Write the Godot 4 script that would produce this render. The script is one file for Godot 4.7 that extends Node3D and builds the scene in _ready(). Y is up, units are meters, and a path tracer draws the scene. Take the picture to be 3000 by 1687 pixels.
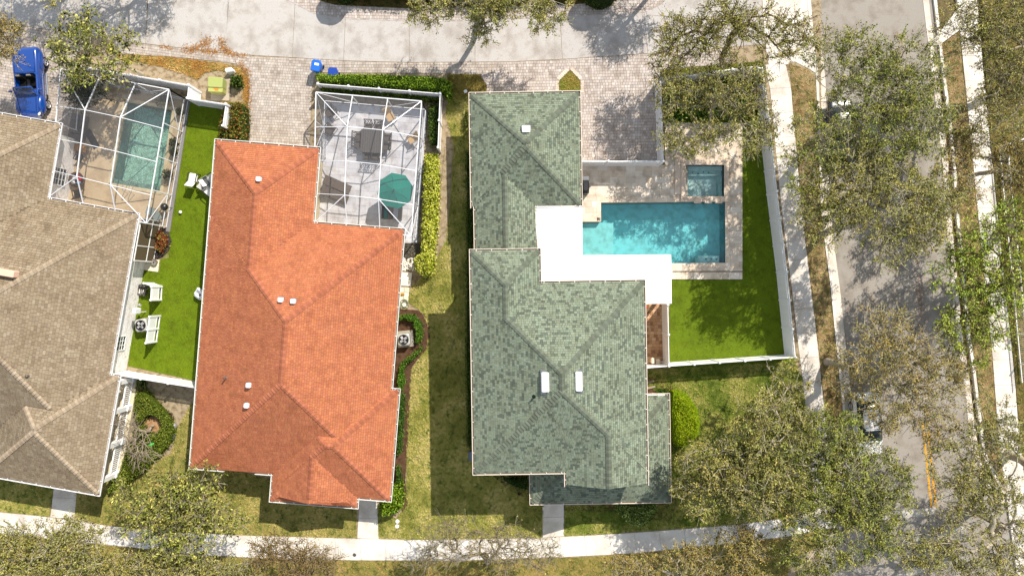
extends Node3D
# A neighbourhood block seen from 49 m up: three hipped roofs, two screened patios, a pool yard, an alley, a street and oaks.
# Coordinates are metres: x east, z south, y up.

class MB:
	var v := PackedVector3Array()
	var n := PackedVector3Array()
	var c := PackedColorArray()
	var i := PackedInt32Array()

	func quad(a: Vector3, b: Vector3, d: Vector3, e: Vector3, col: Color) -> void:
		var m := (b - a).cross(e - a)
		if m.length_squared() < 1e-12:
			m = (d - b).cross(e - b)
		m = m.normalized()
		var k := v.size()
		v.append(a); v.append(b); v.append(d); v.append(e)
		for q in 4:
			n.append(m); c.append(col)
		i.append(k); i.append(k + 2); i.append(k + 1); i.append(k); i.append(k + 3); i.append(k + 2)

	func tri(a: Vector3, b: Vector3, d: Vector3, col: Color) -> void:
		var m := (b - a).cross(d - a).normalized()
		var k := v.size()
		v.append(a); v.append(b); v.append(d)
		for q in 3:
			n.append(m); c.append(col)
		i.append(k); i.append(k + 2); i.append(k + 1)

	func box(t: Transform3D, s: Vector3, col: Color) -> void:
		var x := t.basis.x * s.x * 0.5
		var y := t.basis.y * s.y * 0.5
		var z := t.basis.z * s.z * 0.5
		var o := t.origin
		quad(o - x + y + z, o + x + y + z, o + x + y - z, o - x + y - z, col)
		quad(o - x - y - z, o + x - y - z, o + x - y + z, o - x - y + z, col)
		quad(o - x - y + z, o + x - y + z, o + x + y + z, o - x + y + z, col)
		quad(o + x - y - z, o - x - y - z, o - x + y - z, o + x + y - z, col)
		quad(o + x - y + z, o + x - y - z, o + x + y - z, o + x + y + z, col)
		quad(o - x - y - z, o - x - y + z, o - x + y + z, o - x + y - z, col)

	func cube(o: Vector3, s: Vector3, col: Color, turn := 0.0) -> void:
		box(Transform3D(Basis(Vector3.UP, turn), o), s, col)

	# a box with chamfered top edges, standing on y0
	func pad(o: Vector3, s: Vector3, ch: float, col: Color, turn := 0.0) -> void:
		var b := Basis(Vector3.UP, turn)
		var r := []
		for q in [[0.0, 0.0], [s.y - ch, 0.0], [s.y, ch]]:
			var hx: float = s.x * 0.5 - q[1]
			var hz: float = s.z * 0.5 - q[1]
			var m := minf(ch * 1.5, minf(hx, hz) * 0.5)
			var ring := PackedVector3Array()
			for p in [[hx, hz - m], [hx, -hz + m], [hx - m, -hz], [-hx + m, -hz], [-hx, -hz + m], [-hx, hz - m], [-hx + m, hz], [hx - m, hz]]:
				ring.append(o + b * Vector3(p[0], q[0], p[1]))
			r.append(ring)
		for k in 2:
			for j in 8:
				quad(r[k][j], r[k][(j + 1) % 8], r[k + 1][(j + 1) % 8], r[k + 1][j], col)
		for j in range(1, 7):
			tri(r[2][0], r[2][j], r[2][j + 1], col)

	func bar(a: Vector3, b: Vector3, w: float, h: float, col: Color) -> void:
		var z := (b - a).normalized()
		var x := Vector3.UP.cross(z)
		if x.length() < 0.01:
			x = Vector3.RIGHT
		x = x.normalized()
		box(Transform3D(Basis(x, z.cross(x), z), (a + b) * 0.5), Vector3(w, h, a.distance_to(b)), col)

	func seg(a: Vector3, b: Vector3, ra: float, rb: float, sides: int, col: Color) -> void:
		var z := (b - a).normalized()
		var x := Vector3.UP.cross(z)
		if x.length() < 0.05:
			x = Vector3.RIGHT.cross(z)
		x = x.normalized()
		var y := z.cross(x)
		var k := v.size()
		for q in sides:
			var an := TAU * q / sides
			var d := x * cos(an) + y * sin(an)
			v.append(a + d * ra); v.append(b + d * rb)
			n.append(d); n.append(d)
			c.append(col); c.append(col)
		for q in sides:
			var e := (q + 1) % sides
			i.append(k + q * 2); i.append(k + e * 2 + 1); i.append(k + e * 2)
			i.append(k + q * 2); i.append(k + q * 2 + 1); i.append(k + e * 2 + 1)

	func tube(pts: Array, r: float, sides: int, col: Color) -> void:
		for q in pts.size() - 1:
			seg(pts[q], pts[q + 1], r, r, sides, col)

	func slab(poly: PackedVector2Array, y0: float, y1: float, col: Color) -> void:
		var t := Geometry2D.triangulate_polygon(poly)
		var k := v.size()
		for p in poly:
			v.append(Vector3(p.x, y1, p.y)); n.append(Vector3.UP); c.append(col)
		for q in range(0, t.size(), 3):
			var a := poly[t[q]]
			var up := (poly[t[q + 1]] - a).cross(poly[t[q + 2]] - a) > 0.0
			i.append(k + t[q]); i.append(k + t[q + (1 if up else 2)]); i.append(k + t[q + (2 if up else 1)])
		if y1 - y0 < 0.001:
			return
		var area := 0.0
		for q in poly.size():
			area += poly[q].cross(poly[(q + 1) % poly.size()])
		for q in poly.size():
			var a := poly[q]
			var b := poly[(q + 1) % poly.size()]
			if area > 0.0:
				var sw := a
				a = b
				b = sw
			quad(Vector3(a.x, y0, a.y), Vector3(b.x, y0, b.y), Vector3(b.x, y1, b.y), Vector3(a.x, y1, a.y), col)

	# rings of points joined into a smooth skin
	func loft(rings: Array, shut: bool, col: Color) -> void:
		var m: int = rings[0].size()
		var k := v.size()
		var acc := PackedVector3Array()
		acc.resize(m * rings.size())
		for r in rings:
			for p in r:
				v.append(p); c.append(col)
		for r in rings.size() - 1:
			for q in (m if shut else m - 1):
				var a := r * m + q
				var b := r * m + (q + 1) % m
				var d := a + m
				var e := b + m
				var f := (v[k + b] - v[k + a]).cross(v[k + e] - v[k + a]) + (v[k + e] - v[k + a]).cross(v[k + d] - v[k + a])
				acc[a] += f; acc[b] += f; acc[d] += f; acc[e] += f
				i.append(k + a); i.append(k + e); i.append(k + b)
				i.append(k + a); i.append(k + d); i.append(k + e)
		for f in acc:
			n.append(f.normalized() if f.length() > 1e-9 else Vector3.UP)

	func lathe(o: Vector3, prof: Array, sides: int, col: Color) -> void:
		var rings := []
		for p in prof:
			var ring := PackedVector3Array()
			for q in sides:
				var an := -TAU * q / sides
				ring.append(o + Vector3(cos(an) * p.x, p.y, sin(an) * p.x))
			rings.append(ring)
		loft(rings, true, col)

	func ball(o: Vector3, r: Vector3, col: Color, sides := 12) -> void:
		var prof := []
		for q in sides / 2 + 1:
			var a := -PI / 2 + PI * q / (sides / 2)
			prof.append(Vector2(maxf(cos(a), 0.001), sin(a)))
		var k := v.size()
		lathe(Vector3.ZERO, prof, sides, col)
		for q in range(k, v.size()):
			n[q] = (n[q] / r).normalized()
			v[q] = o + v[q] * r

	func leaf(p: Vector3, d: Vector3, s: Vector3, col: Color) -> void:
		var k := v.size()
		var m := s.cross(d).normalized()
		if m.y < 0.0:
			m = -m
		var h := p + d * 0.5
		v.append(p); v.append(h + s); v.append(p + d); v.append(h - s)
		for q in 4:
			n.append(m); c.append(col)
		i.append(k); i.append(k + 2); i.append(k + 1); i.append(k); i.append(k + 3); i.append(k + 2)

	func mesh() -> ArrayMesh:
		var a := []
		a.resize(Mesh.ARRAY_MAX)
		a[Mesh.ARRAY_VERTEX] = v
		a[Mesh.ARRAY_NORMAL] = n
		a[Mesh.ARRAY_COLOR] = c
		a[Mesh.ARRAY_INDEX] = i
		var m := ArrayMesh.new()
		m.add_surface_from_arrays(Mesh.PRIMITIVE_TRIANGLES, a)
		return m

var taken := {}
var M := {}
var rng := RandomNumberGenerator.new()


# ---------------------------------------------------------------- naming
func numbered(called: String) -> String:
	var k: int = taken.get(called, 0)
	taken[called] = k + 1
	return called if k == 0 else "%s_%03d" % [called, k]

func tag(o: Node3D, label: String, category: String, group := "") -> Node3D:
	o.set_meta("label", label)
	o.set_meta("category", category)
	if group:
		o.set_meta("group", group)
	return o

func thing(called: String, label: String, category: String, at := Vector3.ZERO, turn := 0.0, group := "") -> Node3D:
	var o := Node3D.new()
	o.name = numbered(called)
	add_child(o)
	o.position = at
	o.rotation.y = turn
	return tag(o, label, category, group)

func obj(called: String, mb: MB, m: Material, parent: Node3D = self) -> MeshInstance3D:
	return put(called, mb.mesh(), m, parent)

func put(called: String, mesh: Mesh, m: Material, parent: Node3D = self) -> MeshInstance3D:
	var o := MeshInstance3D.new()
	o.mesh = mesh
	o.material_override = m
	o.name = numbered(called) if parent == self else called
	parent.add_child(o, true)
	return o

func struct(called: String, mb: MB, m: Material) -> MeshInstance3D:
	var o := obj(called, mb, m)
	o.set_meta("kind", "structure")
	return o

func scatter(called: String, mesh: Mesh, m: Material, at: Array, cols: PackedColorArray, parent: Node3D = self) -> MultiMeshInstance3D:
	var mm := MultiMesh.new()
	mm.transform_format = MultiMesh.TRANSFORM_3D
	mm.use_colors = true
	mm.mesh = mesh
	mm.instance_count = at.size()
	for k in at.size():
		mm.set_instance_transform(k, at[k])
		mm.set_instance_color(k, cols[k])
	var o := MultiMeshInstance3D.new()
	o.multimesh = mm
	o.material_override = m
	o.name = numbered(called) if parent == self else called
	o.set_meta("kind", "stuff")
	parent.add_child(o, true)
	return o

func dup(o: Node3D, label: String, at: Vector3, turn: float) -> Node3D:
	var r: Node3D = o.duplicate()
	r.name = numbered(String(o.name).rstrip("0123456789").rstrip("_"))
	add_child(r)
	r.position = at
	r.rotation.y = turn
	r.set_meta("label", label)
	return r

# a colour given as it looks on paper (sRGB bytes), as the linear value that vertex colours hold
func S(r: float, g: float, b: float) -> Color:
	return Color(r / 255.0, g / 255.0, b / 255.0).srgb_to_linear()

func vary(c: Color, amount: float) -> Color:
	var k := 1.0 + rng.randf_range(-amount, amount)
	return Color(c.r * k, c.g * k, c.b * k * (1.0 + rng.randf_range(-amount, amount) * 0.3))

func xz(p: Vector2, y := 0.0) -> Vector3:
	return Vector3(p.x, y, p.y)

func rvec() -> Vector3:
	var y := rng.randf_range(-1.0, 1.0)
	var a := rng.randf() * TAU
	var r := sqrt(1.0 - y * y)
	return Vector3(r * cos(a), y, r * sin(a))

func mat(rough: float, metal := 0.0, spec := 0.5) -> StandardMaterial3D:
	var m := StandardMaterial3D.new()
	m.vertex_color_use_as_albedo = true
	m.roughness = rough
	m.metallic = metal
	m.metallic_specular = spec
	return m

# a seamless grey texture with mean near white: several octaves of noise between lo and hi
func mottle(sd: int, size: int, freq: float, octaves: int, lo: float, hi: float, tint := Color.WHITE, kind := FastNoiseLite.TYPE_SIMPLEX_SMOOTH) -> ImageTexture:
	var f := FastNoiseLite.new()
	f.seed = sd
	f.noise_type = kind
	f.frequency = freq
	f.fractal_octaves = octaves
	f.fractal_gain = 0.6
	var g := f.get_seamless_image(size, size)
	var im := Image.create(size, size, false, Image.FORMAT_RGB8)
	for y in size:
		for x in size:
			var t := clampf((g.get_pixel(x, y).r - 0.5) * 1.5 + 0.5, 0.0, 1.0)
			var k := lerpf(lo, hi, t)
			im.set_pixel(x, y, Color(k * lerpf(tint.r, 1.0, t), k * lerpf(tint.g, 1.0, t), k * lerpf(tint.b, 1.0, t)))
	return ImageTexture.create_from_image(im)

# matte ground material: a wide mottle, and a fine one laid over it
func ground(rough: float, wide: ImageTexture, wide_m: float, fine: ImageTexture, fine_m: float) -> StandardMaterial3D:
	var m := mat(rough, 0.0, 0.3)
	m.albedo_texture = wide
	m.uv1_triplanar = true
	m.uv1_world_triplanar = true
	m.uv1_scale = Vector3.ONE / wide_m
	m.detail_enabled = true
	m.detail_albedo = fine
	m.detail_blend_mode = BaseMaterial3D.BLEND_MODE_MUL
	m.detail_uv_layer = BaseMaterial3D.DETAIL_UV_2
	m.uv2_triplanar = true
	m.uv2_world_triplanar = true
	m.uv2_scale = Vector3.ONE / fine_m
	return m

func materials() -> void:
	var wide := mottle(3, 512, 0.012, 5, 0.78, 1.12, Color(1.0, 0.97, 0.92))
	var fine := mottle(4, 512, 0.06, 4, 0.82, 1.14)
	var grit := mottle(5, 512, 0.25, 3, 0.7, 1.2)
	var patchy := mottle(6, 512, 0.016, 5, 0.6, 1.3, Color(0.85, 1.0, 0.8))
	var earth := mottle(8, 512, 0.02, 5, 0.75, 1.15, Color(1.0, 0.97, 0.92))
	var calm := mottle(10, 512, 0.009, 6, 0.88, 1.07, Color(1.0, 0.98, 0.96))
	var stain := mottle(7, 512, 0.01, 5, 0.72, 1.12, Color(0.96, 0.94, 0.96))
	M.concrete = ground(0.9, calm, 9.0, fine, 1.7)
	M.walk = ground(0.85, calm, 11.0, fine, 1.7)
	M.asphalt = ground(0.92, calm, 9.0, grit, 1.1)
	M.soil = ground(0.95, earth, 5.0, grit, 1.3)
	M.lawn = ground(0.95, patchy, 6.0, grit, 1.1)
	M.turf = ground(0.8, calm, 5.0, grit, 1.6)
	M.stone = ground(0.75, calm, 5.0, fine, 1.1)
	M.paver = ground(0.9, calm, 6.0, fine, 0.9)
	M.shingle = ground(0.9, calm, 5.0, fine, 0.5)
	M.worn_shingle = ground(0.92, calm, 8.5, fine, 0.5)
	M.plaster = ground(0.7, calm, 4.0, fine, 1.4)
	M.pebble = ground(0.6, wide, 3.0, mottle(9, 512, 0.09, 3, 0.45, 1.5, Color.WHITE, FastNoiseLite.TYPE_CELLULAR), 3.2)
	M.wall = ground(0.85, calm, 4.0, calm, 1.0)
	M.paint = mat(0.35)
	M.matte = mat(0.9, 0.0, 0.3)
	M.cloth = mat(0.95, 0.0, 0.2)
	M.metal = mat(0.35, 0.9)
	M.plastic = mat(0.4)
	M.car = mat(0.28)
	M.car.clearcoat_enabled = true
	M.car.clearcoat = 1.0
	M.car.clearcoat_roughness = 0.05
	M.rubber = mat(0.85, 0.0, 0.3)
	M.bark = ground(0.95, fine, 0.9, grit, 0.4)
	M.leaf = mat(0.55, 0.0, 0.35)
	M.leaf.backlight_enabled = true
	M.leaf.backlight = Color(0.55, 0.6, 0.3)
	M.blade = mat(0.8, 0.0, 0.2)
	var g := StandardMaterial3D.new()
	g.albedo_color = Color(0.1, 0.13, 0.14, 0.45)
	g.roughness = 0.05
	g.transparency = BaseMaterial3D.TRANSPARENCY_ALPHA
	M.glass = g
	var dark := StandardMaterial3D.new()
	dark.albedo_color = Color(0.16, 0.19, 0.21)
	dark.roughness = 0.08
	M.dark_glass = dark
	var s := StandardMaterial3D.new()
	s.albedo_color = Color(0.4, 0.4, 0.415, 0.24)
	s.roughness = 0.9
	s.transparency = BaseMaterial3D.TRANSPARENCY_ALPHA
	M.screen = s
	var w := StandardMaterial3D.new()
	w.albedo_color = Color(0.2, 0.55, 0.6, 0.12)
	w.roughness = 0.04
	w.transparency = BaseMaterial3D.TRANSPARENCY_ALPHA
	var wave := FastNoiseLite.new()
	wave.seed = 12
	wave.frequency = 0.02
	var im := wave.get_seamless_image(256, 256)
	im.bump_map_to_normal_map(2.0)
	w.normal_enabled = true
	w.normal_texture = ImageTexture.create_from_image(im)
	w.normal_scale = 0.35
	w.uv1_triplanar = true
	w.uv1_world_triplanar = true
	w.uv1_scale = Vector3.ONE / 2.5
	M.water = w


# ---------------------------------------------------------------- surfaces made of pieces
func unit_box(col: Color) -> ArrayMesh:
	var b := MB.new()
	b.cube(Vector3(0, -0.5, 0), Vector3.ONE, col)
	return b.mesh()

func within(p: Vector2, region: PackedVector2Array, holes: Array) -> bool:
	if not Geometry2D.is_point_in_polygon(p, region):
		return false
	for h in holes:
		if Geometry2D.is_point_in_polygon(p, h):
			return false
	return true

# places pieces: the ones nearest the middle as parts of their own, the rest as one field
func lay(parent: Node3D, called: String, at: Array, cols: PackedColorArray, tones: Array, m: Material, most := 300) -> void:
	var boxes := []
	for t in tones:
		boxes.append(unit_box(t))
	var order := range(at.size())
	var mid := parent.global_transform.affine_inverse() * Vector3.ZERO
	var far := PackedFloat32Array()
	for t in at:
		far.append((t.origin - mid).length_squared())
	order.sort_custom(func(a, b): return far[a] < far[b])
	var rest := []
	var rest_cols := PackedColorArray()
	for k in order.size():
		var q: int = order[k]
		if k < most:
			var best := 0
			var gap := 9.0
			for t in tones.size():
				var e := absf(tones[t].r - cols[q].r) + absf(tones[t].g - cols[q].g)
				if e < gap:
					gap = e
					best = t
			var o := put(called, boxes[best], m, parent)
			o.transform = at[q]
		else:
			rest.append(at[q])
			rest_cols.append(cols[q])
	if rest.size():
		scatter(called + "_field", unit_box(Color.WHITE), m, rest, rest_cols, parent)

# rows of rectangular pieces over a plan region; row lengths vary
func tiles(parent: Node3D, called: String, region: PackedVector2Array, holes: Array, turn: float, row: float, l0: float, l1: float, gap: float, y: float, thick: float, tones: Array, m: Material, spread := 0.1, most := 300) -> void:
	var R := Transform2D(turn, Vector2.ZERO)
	var inv := R.affine_inverse()
	var lo := Vector2(1e9, 1e9)
	var hi := -lo
	for p in region:
		var q := inv * p
		lo = lo.min(q)
		hi = hi.max(q)
	var at := []
	var cols := PackedColorArray()
	var cut := MB.new()
	var z := lo.y
	while z < hi.y:
		var x := lo.x - rng.randf() * l1
		while x < hi.x:
			var l := rng.randf_range(l0, l1)
			var cs := [Vector2(x, z), Vector2(x + l - gap, z), Vector2(x + l - gap, z + row - gap), Vector2(x, z + row - gap)]
			var poly := PackedVector2Array()
			var inside := 0
			for p in cs:
				var wpt: Vector2 = R * p
				poly.append(wpt)
				if within(wpt, region, holes):
					inside += 1
			var tone: Color = vary(tones[rng.randi() % tones.size()], spread)
			var lift := y + rng.randf_range(-0.003, 0.003)
			if inside == 4:
				var o := (poly[0] + poly[2]) * 0.5
				var t := Transform3D(Basis(Vector3.UP, -turn), Vector3(o.x, lift, o.y)) * Transform3D(Basis.from_scale(Vector3(l - gap, thick, row - gap)), Vector3.ZERO)
				at.append(t)
				cols.append(tone)
			elif inside > 0:
				var got := Geometry2D.intersect_polygons(poly, region)
				for h in holes:
					var next := []
					for g in got:
						next.append_array(Geometry2D.clip_polygons(g, h))
					got.assign(next)
				for g in got:
					if g.size() > 2 and Geometry2D.triangulate_polygon(g).size() > 0:
						cut.slab(g, lift - thick, lift, tone)
			x += l
		z += row
	lay(parent, called, at, cols, tones, m, most)
	if cut.v.size():
		obj("cut_" + called + "_field", cut, m, parent).set_meta("kind", "stuff")

# a strip of poured slabs between two edge lines
func slabs(called: String, a: PackedVector2Array, b: PackedVector2Array, step: float, y0: float, y1: float, col: Color, m: Material) -> Node3D:
	var o := Node3D.new()
	o.name = numbered(called)
	o.set_meta("kind", "structure")
	add_child(o)
	var la := run(a, step)
	var count := la.size() - 1
	var lb := split(b, count)
	for k in count:
		var poly := PackedVector2Array([la[k], la[k + 1], lb[k + 1], lb[k]])
		var ins := Geometry2D.offset_polygon(poly, -0.008)
		if ins.size():
			var mb := MB.new()
			mb.slab(ins[0], y0, y1 + rng.randf_range(-0.004, 0.004), vary(col, 0.06))
			obj("slab", mb, m, o)
	return o

func length(a: PackedVector2Array) -> float:
	var t := 0.0
	for k in a.size() - 1:
		t += a[k].distance_to(a[k + 1])
	return t

func split(a: PackedVector2Array, count: int) -> PackedVector2Array:
	var whole := length(a)
	var out := PackedVector2Array()
	for k in count + 1:
		var d := whole * k / count
		var q := 0
		while q < a.size() - 2 and d > a[q].distance_to(a[q + 1]):
			d -= a[q].distance_to(a[q + 1])
			q += 1
		out.append(a[q] + (a[q + 1] - a[q]).normalized() * d)
	return out

func run(a: PackedVector2Array, step: float) -> PackedVector2Array:
	return split(a, maxi(1, roundi(length(a) / step)))

# blades of grass over a region, as one uncounted mass
func grass(called: String, region: PackedVector2Array, holes: Array, per_m2: float, tall: float, cols: Array, label: String, sd: int, patch := 0.35) -> void:
	rng.seed = sd
	var mb := MB.new()
	for k in 5:
		var a := TAU * k / 5.0 + rng.randf() * 0.8
		var d := Vector3(cos(a), rng.randf_range(0.35, 1.1), sin(a)) * tall
		mb.leaf(Vector3(cos(a), 0, sin(a)) * tall * 0.2, d, Vector3(-sin(a), 0, cos(a)) * tall * 0.16, Color.WHITE)
	var mesh := mb.mesh()
	var lo := Vector2(1e9, 1e9)
	var hi := -lo
	for p in region:
		lo = lo.min(p)
		hi = hi.max(p)
	var f := FastNoiseLite.new()
	f.seed = sd
	f.frequency = 0.35
	f.fractal_octaves = 3
	var at := []
	var tint := PackedColorArray()
	for k in int((hi.x - lo.x) * (hi.y - lo.y) * per_m2):
		var p := Vector2(rng.randf_range(lo.x, hi.x), rng.randf_range(lo.y, hi.y))
		if not within(p, region, holes):
			continue
		var t := clampf(0.5 + f.get_noise_2dv(p) * 1.3 + rng.randfn(0.0, patch), 0.0, 0.999) * (cols.size() - 1)
		var c: Color = cols[int(t)].lerp(cols[int(t) + 1], t - int(t))
		var s := rng.randf_range(0.6, 1.3)
		at.append(Transform3D(Basis(Vector3.UP, rng.randf() * TAU).scaled(Vector3(s, s, s)), Vector3(p.x, 0.0, p.y)))
		tint.append(vary(c, 0.25))
	var o := scatter(called, mesh, M.blade, at, tint)
	o.set_meta("label", label)
	o.set_meta("category", "grass")


# ---------------------------------------------------------------- roofs and houses
func rise(b: Dictionary, p: Vector2) -> float:
	var r: Array = b.r
	if p.x < r[0] or p.x > r[1] or p.y < r[2] or p.y > r[3]:
		return -1e9
	var d := minf(p.x - r[0], r[1] - p.x)
	d = minf(d, p.y - r[2])
	var cut: float = b.get("dutch", 0.0)
	if cut > 0.0:
		if p.y > r[3] - cut:
			d = minf(d, r[3] - p.y)
	elif not b.get("gable", false):
		d = minf(d, r[3] - p.y)
	return b.h + b.s * d

func crest(blocks: Array, p: Vector2) -> float:
	var h := -1e9
	for b in blocks:
		h = maxf(h, rise(b, p))
	return h

func covered(blocks: Array, own: int, p: Vector2, h: float, slack: float) -> bool:
	for k in blocks.size():
		if k == own:
			continue
		var o := rise(blocks[k], p)
		if o > h + slack or (o > h - 0.03 and k < own):
			return true
	return false

func roof(house: Node3D, blocks: Array, tones: Array, look: Dictionary) -> void:
	var deck := MB.new()
	var at := []
	var cols := PackedColorArray()
	var cut := MB.new()
	var caps := MB.new()
	for bi in blocks.size():
		var b: Dictionary = blocks[bi]
		var r: Array = b.r
		var w: float = r[1] - r[0]
		var d: float = r[3] - r[2]
		var sl: float = b.s
		var open: bool = b.get("gable", false)
		var dutch: float = b.get("dutch", 0.0)
		for e in 4: # south, east, north, west
			var A: Vector2 = [Vector2(r[0], r[3]), Vector2(r[1], r[3]), Vector2(r[1], r[2]), Vector2(r[0], r[2])][e]
			var X: Vector2 = [Vector2(1, 0), Vector2(0, -1), Vector2(-1, 0), Vector2(0, 1)][e]
			var Z: Vector2 = [Vector2(0, 1), Vector2(1, 0), Vector2(0, -1), Vector2(-1, 0)][e]
			var L: float = w if e % 2 == 0 else d
			var O: float = d if e % 2 == 0 else w
			var tm := minf(L, O) * 0.5
			var face := PackedVector2Array([Vector2(0, 0), Vector2(L, 0), Vector2(L - tm, tm), Vector2(tm, tm)])
			if e % 2 == 0 and L <= O:
				face = PackedVector2Array([Vector2(0, 0), Vector2(L, 0), Vector2(tm, tm)])
			if open and e == 0:
				continue
			if open and e == 1:
				face = PackedVector2Array([Vector2(0, 0), Vector2(L, 0), Vector2(L - tm, tm), Vector2(0, tm)])
			if open and e == 3:
				face = PackedVector2Array([Vector2(0, 0), Vector2(L, 0), Vector2(L, tm), Vector2(tm, tm)])
			if dutch > 0.0 and e == 0:
				face = PackedVector2Array([Vector2(0, 0), Vector2(L, 0), Vector2(L - dutch, dutch), Vector2(dutch, dutch)])
			var over := 0.28 if dutch > 0.0 else 0.0
			if dutch > 0.0 and e == 1:
				face = PackedVector2Array([Vector2(0, 0), Vector2(L, 0), Vector2(L - tm, tm), Vector2(dutch - over, tm), Vector2(dutch - over, dutch)])
			if dutch > 0.0 and e == 3:
				face = PackedVector2Array([Vector2(0, 0), Vector2(L, 0), Vector2(L - dutch + over, dutch), Vector2(L - dutch + over, tm), Vector2(tm, tm)])
			var bx := Vector3(X.x, 0, X.y)
			var bz := Vector3(Z.x, -sl, Z.y).normalized()
			var by := bz.cross(bx)
			var org := Vector3(A.x, b.h, A.y)
			var up := Vector3(-Z.x, sl, -Z.y)
			var ring := []
			for p in face:
				ring.append(org + bx * p.x + up * p.y - by * (0.012 + 0.004 * bi))
			for k in range(1, ring.size() - 1):
				deck.tri(ring[0], ring[k], ring[k + 1], look.under)
			var step: float = look.row / sqrt(1.0 + sl * sl)
			var t := -0.03
			var nrow := 0
			while t < tm:
				var s: float = -rng.randf() * look.l1
				while s < L:
					var l: float = rng.randf_range(look.l0, look.l1)
					var mid := Vector2(s + l * 0.5, t + step * 0.5)
					var P := A + X * mid.x - Z * mid.y
					var hh: float = b.h + sl * mid.y
					var skip: bool = mid.x < -l or mid.x > L + l or (house.transform * Vector3(P.x, 0, P.y)).x < -38.5
					if not skip and covered(blocks, bi, P, hh, 0.04):
						skip = true
					if not skip:
						var g: float = look.gap
						var rect := PackedVector2Array([Vector2(s, t), Vector2(s + l - g, t), Vector2(s + l - g, t + step - g * 0.6), Vector2(s, t + step - g * 0.6)])
						var inside := 0
						for p in rect:
							if Geometry2D.is_point_in_polygon(p + Vector2(0, 0.031 if t < 0.0 else 0.0), face):
								inside += 1
						var tone: Color = vary(tones[0], look.spread)
						if rng.randf() < look.odd:
							tone = vary(tones[1 + rng.randi() % (tones.size() - 1)], look.spread)
						if inside == 4:
							var o := org + bx * mid.x + up * mid.y + by * 0.016
							var B := Basis(bx, by, bz) * Basis(Vector3.RIGHT, 0.07 + rng.randf() * 0.03)
							at.append(Transform3D(B * Basis.from_scale(Vector3(l - g, 0.014, look.row - g * 0.6)), o))
							cols.append(tone)
						elif inside > 0:
							for gp in Geometry2D.intersect_polygons(rect, face):
								if gp.size() < 3:
									continue
								var q := []
								for p in gp:
									q.append(org + bx * p.x + up * p.y + by * 0.012)
								for k in range(1, q.size() - 1):
									if (q[k] - q[0]).cross(q[k + 1] - q[0]).dot(by) > 0.0:
										cut.tri(q[0], q[k], q[k + 1], tone)
									else:
										cut.tri(q[0], q[k + 1], q[k], tone)
					s += l
				t += step
				nrow += 1
		# caps along hips and ridge
		var tm2 := minf(w, d) * 0.5
		var lines := []
		var r0 := Vector2((r[0] + r[1]) * 0.5, r[2] + tm2)
		var r1 := Vector2((r[0] + r[1]) * 0.5, r[3] - tm2)
		if w > d:
			r0 = Vector2(r[0] + tm2, (r[2] + r[3]) * 0.5)
			r1 = Vector2(r[1] - tm2, (r[2] + r[3]) * 0.5)
			lines = [[Vector2(r[0], r[2]), r0], [Vector2(r[0], r[3]), r0], [Vector2(r[1], r[2]), r1], [Vector2(r[1], r[3]), r1], [r0, r1]]
		elif open:
			lines = [[Vector2(r[0], r[2]), r0], [Vector2(r[1], r[2]), r0], [r0, Vector2(r0.x, r[3])]]
		elif dutch > 0.0:
			lines = [[Vector2(r[0], r[2]), r0], [Vector2(r[1], r[2]), r0], [r0, Vector2(r0.x, r[3] - dutch + 0.28)], [Vector2(r[0], r[3]), Vector2(r[0] + dutch, r[3] - dutch)], [Vector2(r[1], r[3]), Vector2(r[1] - dutch, r[3] - dutch)]]
		else:
			lines = [[Vector2(r[0], r[2]), r0], [Vector2(r[1], r[2]), r0], [Vector2(r[0], r[3]), r1], [Vector2(r[1], r[3]), r1], [r0, r1]]
		for ln in lines:
			var p0: Vector2 = ln[0]
			var p1: Vector2 = ln[1]
			var le := p0.distance_to(p1)
			if le < 0.3:
				continue
			var dir := (p1 - p0) / le
			var nrm := Vector2(-dir.y, dir.x)
			var diag := absf(dir.x) > 0.1 and absf(dir.y) > 0.1
			var drop: float = sl * 0.16 * (0.7071 if diag else 1.0)
			var q := 0.0
			var nth := 0
			while q < le - 0.1:
				nth += 1
				var a := p0 + dir * q
				var z := p0 + dir * minf(q + 0.2, le)
				var ha := rise(b, a.clamp(Vector2(r[0] + 0.001, r[2] + 0.001), Vector2(r[1] - 0.001, r[3] - 0.001)))
				var hz := rise(b, z.clamp(Vector2(r[0] + 0.001, r[2] + 0.001), Vector2(r[1] - 0.001, r[3] - 0.001)))
				var mid := (a + z) * 0.5
				var hm := (ha + hz) * 0.5
				var flank := maxf(crest(blocks, mid + nrm * 0.25), crest(blocks, mid - nrm * 0.25))
				if flank < hm - 0.03 and not covered(blocks, bi, mid, hm, 0.02):
					var tone: Color = vary(look.cap, look.spread * 0.8) * (0.86 if nth % 2 else 1.05)
					var lift := 0.05
					var va := Vector3(a.x, ha + lift + 0.03, a.y)
					var vz := Vector3(z.x, hz + lift - 0.012, z.y)
					var sd := Vector3(nrm.x * 0.16, -drop, nrm.y * 0.16)
					var se := Vector3(-nrm.x * 0.16, -drop, -nrm.y * 0.16)
					for e in [sd, se]:
						if (vz - va).cross(e).y > 0.0:
							caps.quad(va, vz, vz + e, va + e, tone)
						else:
							caps.quad(va, va + e, vz + e, vz, tone)
					var dn := Vector3(0, -0.03, 0)
					caps.quad(va + sd, va + sd + dn, va + dn, va, tone)
					caps.quad(va, va + dn, va + se + dn, va + se, tone)
				q += 0.2
	var top := obj("roof", deck, M.matte, house)
	lay(top, "shingle", at, cols, tones, look.m)
	if cut.v.size():
		obj("cut_shingle_field", cut, look.m, top).set_meta("kind", "stuff")
	obj("ridge_cap_field", caps, look.m, top).set_meta("kind", "stuff")

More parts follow.
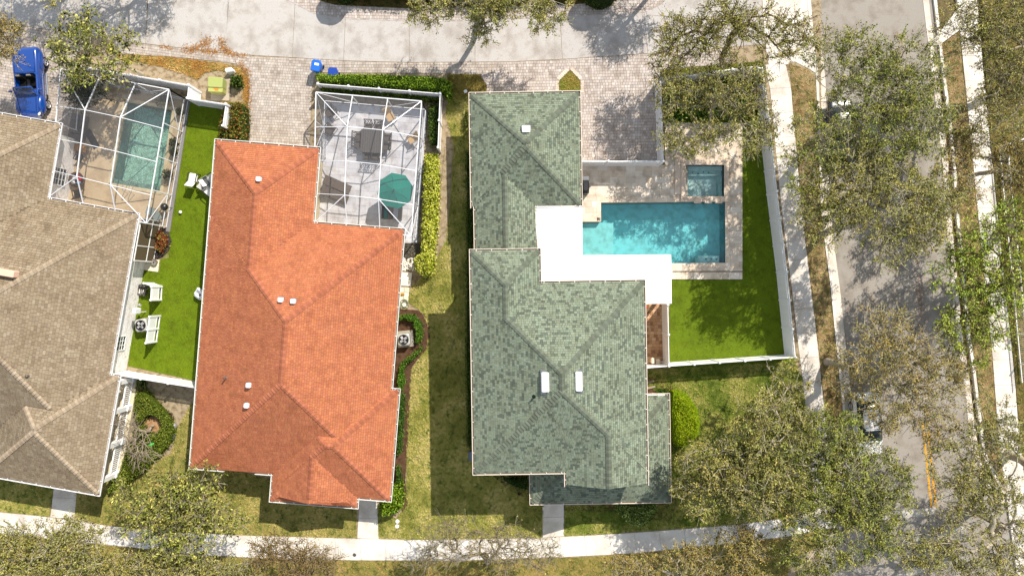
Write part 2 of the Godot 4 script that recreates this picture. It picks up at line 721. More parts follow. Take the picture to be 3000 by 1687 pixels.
# an open white gutter with hangers along an eave from a to b; the roof lies to the right of a -> b seen from above
func gutter(house: Node3D, a: Vector2, b: Vector2, h: float, col: Color, every := 0.95) -> void:
	var mb := MB.new()
	var d := (b - a).normalized()
	var nrm := Vector2(d.y, -d.x)
	var L := a.distance_to(b)
	var bas := Basis(Vector3(d.x, 0, d.y), Vector3.UP, Vector3(-nrm.x, 0, -nrm.y))
	var at := func(s: float, o: float, y: float) -> Transform3D:
		var p := a + d * s + nrm * o
		return Transform3D(bas, Vector3(p.x, y, p.y))
	mb.box(at.call(L * 0.5, 0.135, h - 0.05), Vector3(L + 0.29, 0.1, 0.03), col)
	mb.box(at.call(L * 0.5, 0.012, h - 0.05), Vector3(L, 0.1, 0.024), col)
	mb.box(at.call(L * 0.5, 0.075, h - 0.105), Vector3(L + 0.2, 0.012, 0.12), S(128, 116, 100))
	var s := 0.3
	while s < L:
		mb.box(at.call(s, 0.07, h - 0.008), Vector3(0.045, 0.016, 0.13), col)
		s += every
	obj("gutter", mb, M.paint, house)

# walls and soffits under each roof block, set in from its eaves
func shell(house: Node3D, blocks: Array, inset: float, col: Color, trim: Color) -> void:
	for k in blocks.size():
		var b: Dictionary = blocks[k]
		if b.get("bare", false):
			continue
		var r: Array = b.r
		var e := 0.003 * k
		var ins: Array = b.get("ins", [inset, inset, inset, inset])
		var mb := MB.new()
		var x0: float = r[0] + ins[0] + e
		var x1: float = r[1] - ins[1] - e
		var z0: float = r[2] + ins[2] + e
		var z1: float = r[3] - ins[3] - e
		mb.cube(Vector3((x0 + x1) * 0.5, (b.h - 0.2) * 0.5 + b.get("floor", 0.0) * 0.5, (z0 + z1) * 0.5), Vector3(x1 - x0, b.h - 0.2 - b.get("floor", 0.0), z1 - z0), col)
		obj("wall", mb, M.wall, house)
		var so := MB.new()
		so.cube(Vector3((r[0] + r[1]) * 0.5, b.h - 0.13 - e, (r[2] + r[3]) * 0.5), Vector3(r[1] - r[0] - 0.03 - e, 0.14, r[3] - r[2] - 0.03 - e), trim)
		obj("soffit", so, M.paint, house)

func window_in(house: Node3D, c: Vector3, w: float, h: float, turn: float, cols_n := 3, rows_n := 4) -> void:
	var t := Transform3D(Basis(Vector3.UP, turn), c)
	var f := MB.new()
	for s in [-1, 1]:
		f.box(t * Transform3D(Basis(), Vector3(s * (w * 0.5 + 0.03), 0, 0.02)), Vector3(0.06, h + 0.12, 0.07), S(240, 240, 240))
		f.box(t * Transform3D(Basis(), Vector3(0, s * (h * 0.5 + 0.03), 0.02)), Vector3(w, 0.06, 0.07), S(240, 240, 240))
	for k in range(1, cols_n):
		f.box(t * Transform3D(Basis(), Vector3(-w * 0.5 + w * k / cols_n, 0, 0.022)), Vector3(0.035, h, 0.03), S(240, 240, 240))
	for k in range(1, rows_n):
		f.box(t * Transform3D(Basis(), Vector3(0, -h * 0.5 + h * k / rows_n, 0.025)), Vector3(w, 0.035, 0.026), S(240, 240, 240))
	var o := obj("window", f, M.paint, house)
	var p := MB.new()
	p.box(t * Transform3D(Basis(), Vector3(0, 0, 0.004)), Vector3(w, h, 0.01), Color.WHITE)
	obj("pane", p, M.dark_glass, o)


# ---------------------------------------------------------------- plants
func hue(cols: Array) -> Color:
	var t := pow(rng.randf(), 0.8) * (cols.size() - 1)
	var k := int(t)
	return vary(cols[k].lerp(cols[mini(k + 1, cols.size() - 1)], t - k), 0.22)

# crowns: [plan centre, height, half width x, half height, half width z]
func tree(called: String, label: String, base: Vector2, fork: float, crowns: Array, thick: float, branches: int, leaves: int, size: float, cols: Array, bark: Color, sd: int, group := "", twigs := 5) -> Node3D:
	rng.seed = sd
	var o := thing(called, label, "tree", xz(base), 0.0, group)
	var P := PackedVector3Array()
	var up := PackedInt32Array()
	var far := PackedFloat32Array()
	var mid := Vector3.ZERO
	var weight := 0.0
	var sizes := []
	for c in crowns:
		var wv: float = c[2] * c[3] * c[4]
		mid += (Vector3(c[0].x - base.x, c[1], c[0].y - base.y)) * wv
		weight += wv
		sizes.append(weight)
	mid /= weight
	var F := Vector3(mid.x * 0.45, fork, mid.z * 0.45)
	for k in 5:
		var t := k / 4.0
		P.append(Vector3(F.x * t * t, -0.1 + (fork + 0.1) * t, F.z * t * t) + Vector3(rng.randfn(), 0, rng.randfn()) * 0.05 * k / 4.0)
		up.append(k - 1)
		far.append(0.0)
	var goals := []
	for k in branches:
		var pick := rng.randf() * weight
		var q := 0
		while pick > sizes[q]:
			q += 1
		var c: Array = crowns[q]
		var g := rvec() * pow(rng.randf(), 0.42)
		if g.y < -0.35:
			g.y *= -0.6
		var p := Vector3(c[0].x - base.x + g.x * c[2], c[1] + g.y * c[3], c[0].y - base.y + g.z * c[4])
		if p.y > 1.5:
			goals.append(p)
	goals.sort_custom(func(a, b): return a.distance_squared_to(F) < b.distance_squared_to(F))
	var tips := PackedInt32Array()
	for g in goals:
		var best := 4
		var cost := 1e9
		for k in range(4, P.size()):
			var e: float = P[k].distance_to(g) + 0.3 * far[k]
			if e < cost:
				cost = e
				best = k
		var a := P[best]
		var l: float = a.distance_to(g)
		var steps := maxi(1, int(l / 0.55))
		var prev := best
		var bow := (rvec() + Vector3(0, 0.3, 0)) * l * 0.13
		for q in range(1, steps + 1):
			var t := float(q) / steps
			P.append(a.lerp(g, t) + bow * sin(PI * t) + rvec() * 0.045)
			up.append(prev)
			far.append(far[prev] + l / steps)
			prev = P.size() - 1
		tips.append(prev)
	var burden := PackedFloat32Array()
	burden.resize(P.size())
	for k in tips:
		burden[k] += 1.0
	for k in range(P.size() - 1, 0, -1):
		burden[up[k]] += burden[k]
	var wood := MB.new()
	var rad := func(k: int) -> float: return maxf(0.011, thick * pow(burden[k] / burden[0], 0.52)) * (1.35 if k == 0 else 1.0)
	for k in range(1, P.size()):
		var ra: float = rad.call(up[k])
		var rb: float = rad.call(k)
		if k > 5 and ra > rb * 1.6:
			ra = rb * 1.25
		wood.seg(P[up[k]], P[k], ra, rb, 7 if rb > 0.06 else 4, vary(bark, 0.18))
	var crown := MB.new()
	var each := 1.5 * leaves / maxf(1.0, tips.size() * twigs)
	for k in tips:
		var a := P[k]
		var d0 := (a - P[up[k]]).normalized()
		var full := rng.randf_range(0.45, 1.75) if rng.randf() < 0.86 else 0.08
		var tone := rng.randf_range(0.72, 1.28)
		var warm := rng.randf_range(0.9, 1.12)
		for q in twigs:
			var d := (d0 * 0.7 + rvec() * 0.9 + Vector3(0, 0.15, 0)).normalized()
			var l := rng.randf_range(0.3, 0.85)
			var e := a + d * l
			wood.seg(a, e, 0.016, 0.009, 3, vary(bark, 0.25))
			var m := int(each * full + rng.randf())
			for z in m:
				var t := rng.randf_range(0.15, 1.1)
				var p := a + d * l * t + rvec() * rng.randf() * 0.16
				var ld := (d * 0.6 + rvec()).normalized() * size * rng.randf_range(0.7, 1.35)
				var sd2 := ld.cross(rvec() + Vector3(0, 0.9, 0)).normalized() * size * 0.24
				var lc := hue(cols)
				crown.leaf(p, ld, sd2, Color(lc.r * tone * warm, lc.g * tone, lc.b * tone))
	obj("trunk", wood, M.bark, o)
	if crown.v.size():
		obj("crown", crown, M.leaf, o)
	return o

# a clipped hedge or a bed of shrubs: a leafy skin over a dark twiggy core
func hedge(called: String, label: String, category: String, region: PackedVector2Array, tall: float, per_m2: float, size: float, cols: Array, sd: int, round := 0.25, group := "", rough := 0.1) -> Node3D:
	rng.seed = sd
	var mid := Vector2.ZERO
	for p in region:
		mid += p
	mid /= region.size()
	var o := thing(called, label, category, xz(mid), 0.0, group)
	var local := PackedVector2Array()
	for p in region:
		local.append(p - mid)
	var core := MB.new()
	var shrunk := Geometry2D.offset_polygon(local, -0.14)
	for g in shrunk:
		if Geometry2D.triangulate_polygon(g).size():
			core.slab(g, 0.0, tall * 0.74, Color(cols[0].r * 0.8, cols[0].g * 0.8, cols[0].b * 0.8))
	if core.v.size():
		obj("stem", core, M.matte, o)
	var f := FastNoiseLite.new()
	f.seed = sd
	f.frequency = 0.9
	f.fractal_octaves = 3
	var mb := MB.new()
	var lo := Vector2(1e9, 1e9)
	var hi := -lo
	for p in local:
		lo = lo.min(p)
		hi = hi.max(p)
	var edge_d := func(p: Vector2) -> float:
		var e := 1e9
		for k in local.size():
			var q := Geometry2D.get_closest_point_to_segment(p, local[k], local[(k + 1) % local.size()])
			e = minf(e, p.distance_to(q))
		return e
	var n := int((hi.x - lo.x) * (hi.y - lo.y) * per_m2 * 2.0)
	for k in n:
		var p := Vector2(rng.randf_range(lo.x, hi.x), rng.randf_range(lo.y, hi.y))
		if not Geometry2D.is_point_in_polygon(p, local):
			continue
		var e: float = edge_d.call(p)
		var top := tall * (1.0 + f.get_noise_2dv(p) * rough * 2.0)
		if e < round:
			top *= sqrt(maxf(0.05, 1.0 - pow(1.0 - e / round, 2.0)))
		var y := top - rng.randf() * rng.randf() * 0.25
		if e < 0.3 and rng.randf() < 0.5:
			y = rng.randf() * top
		var d := (rvec() + Vector3(0, 0.4, 0)).normalized() * size * rng.randf_range(0.7, 1.3)
		mb.leaf(Vector3(p.x, maxf(y, 0.03), p.y), d, d.cross(rvec() + Vector3(0, 0.8, 0)).normalized() * size * 0.27, hue(cols))
	obj("foliage", mb, M.leaf, o)
	return o

func blob(c: Vector2, rx: float, rz: float, sd: int, wob := 0.12, count := 14) -> PackedVector2Array:
	rng.seed = sd
	var out := PackedVector2Array()
	for k in count:
		var a := TAU * k / count
		var m := 1.0 + rng.randf_range(-wob, wob)
		out.append(c + Vector2(cos(a) * rx, sin(a) * rz) * m)
	return out


# ---------------------------------------------------------------- things people put there
# a vinyl privacy fence with a lattice top along base points
func fence(label: String, pts: PackedVector2Array, tall: float, bay: float, group := "", lattice := true) -> Node3D:
	var o := thing("privacy_fence", label, "fence", xz(pts[0]), 0.0, group)
	var white := S(232, 233, 236)
	var post := MB.new()
	post.cube(Vector3(0, (tall + 0.08) * 0.5, 0), Vector3(0.125, tall + 0.08, 0.125), white)
	post.pad(Vector3(0, tall + 0.08, 0), Vector3(0.16, 0.05, 0.16), 0.03, white)
	var pm := post.mesh()
	for k in pts.size() - 1:
		var a := pts[k] - pts[0]
		var b := pts[k + 1] - pts[0]
		var count := maxi(1, roundi(a.distance_to(b) / bay))
		var d := (b - a).normalized()
		for q in count:
			var p := a.lerp(b, float(q) / count) + d * 0.064
			var e := a.lerp(b, float(q + 1) / count) - d * 0.064
			var turn := -atan2(d.y, d.x)
			put("post", pm, M.paint, o).transform = Transform3D(Basis(Vector3.UP, turn), xz(a.lerp(b, float(q) / count)))
			if q == count - 1 and k == pts.size() - 2:
				put("post", pm, M.paint, o).transform = Transform3D(Basis(Vector3.UP, turn), xz(b))
			var m := p.lerp(e, 0.5)
			var l := p.distance_to(e)
			var top := tall - 0.36 if lattice else tall - 0.05
			var panel := MB.new()
			var n := int(l / 0.15)
			for z in n:
				var w := l / n
				panel.cube(xz(p + d * w * (z + 0.5), (top + 0.08) * 0.5), Vector3(w - 0.006, top - 0.08, 0.022), vary(white, 0.015), turn)
			obj("panel", panel, M.paint, o)
			for y in [0.07, top]:
				var rail := MB.new()
				rail.cube(xz(m, y), Vector3(l, 0.1, 0.045), white, turn)
				obj("rail", rail, M.paint, o)
			if lattice:
				var rail := MB.new()
				rail.cube(xz(m, tall - 0.02), Vector3(l, 0.06, 0.05), white, turn)
				obj("rail", rail, M.paint, o)
				var lat := MB.new()
				var s := -0.26
				while s < l:
					for side in [-1.0, 1.0]:
						var s0 := clampf(s if side > 0 else s + 0.26, 0.0, l)
						var s1 := clampf(s + 0.26 if side > 0 else s, 0.0, l)
						lat.bar(xz(p + d * s0, top + 0.05) + Vector3(d.y, 0, -d.x) * 0.006 * side, xz(p + d * s1, tall - 0.05) + Vector3(d.y, 0, -d.x) * 0.006 * side, 0.01, 0.032, white)
					s += 0.105
				obj("lattice", lat, M.paint, o)
	return o

# a screened patio enclosure: eave corners, where its raised flat top lies, eave and top heights
func cage(label: String, E: PackedVector2Array, cuts: Array, he: float, ht: float, sides: Array, deep: float) -> Node3D:
	var o := thing("screen_enclosure", label, "patio enclosure", xz(E[0]))
	var white := S(218, 220, 225)
	var at := func(a: float, b: float, y: float) -> Vector3:
		var p := E[0].lerp(E[1], a).lerp(E[3].lerp(E[2], a), b) - E[0]
		return Vector3(p.x, y, p.y)
	var hgt := func(a: float, b: float) -> float:
		return ht if a > 0.01 and a < 0.99 and b > 0.01 and b < 0.99 else he
	var xs := [0.0, cuts[0], cuts[1], 1.0]
	var zs := [0.0, cuts[2], (cuts[2] + cuts[3]) * 0.5, cuts[3], 1.0]
	var beam := func(p: Vector3, q: Vector3, w: float, h: float) -> void:
		var mb := MB.new()
		mb.bar(p, q, w, h, white)
		obj("beam", mb, M.paint, o)
	var pane := func(pts: Array) -> void:
		var mb := MB.new()
		var dn := Vector3(0, -0.03, 0)
		if pts.size() == 3:
			mb.tri(pts[0] + dn, pts[2] + dn, pts[1] + dn, Color.WHITE)
		else:
			mb.quad(pts[0] + dn, pts[3] + dn, pts[2] + dn, pts[1] + dn, Color.WHITE)
		obj("screen_panel", mb, M.screen, o)
	for k in [1, 2]:
		for q in 4:
			beam.call(at.call(xs[k], zs[q], hgt.call(xs[k], zs[q])), at.call(xs[k], zs[q + 1], hgt.call(xs[k], zs[q + 1])), 0.045, 0.085)
	for k in [1, 2, 3]:
		for q in 3:
			beam.call(at.call(xs[q], zs[k], hgt.call(xs[q], zs[k]) - 0.035), at.call(xs[q + 1], zs[k], hgt.call(xs[q + 1], zs[k]) - 0.035), 0.036, 0.055)
	for c in [[0, 0, 1, 1], [3, 0, 2, 1], [3, 4, 2, 3], [0, 4, 1, 3]]:
		beam.call(at.call(xs[c[0]], zs[c[1]], he), at.call(xs[c[2]], zs[c[3]], ht), 0.045, 0.06)
	for e in [[0, 0, 1, 0], [1, 0, 1, 1], [0, 1, 1, 1], [0, 0, 0, 1]]:
		beam.call(at.call(e[0], e[1], he), at.call(e[2], e[3], he), 0.058, 0.07)
	for x in 3:
		for z in 4:
			var c := []
			for q in [[0, 0], [1, 0], [1, 1], [0, 1]]:
				c.append(at.call(xs[x + q[0]], zs[z + q[1]], hgt.call(xs[x + q[0]], zs[z + q[1]])))
			var corner: bool = (x != 1) and (z == 0 or z == 3)
			if not corner:
				pane.call(c)
			elif (x == 0) == (z == 0):
				pane.call([c[0], c[1], c[2]])
				pane.call([c[0], c[2], c[3]])
			else:
				pane.call([c[0], c[1], c[3]])
				pane.call([c[1], c[2], c[3]])
	# walls: [a0, b0, a1, b1, posts between]
	for s in sides:
		var n: int = s[4]
		for k in n + 1:
			var t := float(k) / n
			var a := lerpf(s[0], s[2], t)
			var b := lerpf(s[1], s[3], t)
			beam.call(at.call(a, b, 0.0), at.call(a, b, he - 0.05), 0.055, 0.055)
			if k < n:
				var t2 := float(k + 1) / n
				var a2 := lerpf(s[0], s[2], t2)
				var b2 := lerpf(s[1], s[3], t2)
				beam.call(at.call(a, b, 0.62), at.call(a2, b2, 0.62), 0.05, 0.045)
				beam.call(at.call(a, b, 0.05), at.call(a2, b2, 0.05), 0.055, 0.06)
				var p := [at.call(a, b, 0.1), at.call(a2, b2, 0.1), at.call(a2, b2, he), at.call(a, b, he)]
				pane.call(p)
				if k == 0 or k == n - 1:
					beam.call(at.call(a if k == 0 else a2, b if k == 0 else b2, he - 0.05), at.call(a2 if k == 0 else a, b2 if k == 0 else b, 0.66), 0.035, 0.045)
	return o

func legs(o: Node3D, mb_col: Color, w: float, d: float, h: float, t: float, m: Material) -> void:
	var l := MB.new()
	l.cube(Vector3(0, h * 0.5, 0), Vector3(t, h, t), mb_col)
	var mesh := l.mesh()
	for x in [-1, 1]:
		for z in [-1, 1]:
			put("leg", mesh, m, o).position = Vector3(x * (w * 0.5 - t * 0.5), 0, z * (d * 0.5 - t * 0.5))

# an arm chair; it faces its own -z
func chair(called: String, label: String, at: Vector2, turn: float, seat: Color, frame: Color, group := "", slats := true, w := 0.56, lean := 0.22) -> Node3D:
	var o := thing(called, label, "chair", xz(at, 0.05), turn, group)
	legs(o, frame, w, w, 0.42, 0.045, M.paint)
	var s := MB.new()
	s.pad(Vector3(0, 0.4, 0), Vector3(w - 0.05, 0.06, w - 0.06), 0.02, seat)
	obj("seat", s, M.cloth, o)
	var z := w * 0.5 - 0.03
	var back := MB.new()
	if slats:
		for k in 3:
			var x := (k - 1) * w * 0.3
			back.bar(Vector3(x - 0.07, 0.46, z + 0.01), Vector3(x + 0.07, 0.86, z + lean * 0.8), 0.035, 0.02, frame)
			back.bar(Vector3(x + 0.07, 0.46, z + 0.022), Vector3(x - 0.07, 0.86, z + lean * 0.8 + 0.012), 0.035, 0.02, frame)
		back.bar(Vector3(-w * 0.5, 0.88, z + lean * 0.85), Vector3(w * 0.5, 0.88, z + lean * 0.85), 0.05, 0.05, frame)
		for x in [-1, 1]:
			back.bar(Vector3(x * (w * 0.5 - 0.02), 0.4, z), Vector3(x * (w * 0.5 - 0.02), 0.88, z + lean * 0.85), 0.04, 0.035, frame)
	else:
		back.box(Transform3D(Basis(Vector3.RIGHT, atan2(lean, 0.5)), Vector3(0, 0.68, z + lean * 0.5)), Vector3(w - 0.07, 0.56, 0.05), seat)
	obj("backrest", back, M.paint if slats else M.cloth, o)
	for x in [-1, 1]:
		var arm := MB.new()
		arm.bar(Vector3(x * (w * 0.5 - 0.02), 0.63, -w * 0.5 + 0.03), Vector3(x * (w * 0.5 - 0.02), 0.63, z + 0.08), 0.05, 0.03, frame)
		arm.bar(Vector3(x * (w * 0.5 - 0.022), 0.4, -w * 0.5 + 0.045), Vector3(x * (w * 0.5 - 0.022), 0.62, -w * 0.5 + 0.045), 0.035, 0.035, frame)
		obj("armrest", arm, M.paint, o)
	return o

# a sun lounger lying along its own x, head at -x
func lounger(called: String, label: String, at: Vector2, turn: float, l: float, w: float, cloth: Color, frame: Color, rest := 0.75, tilt := 0.5, group := "") -> Node3D:
	var o := thing(called, label, "lounger", xz(at, 0.05), turn, group)
	legs(o, frame, l * 0.9, w, 0.28, 0.05, M.paint)
	var f := MB.new()
	for s in [-1, 1]:
		f.bar(Vector3(-l * 0.5, 0.29, s * (w * 0.5 - 0.02)), Vector3(l * 0.5, 0.29, s * (w * 0.5 - 0.02)), 0.04, 0.05, frame)
	obj("frame", f, M.paint, o)
	var k := MB.new()
	k.pad(Vector3(rest * 0.5, 0.32, 0), Vector3(l - rest, 0.07, w - 0.03), 0.025, cloth)
	obj("seat", k, M.cloth, o)
	var b := MB.new()
	b.box(Transform3D(Basis(Vector3.BACK, -tilt), Vector3(-l * 0.5 + rest - cos(tilt) * rest * 0.5, 0.355 + sin(tilt) * rest * 0.5, 0)), Vector3(rest, 0.06, w - 0.03), cloth)
	obj("backrest", b, M.cloth, o)
	return o

func wheel(o: Node3D, p: Vector3, r: float, w: float, side: float) -> void:
	var t := MB.new()
	t.lathe(Vector3.ZERO, [Vector2(r * 0.66, -w * 0.5), Vector2(r * 0.93, -w * 0.5), Vector2(r, -w * 0.3), Vector2(r, w * 0.3), Vector2(r * 0.93, w * 0.5), Vector2(r * 0.66, w * 0.5)], 24, S(28, 28, 30))
	var B := Basis(Vector3.BACK, -PI / 2 * side)
	var k := obj("wheel", t, M.rubber, o)
	k.transform = Transform3D(B, p)
	var f := MB.new()
	f.lathe(Vector3.ZERO, [Vector2(0.001, w * 0.32), Vector2(r * 0.2, w * 0.34), Vector2(r * 0.22, w * 0.2)], 20, S(205, 206, 210))
	f.lathe(Vector3.ZERO, [Vector2(r * 0.58, w * 0.3), Vector2(r * 0.6, w * 0.5), Vector2(r * 0.67, w * 0.52), Vector2(r * 0.68, w * 0.4)], 24, S(215, 216, 220))
	for q in 5:
		var a := TAU * q / 5
		f.bar(Vector3(cos(a) * r * 0.15, w * 0.33, sin(a) * r * 0.15), Vector3(cos(a) * r * 0.62, w * 0.42, sin(a) * r * 0.62), 0.06, 0.03, S(200, 201, 206))
	f.lathe(Vector3.ZERO, [Vector2(0.001, w * 0.12), Vector2(r * 0.62, w * 0.12)], 20, S(40, 40, 42))
	obj("rim", f, M.metal, k)

# stations along the car: [z, half width, sill height, belt height, crown above the belt, cockpit?]
func body(st: Array, col: Color) -> MB:
	var rings := []
	for s in st:
		var w: float = s[1]
		var y0: float = s[2]
		var yb: float = s[3]
		var r := PackedVector3Array()
		var half := [[w * 0.86, y0], [w * 0.97, y0 + 0.1], [w, y0 + (yb - y0) * 0.5], [w * 0.985, yb - 0.14], [w * 0.93, yb - 0.03], [w * 0.84, yb + 0.012]]
		if s[5] > 0:
			half.append_array([[w * 0.8, yb - 0.02], [w * 0.77, yb - 0.42], [w * 0.3, yb - 0.46], [0.0, yb - 0.46]])
		else:
			var c: float = s[4]
			half.append_array([[w * 0.72, yb + c * 0.4], [w * 0.52, yb + c * 0.72], [w * 0.27, yb + c * 0.93], [0.0, yb + c]])
		for h in half:
			r.append(Vector3(-h[0], h[1], s[0]))
		for k in range(half.size() - 2, -1, -1):
			r.append(Vector3(half[k][0], half[k][1], s[0]))
		rings.append(r)
	var mb := MB.new()
	mb.loft(rings, false, col)
	for e in [0, rings.size() - 1]:
		var r: PackedVector3Array = rings[e]
		var c := Vector3(0, (st[e][2] + st[e][3]) * 0.5, st[e][0])
		for k in r.size() - 1:
			if e == 0:
				mb.tri(c, r[k + 1], r[k], col)
			else:
				mb.tri(c, r[k], r[k + 1], col)
		if e == 0:
			mb.tri(c, r[0], r[r.size() - 1], col)
		else:
			mb.tri(c, r[r.size() - 1], r[0], col)
	return mb

# the blue roadster; its nose points to +z
func roadster(at: Vector2, turn: float) -> void:
	var o := thing("convertible_car", "shiny royal blue open two-seat convertible parked on the paver drive", "car", xz(at), turn)
	var blue := S(4, 60, 138)
	obj("body", body([[-2.42, 0.7, 0.42, 0.86, 0.0, 0], [-2.36, 0.82, 0.34, 1.0, 0.03, 0], [-2.1, 0.88, 0.28, 1.09, 0.05, 0], [-1.4, 0.9, 0.26, 1.12, 0.06, 0], [-0.62, 0.87, 0.26, 1.1, 0.06, 0], [-0.5, 0.86, 0.26, 1.09, 0.03, 0], [-0.44, 0.86, 0.26, 1.08, 0, 1], [0.5, 0.86, 0.26, 1.06, 0, 1], [0.56, 0.86, 0.26, 1.06, 0.02, 0], [0.95, 0.85, 0.26, 1.05, 0.07, 0], [1.5, 0.8, 0.26, 1.0, 0.09, 0], [2.0, 0.72, 0.28, 0.93, 0.08, 0], [2.28, 0.62, 0.34, 0.82, 0.04, 0], [2.36, 0.52, 0.42, 0.7, 0.0, 0]], blue), M.car, o)
	for s in [-1.0, 1.0]:
		for z in [[-1.5, 0.8, 0.42], [1.42, 0.72, 0.4]]:
			var f := MB.new()
			f.ball(Vector3(s * 0.74, 0.62, z[0]), Vector3(0.27, z[2], z[1]), blue, 20)
			obj("fender", f, M.car, o)
			wheel(o, Vector3(s * 0.88, 0.36, z[0] + (0.02 if z[0] > 0 else 0.0)), 0.36, 0.24, s)
		var st := MB.new()
		st.pad(Vector3(s * 0.93, 0.28, 0.0), Vector3(0.12, 0.08, 1.5), 0.02, S(180, 186, 196))
		obj("running_board", st, M.metal, o)
		var se := MB.new()
		se.pad(Vector3(s * 0.36, 0.62, 0.02), Vector3(0.52, 0.16, 0.5), 0.05, S(24, 24, 26))
		se.box(Transform3D(Basis(Vector3.RIGHT, -0.2), Vector3(s * 0.36, 0.95, -0.3)), Vector3(0.5, 0.56, 0.14), S(26, 26, 28))
		se.box(Transform3D(Basis(Vector3.RIGHT, -0.2), Vector3(s * 0.36, 1.26, -0.36)), Vector3(0.26, 0.16, 0.1), S(120, 116, 108))
		obj("seat", se, M.cloth, o)
		var mi := MB.new()
		mi.ball(Vector3(s * 1.02, 1.16, 0.62), Vector3(0.15, 0.08, 0.07), blue)
		obj("mirror", mi, M.car, o)
		var hl := MB.new()
		hl.ball(Vector3(s * 0.58, 0.78, 2.12), Vector3(0.13, 0.09, 0.17), S(225, 222, 205))
		obj("headlight", hl, M.plastic, o)
	var f := MB.new()
	f.bar(Vector3(-0.62, 1.46, 0.48), Vector3(0.62, 1.46, 0.48), 0.09, 0.05, blue)
	for s in [-1, 1]:
		f.bar(Vector3(s * 0.61, 1.46, 0.48), Vector3(s * 0.74, 1.05, 1.0), 0.07, 0.05, blue)
	obj("windshield_frame", f, M.car, o)
	var gl := MB.new()
	var rows := []
	for k in 5:
		var t := k / 4.0
		var r := PackedVector3Array()
		for q in 9:
			var x := (q - 4) / 4.0
			r.append(Vector3(x * lerpf(0.6, 0.72, t), lerpf(1.45, 1.07, t), lerpf(0.5, 1.02, t) + (1.0 - x * x) * 0.16 * t))
		rows.append(r)
	gl.loft(rows, false, Color.WHITE)
	obj("windshield", gl, M.glass, o)
	var d := MB.new()
	d.pad(Vector3(0, 0.82, 0.62), Vector3(1.3, 0.2, 0.34), 0.05, S(30, 30, 32))
	d.cube(Vector3(0, 0.68, 0.0), Vector3(0.2, 0.16, 0.9), S(34, 34, 36))
	obj("dashboard", d, M.plastic, o)
	var gap := MB.new()
	for e in [[-0.7, 1.118, -1.9, 1.0], [0.7, 1.118, -1.9, 1.0]]:
		gap.bar(Vector3(e[0], 1.125, -2.05), Vector3(e[0], 1.125, -0.62), 0.012, 0.02, S(4, 12, 30))
		gap.bar(Vector3(e[0] * 0.93, 1.085, 1.05), Vector3(e[0] * 0.78, 0.985, 2.0), 0.012, 0.02, S(4, 12, 30))
	gap.bar(Vector3(-0.7, 1.15, -0.62), Vector3(0.7, 1.15, -0.62), 0.012, 0.02, S(4, 12, 30))
	obj("panel_gap", gap, M.rubber, o)
	var b := MB.new()
	b.bar(Vector3(-0.62, 0.66, 2.36), Vector3(0.62, 0.66, 2.36), 0.08, 0.09, S(200, 205, 212))
	obj("bumper", b, M.metal, o)

# a closed car; its nose points to +z
func sedan(called: String, label: String, at: Vector2, turn: float, col: Color) -> void:
	var o := thing(called, label, "car", xz(at), turn)
	obj("body", body([[-2.28, 0.66, 0.4, 0.8, 0.0, 0], [-2.2, 0.8, 0.32, 0.92, 0.02, 0], [-1.7, 0.87, 0.26, 0.98, 0.04, 0], [-0.9, 0.9, 0.24, 0.97, 0.04, 0], [0.2, 0.9, 0.24, 0.95, 0.04, 0], [1.0, 0.89, 0.24, 0.93, 0.05, 0], [1.7, 0.84, 0.26, 0.86, 0.06, 0], [2.1, 0.74, 0.3, 0.76, 0.05, 0], [2.24, 0.6, 0.38, 0.64, 0.0, 0]], col), M.car, o)
	var cab := MB.new()
	var rings := []
	for s in [[-1.75, 0.7, 0.98, 0.99], [-1.1, 0.62, 1.38, 1.0], [0.1, 0.61, 1.42, 1.0], [1.0, 0.72, 0.97, 0.98]]:
		var r := PackedVector3Array()
		for q in 9:
			var x := (q - 4) / 4.0
			var y: float = 0.94 if absf(x) > 0.95 else s[2] + (0.05 * (1.0 - x * x) if s[2] > 1.2 else 0.02)
			r.append(Vector3(x * (0.8 if absf(x) > 0.95 else s[1] / 0.75), maxf(0.93, y), s[0]))
		rings.append(r)
	cab.loft(rings, false, Color.WHITE)
	obj("window", cab, M.dark_glass, o)
	var roofp := MB.new()
	var rr := []
	for s in [[-1.22, 1.375], [-0.9, 1.45], [-0.4, 1.485], [0.0, 1.475], [0.2, 1.42]]:
		var r := PackedVector3Array()
		for q in 9:
			var x := (q - 4) / 4.0
			r.append(Vector3(x * 0.62, s[1] + 0.02 * (1.0 - x * x) - (0.05 if absf(x) > 0.9 else 0.0), s[0]))
		rr.append(r)
	roofp.loft(rr, false, col)
	obj("roof", roofp, M.car, o)
	for s in [-1.0, 1.0]:
		for z in [-1.36, 1.36]:
			wheel(o, Vector3(s * 0.8, 0.32, z), 0.32, 0.2, s)
		var hl := MB.new()
		hl.ball(Vector3(s * 0.6, 0.7, 2.05), Vector3(0.16, 0.08, 0.14), S(220, 222, 225))
		obj("headlight", hl, M.plastic, o)
		var mi := MB.new()
		mi.ball(Vector3(s * 0.98, 1.0, 0.62), Vector3(0.12, 0.08, 0.07), col)
		obj("mirror", mi, M.car, o)

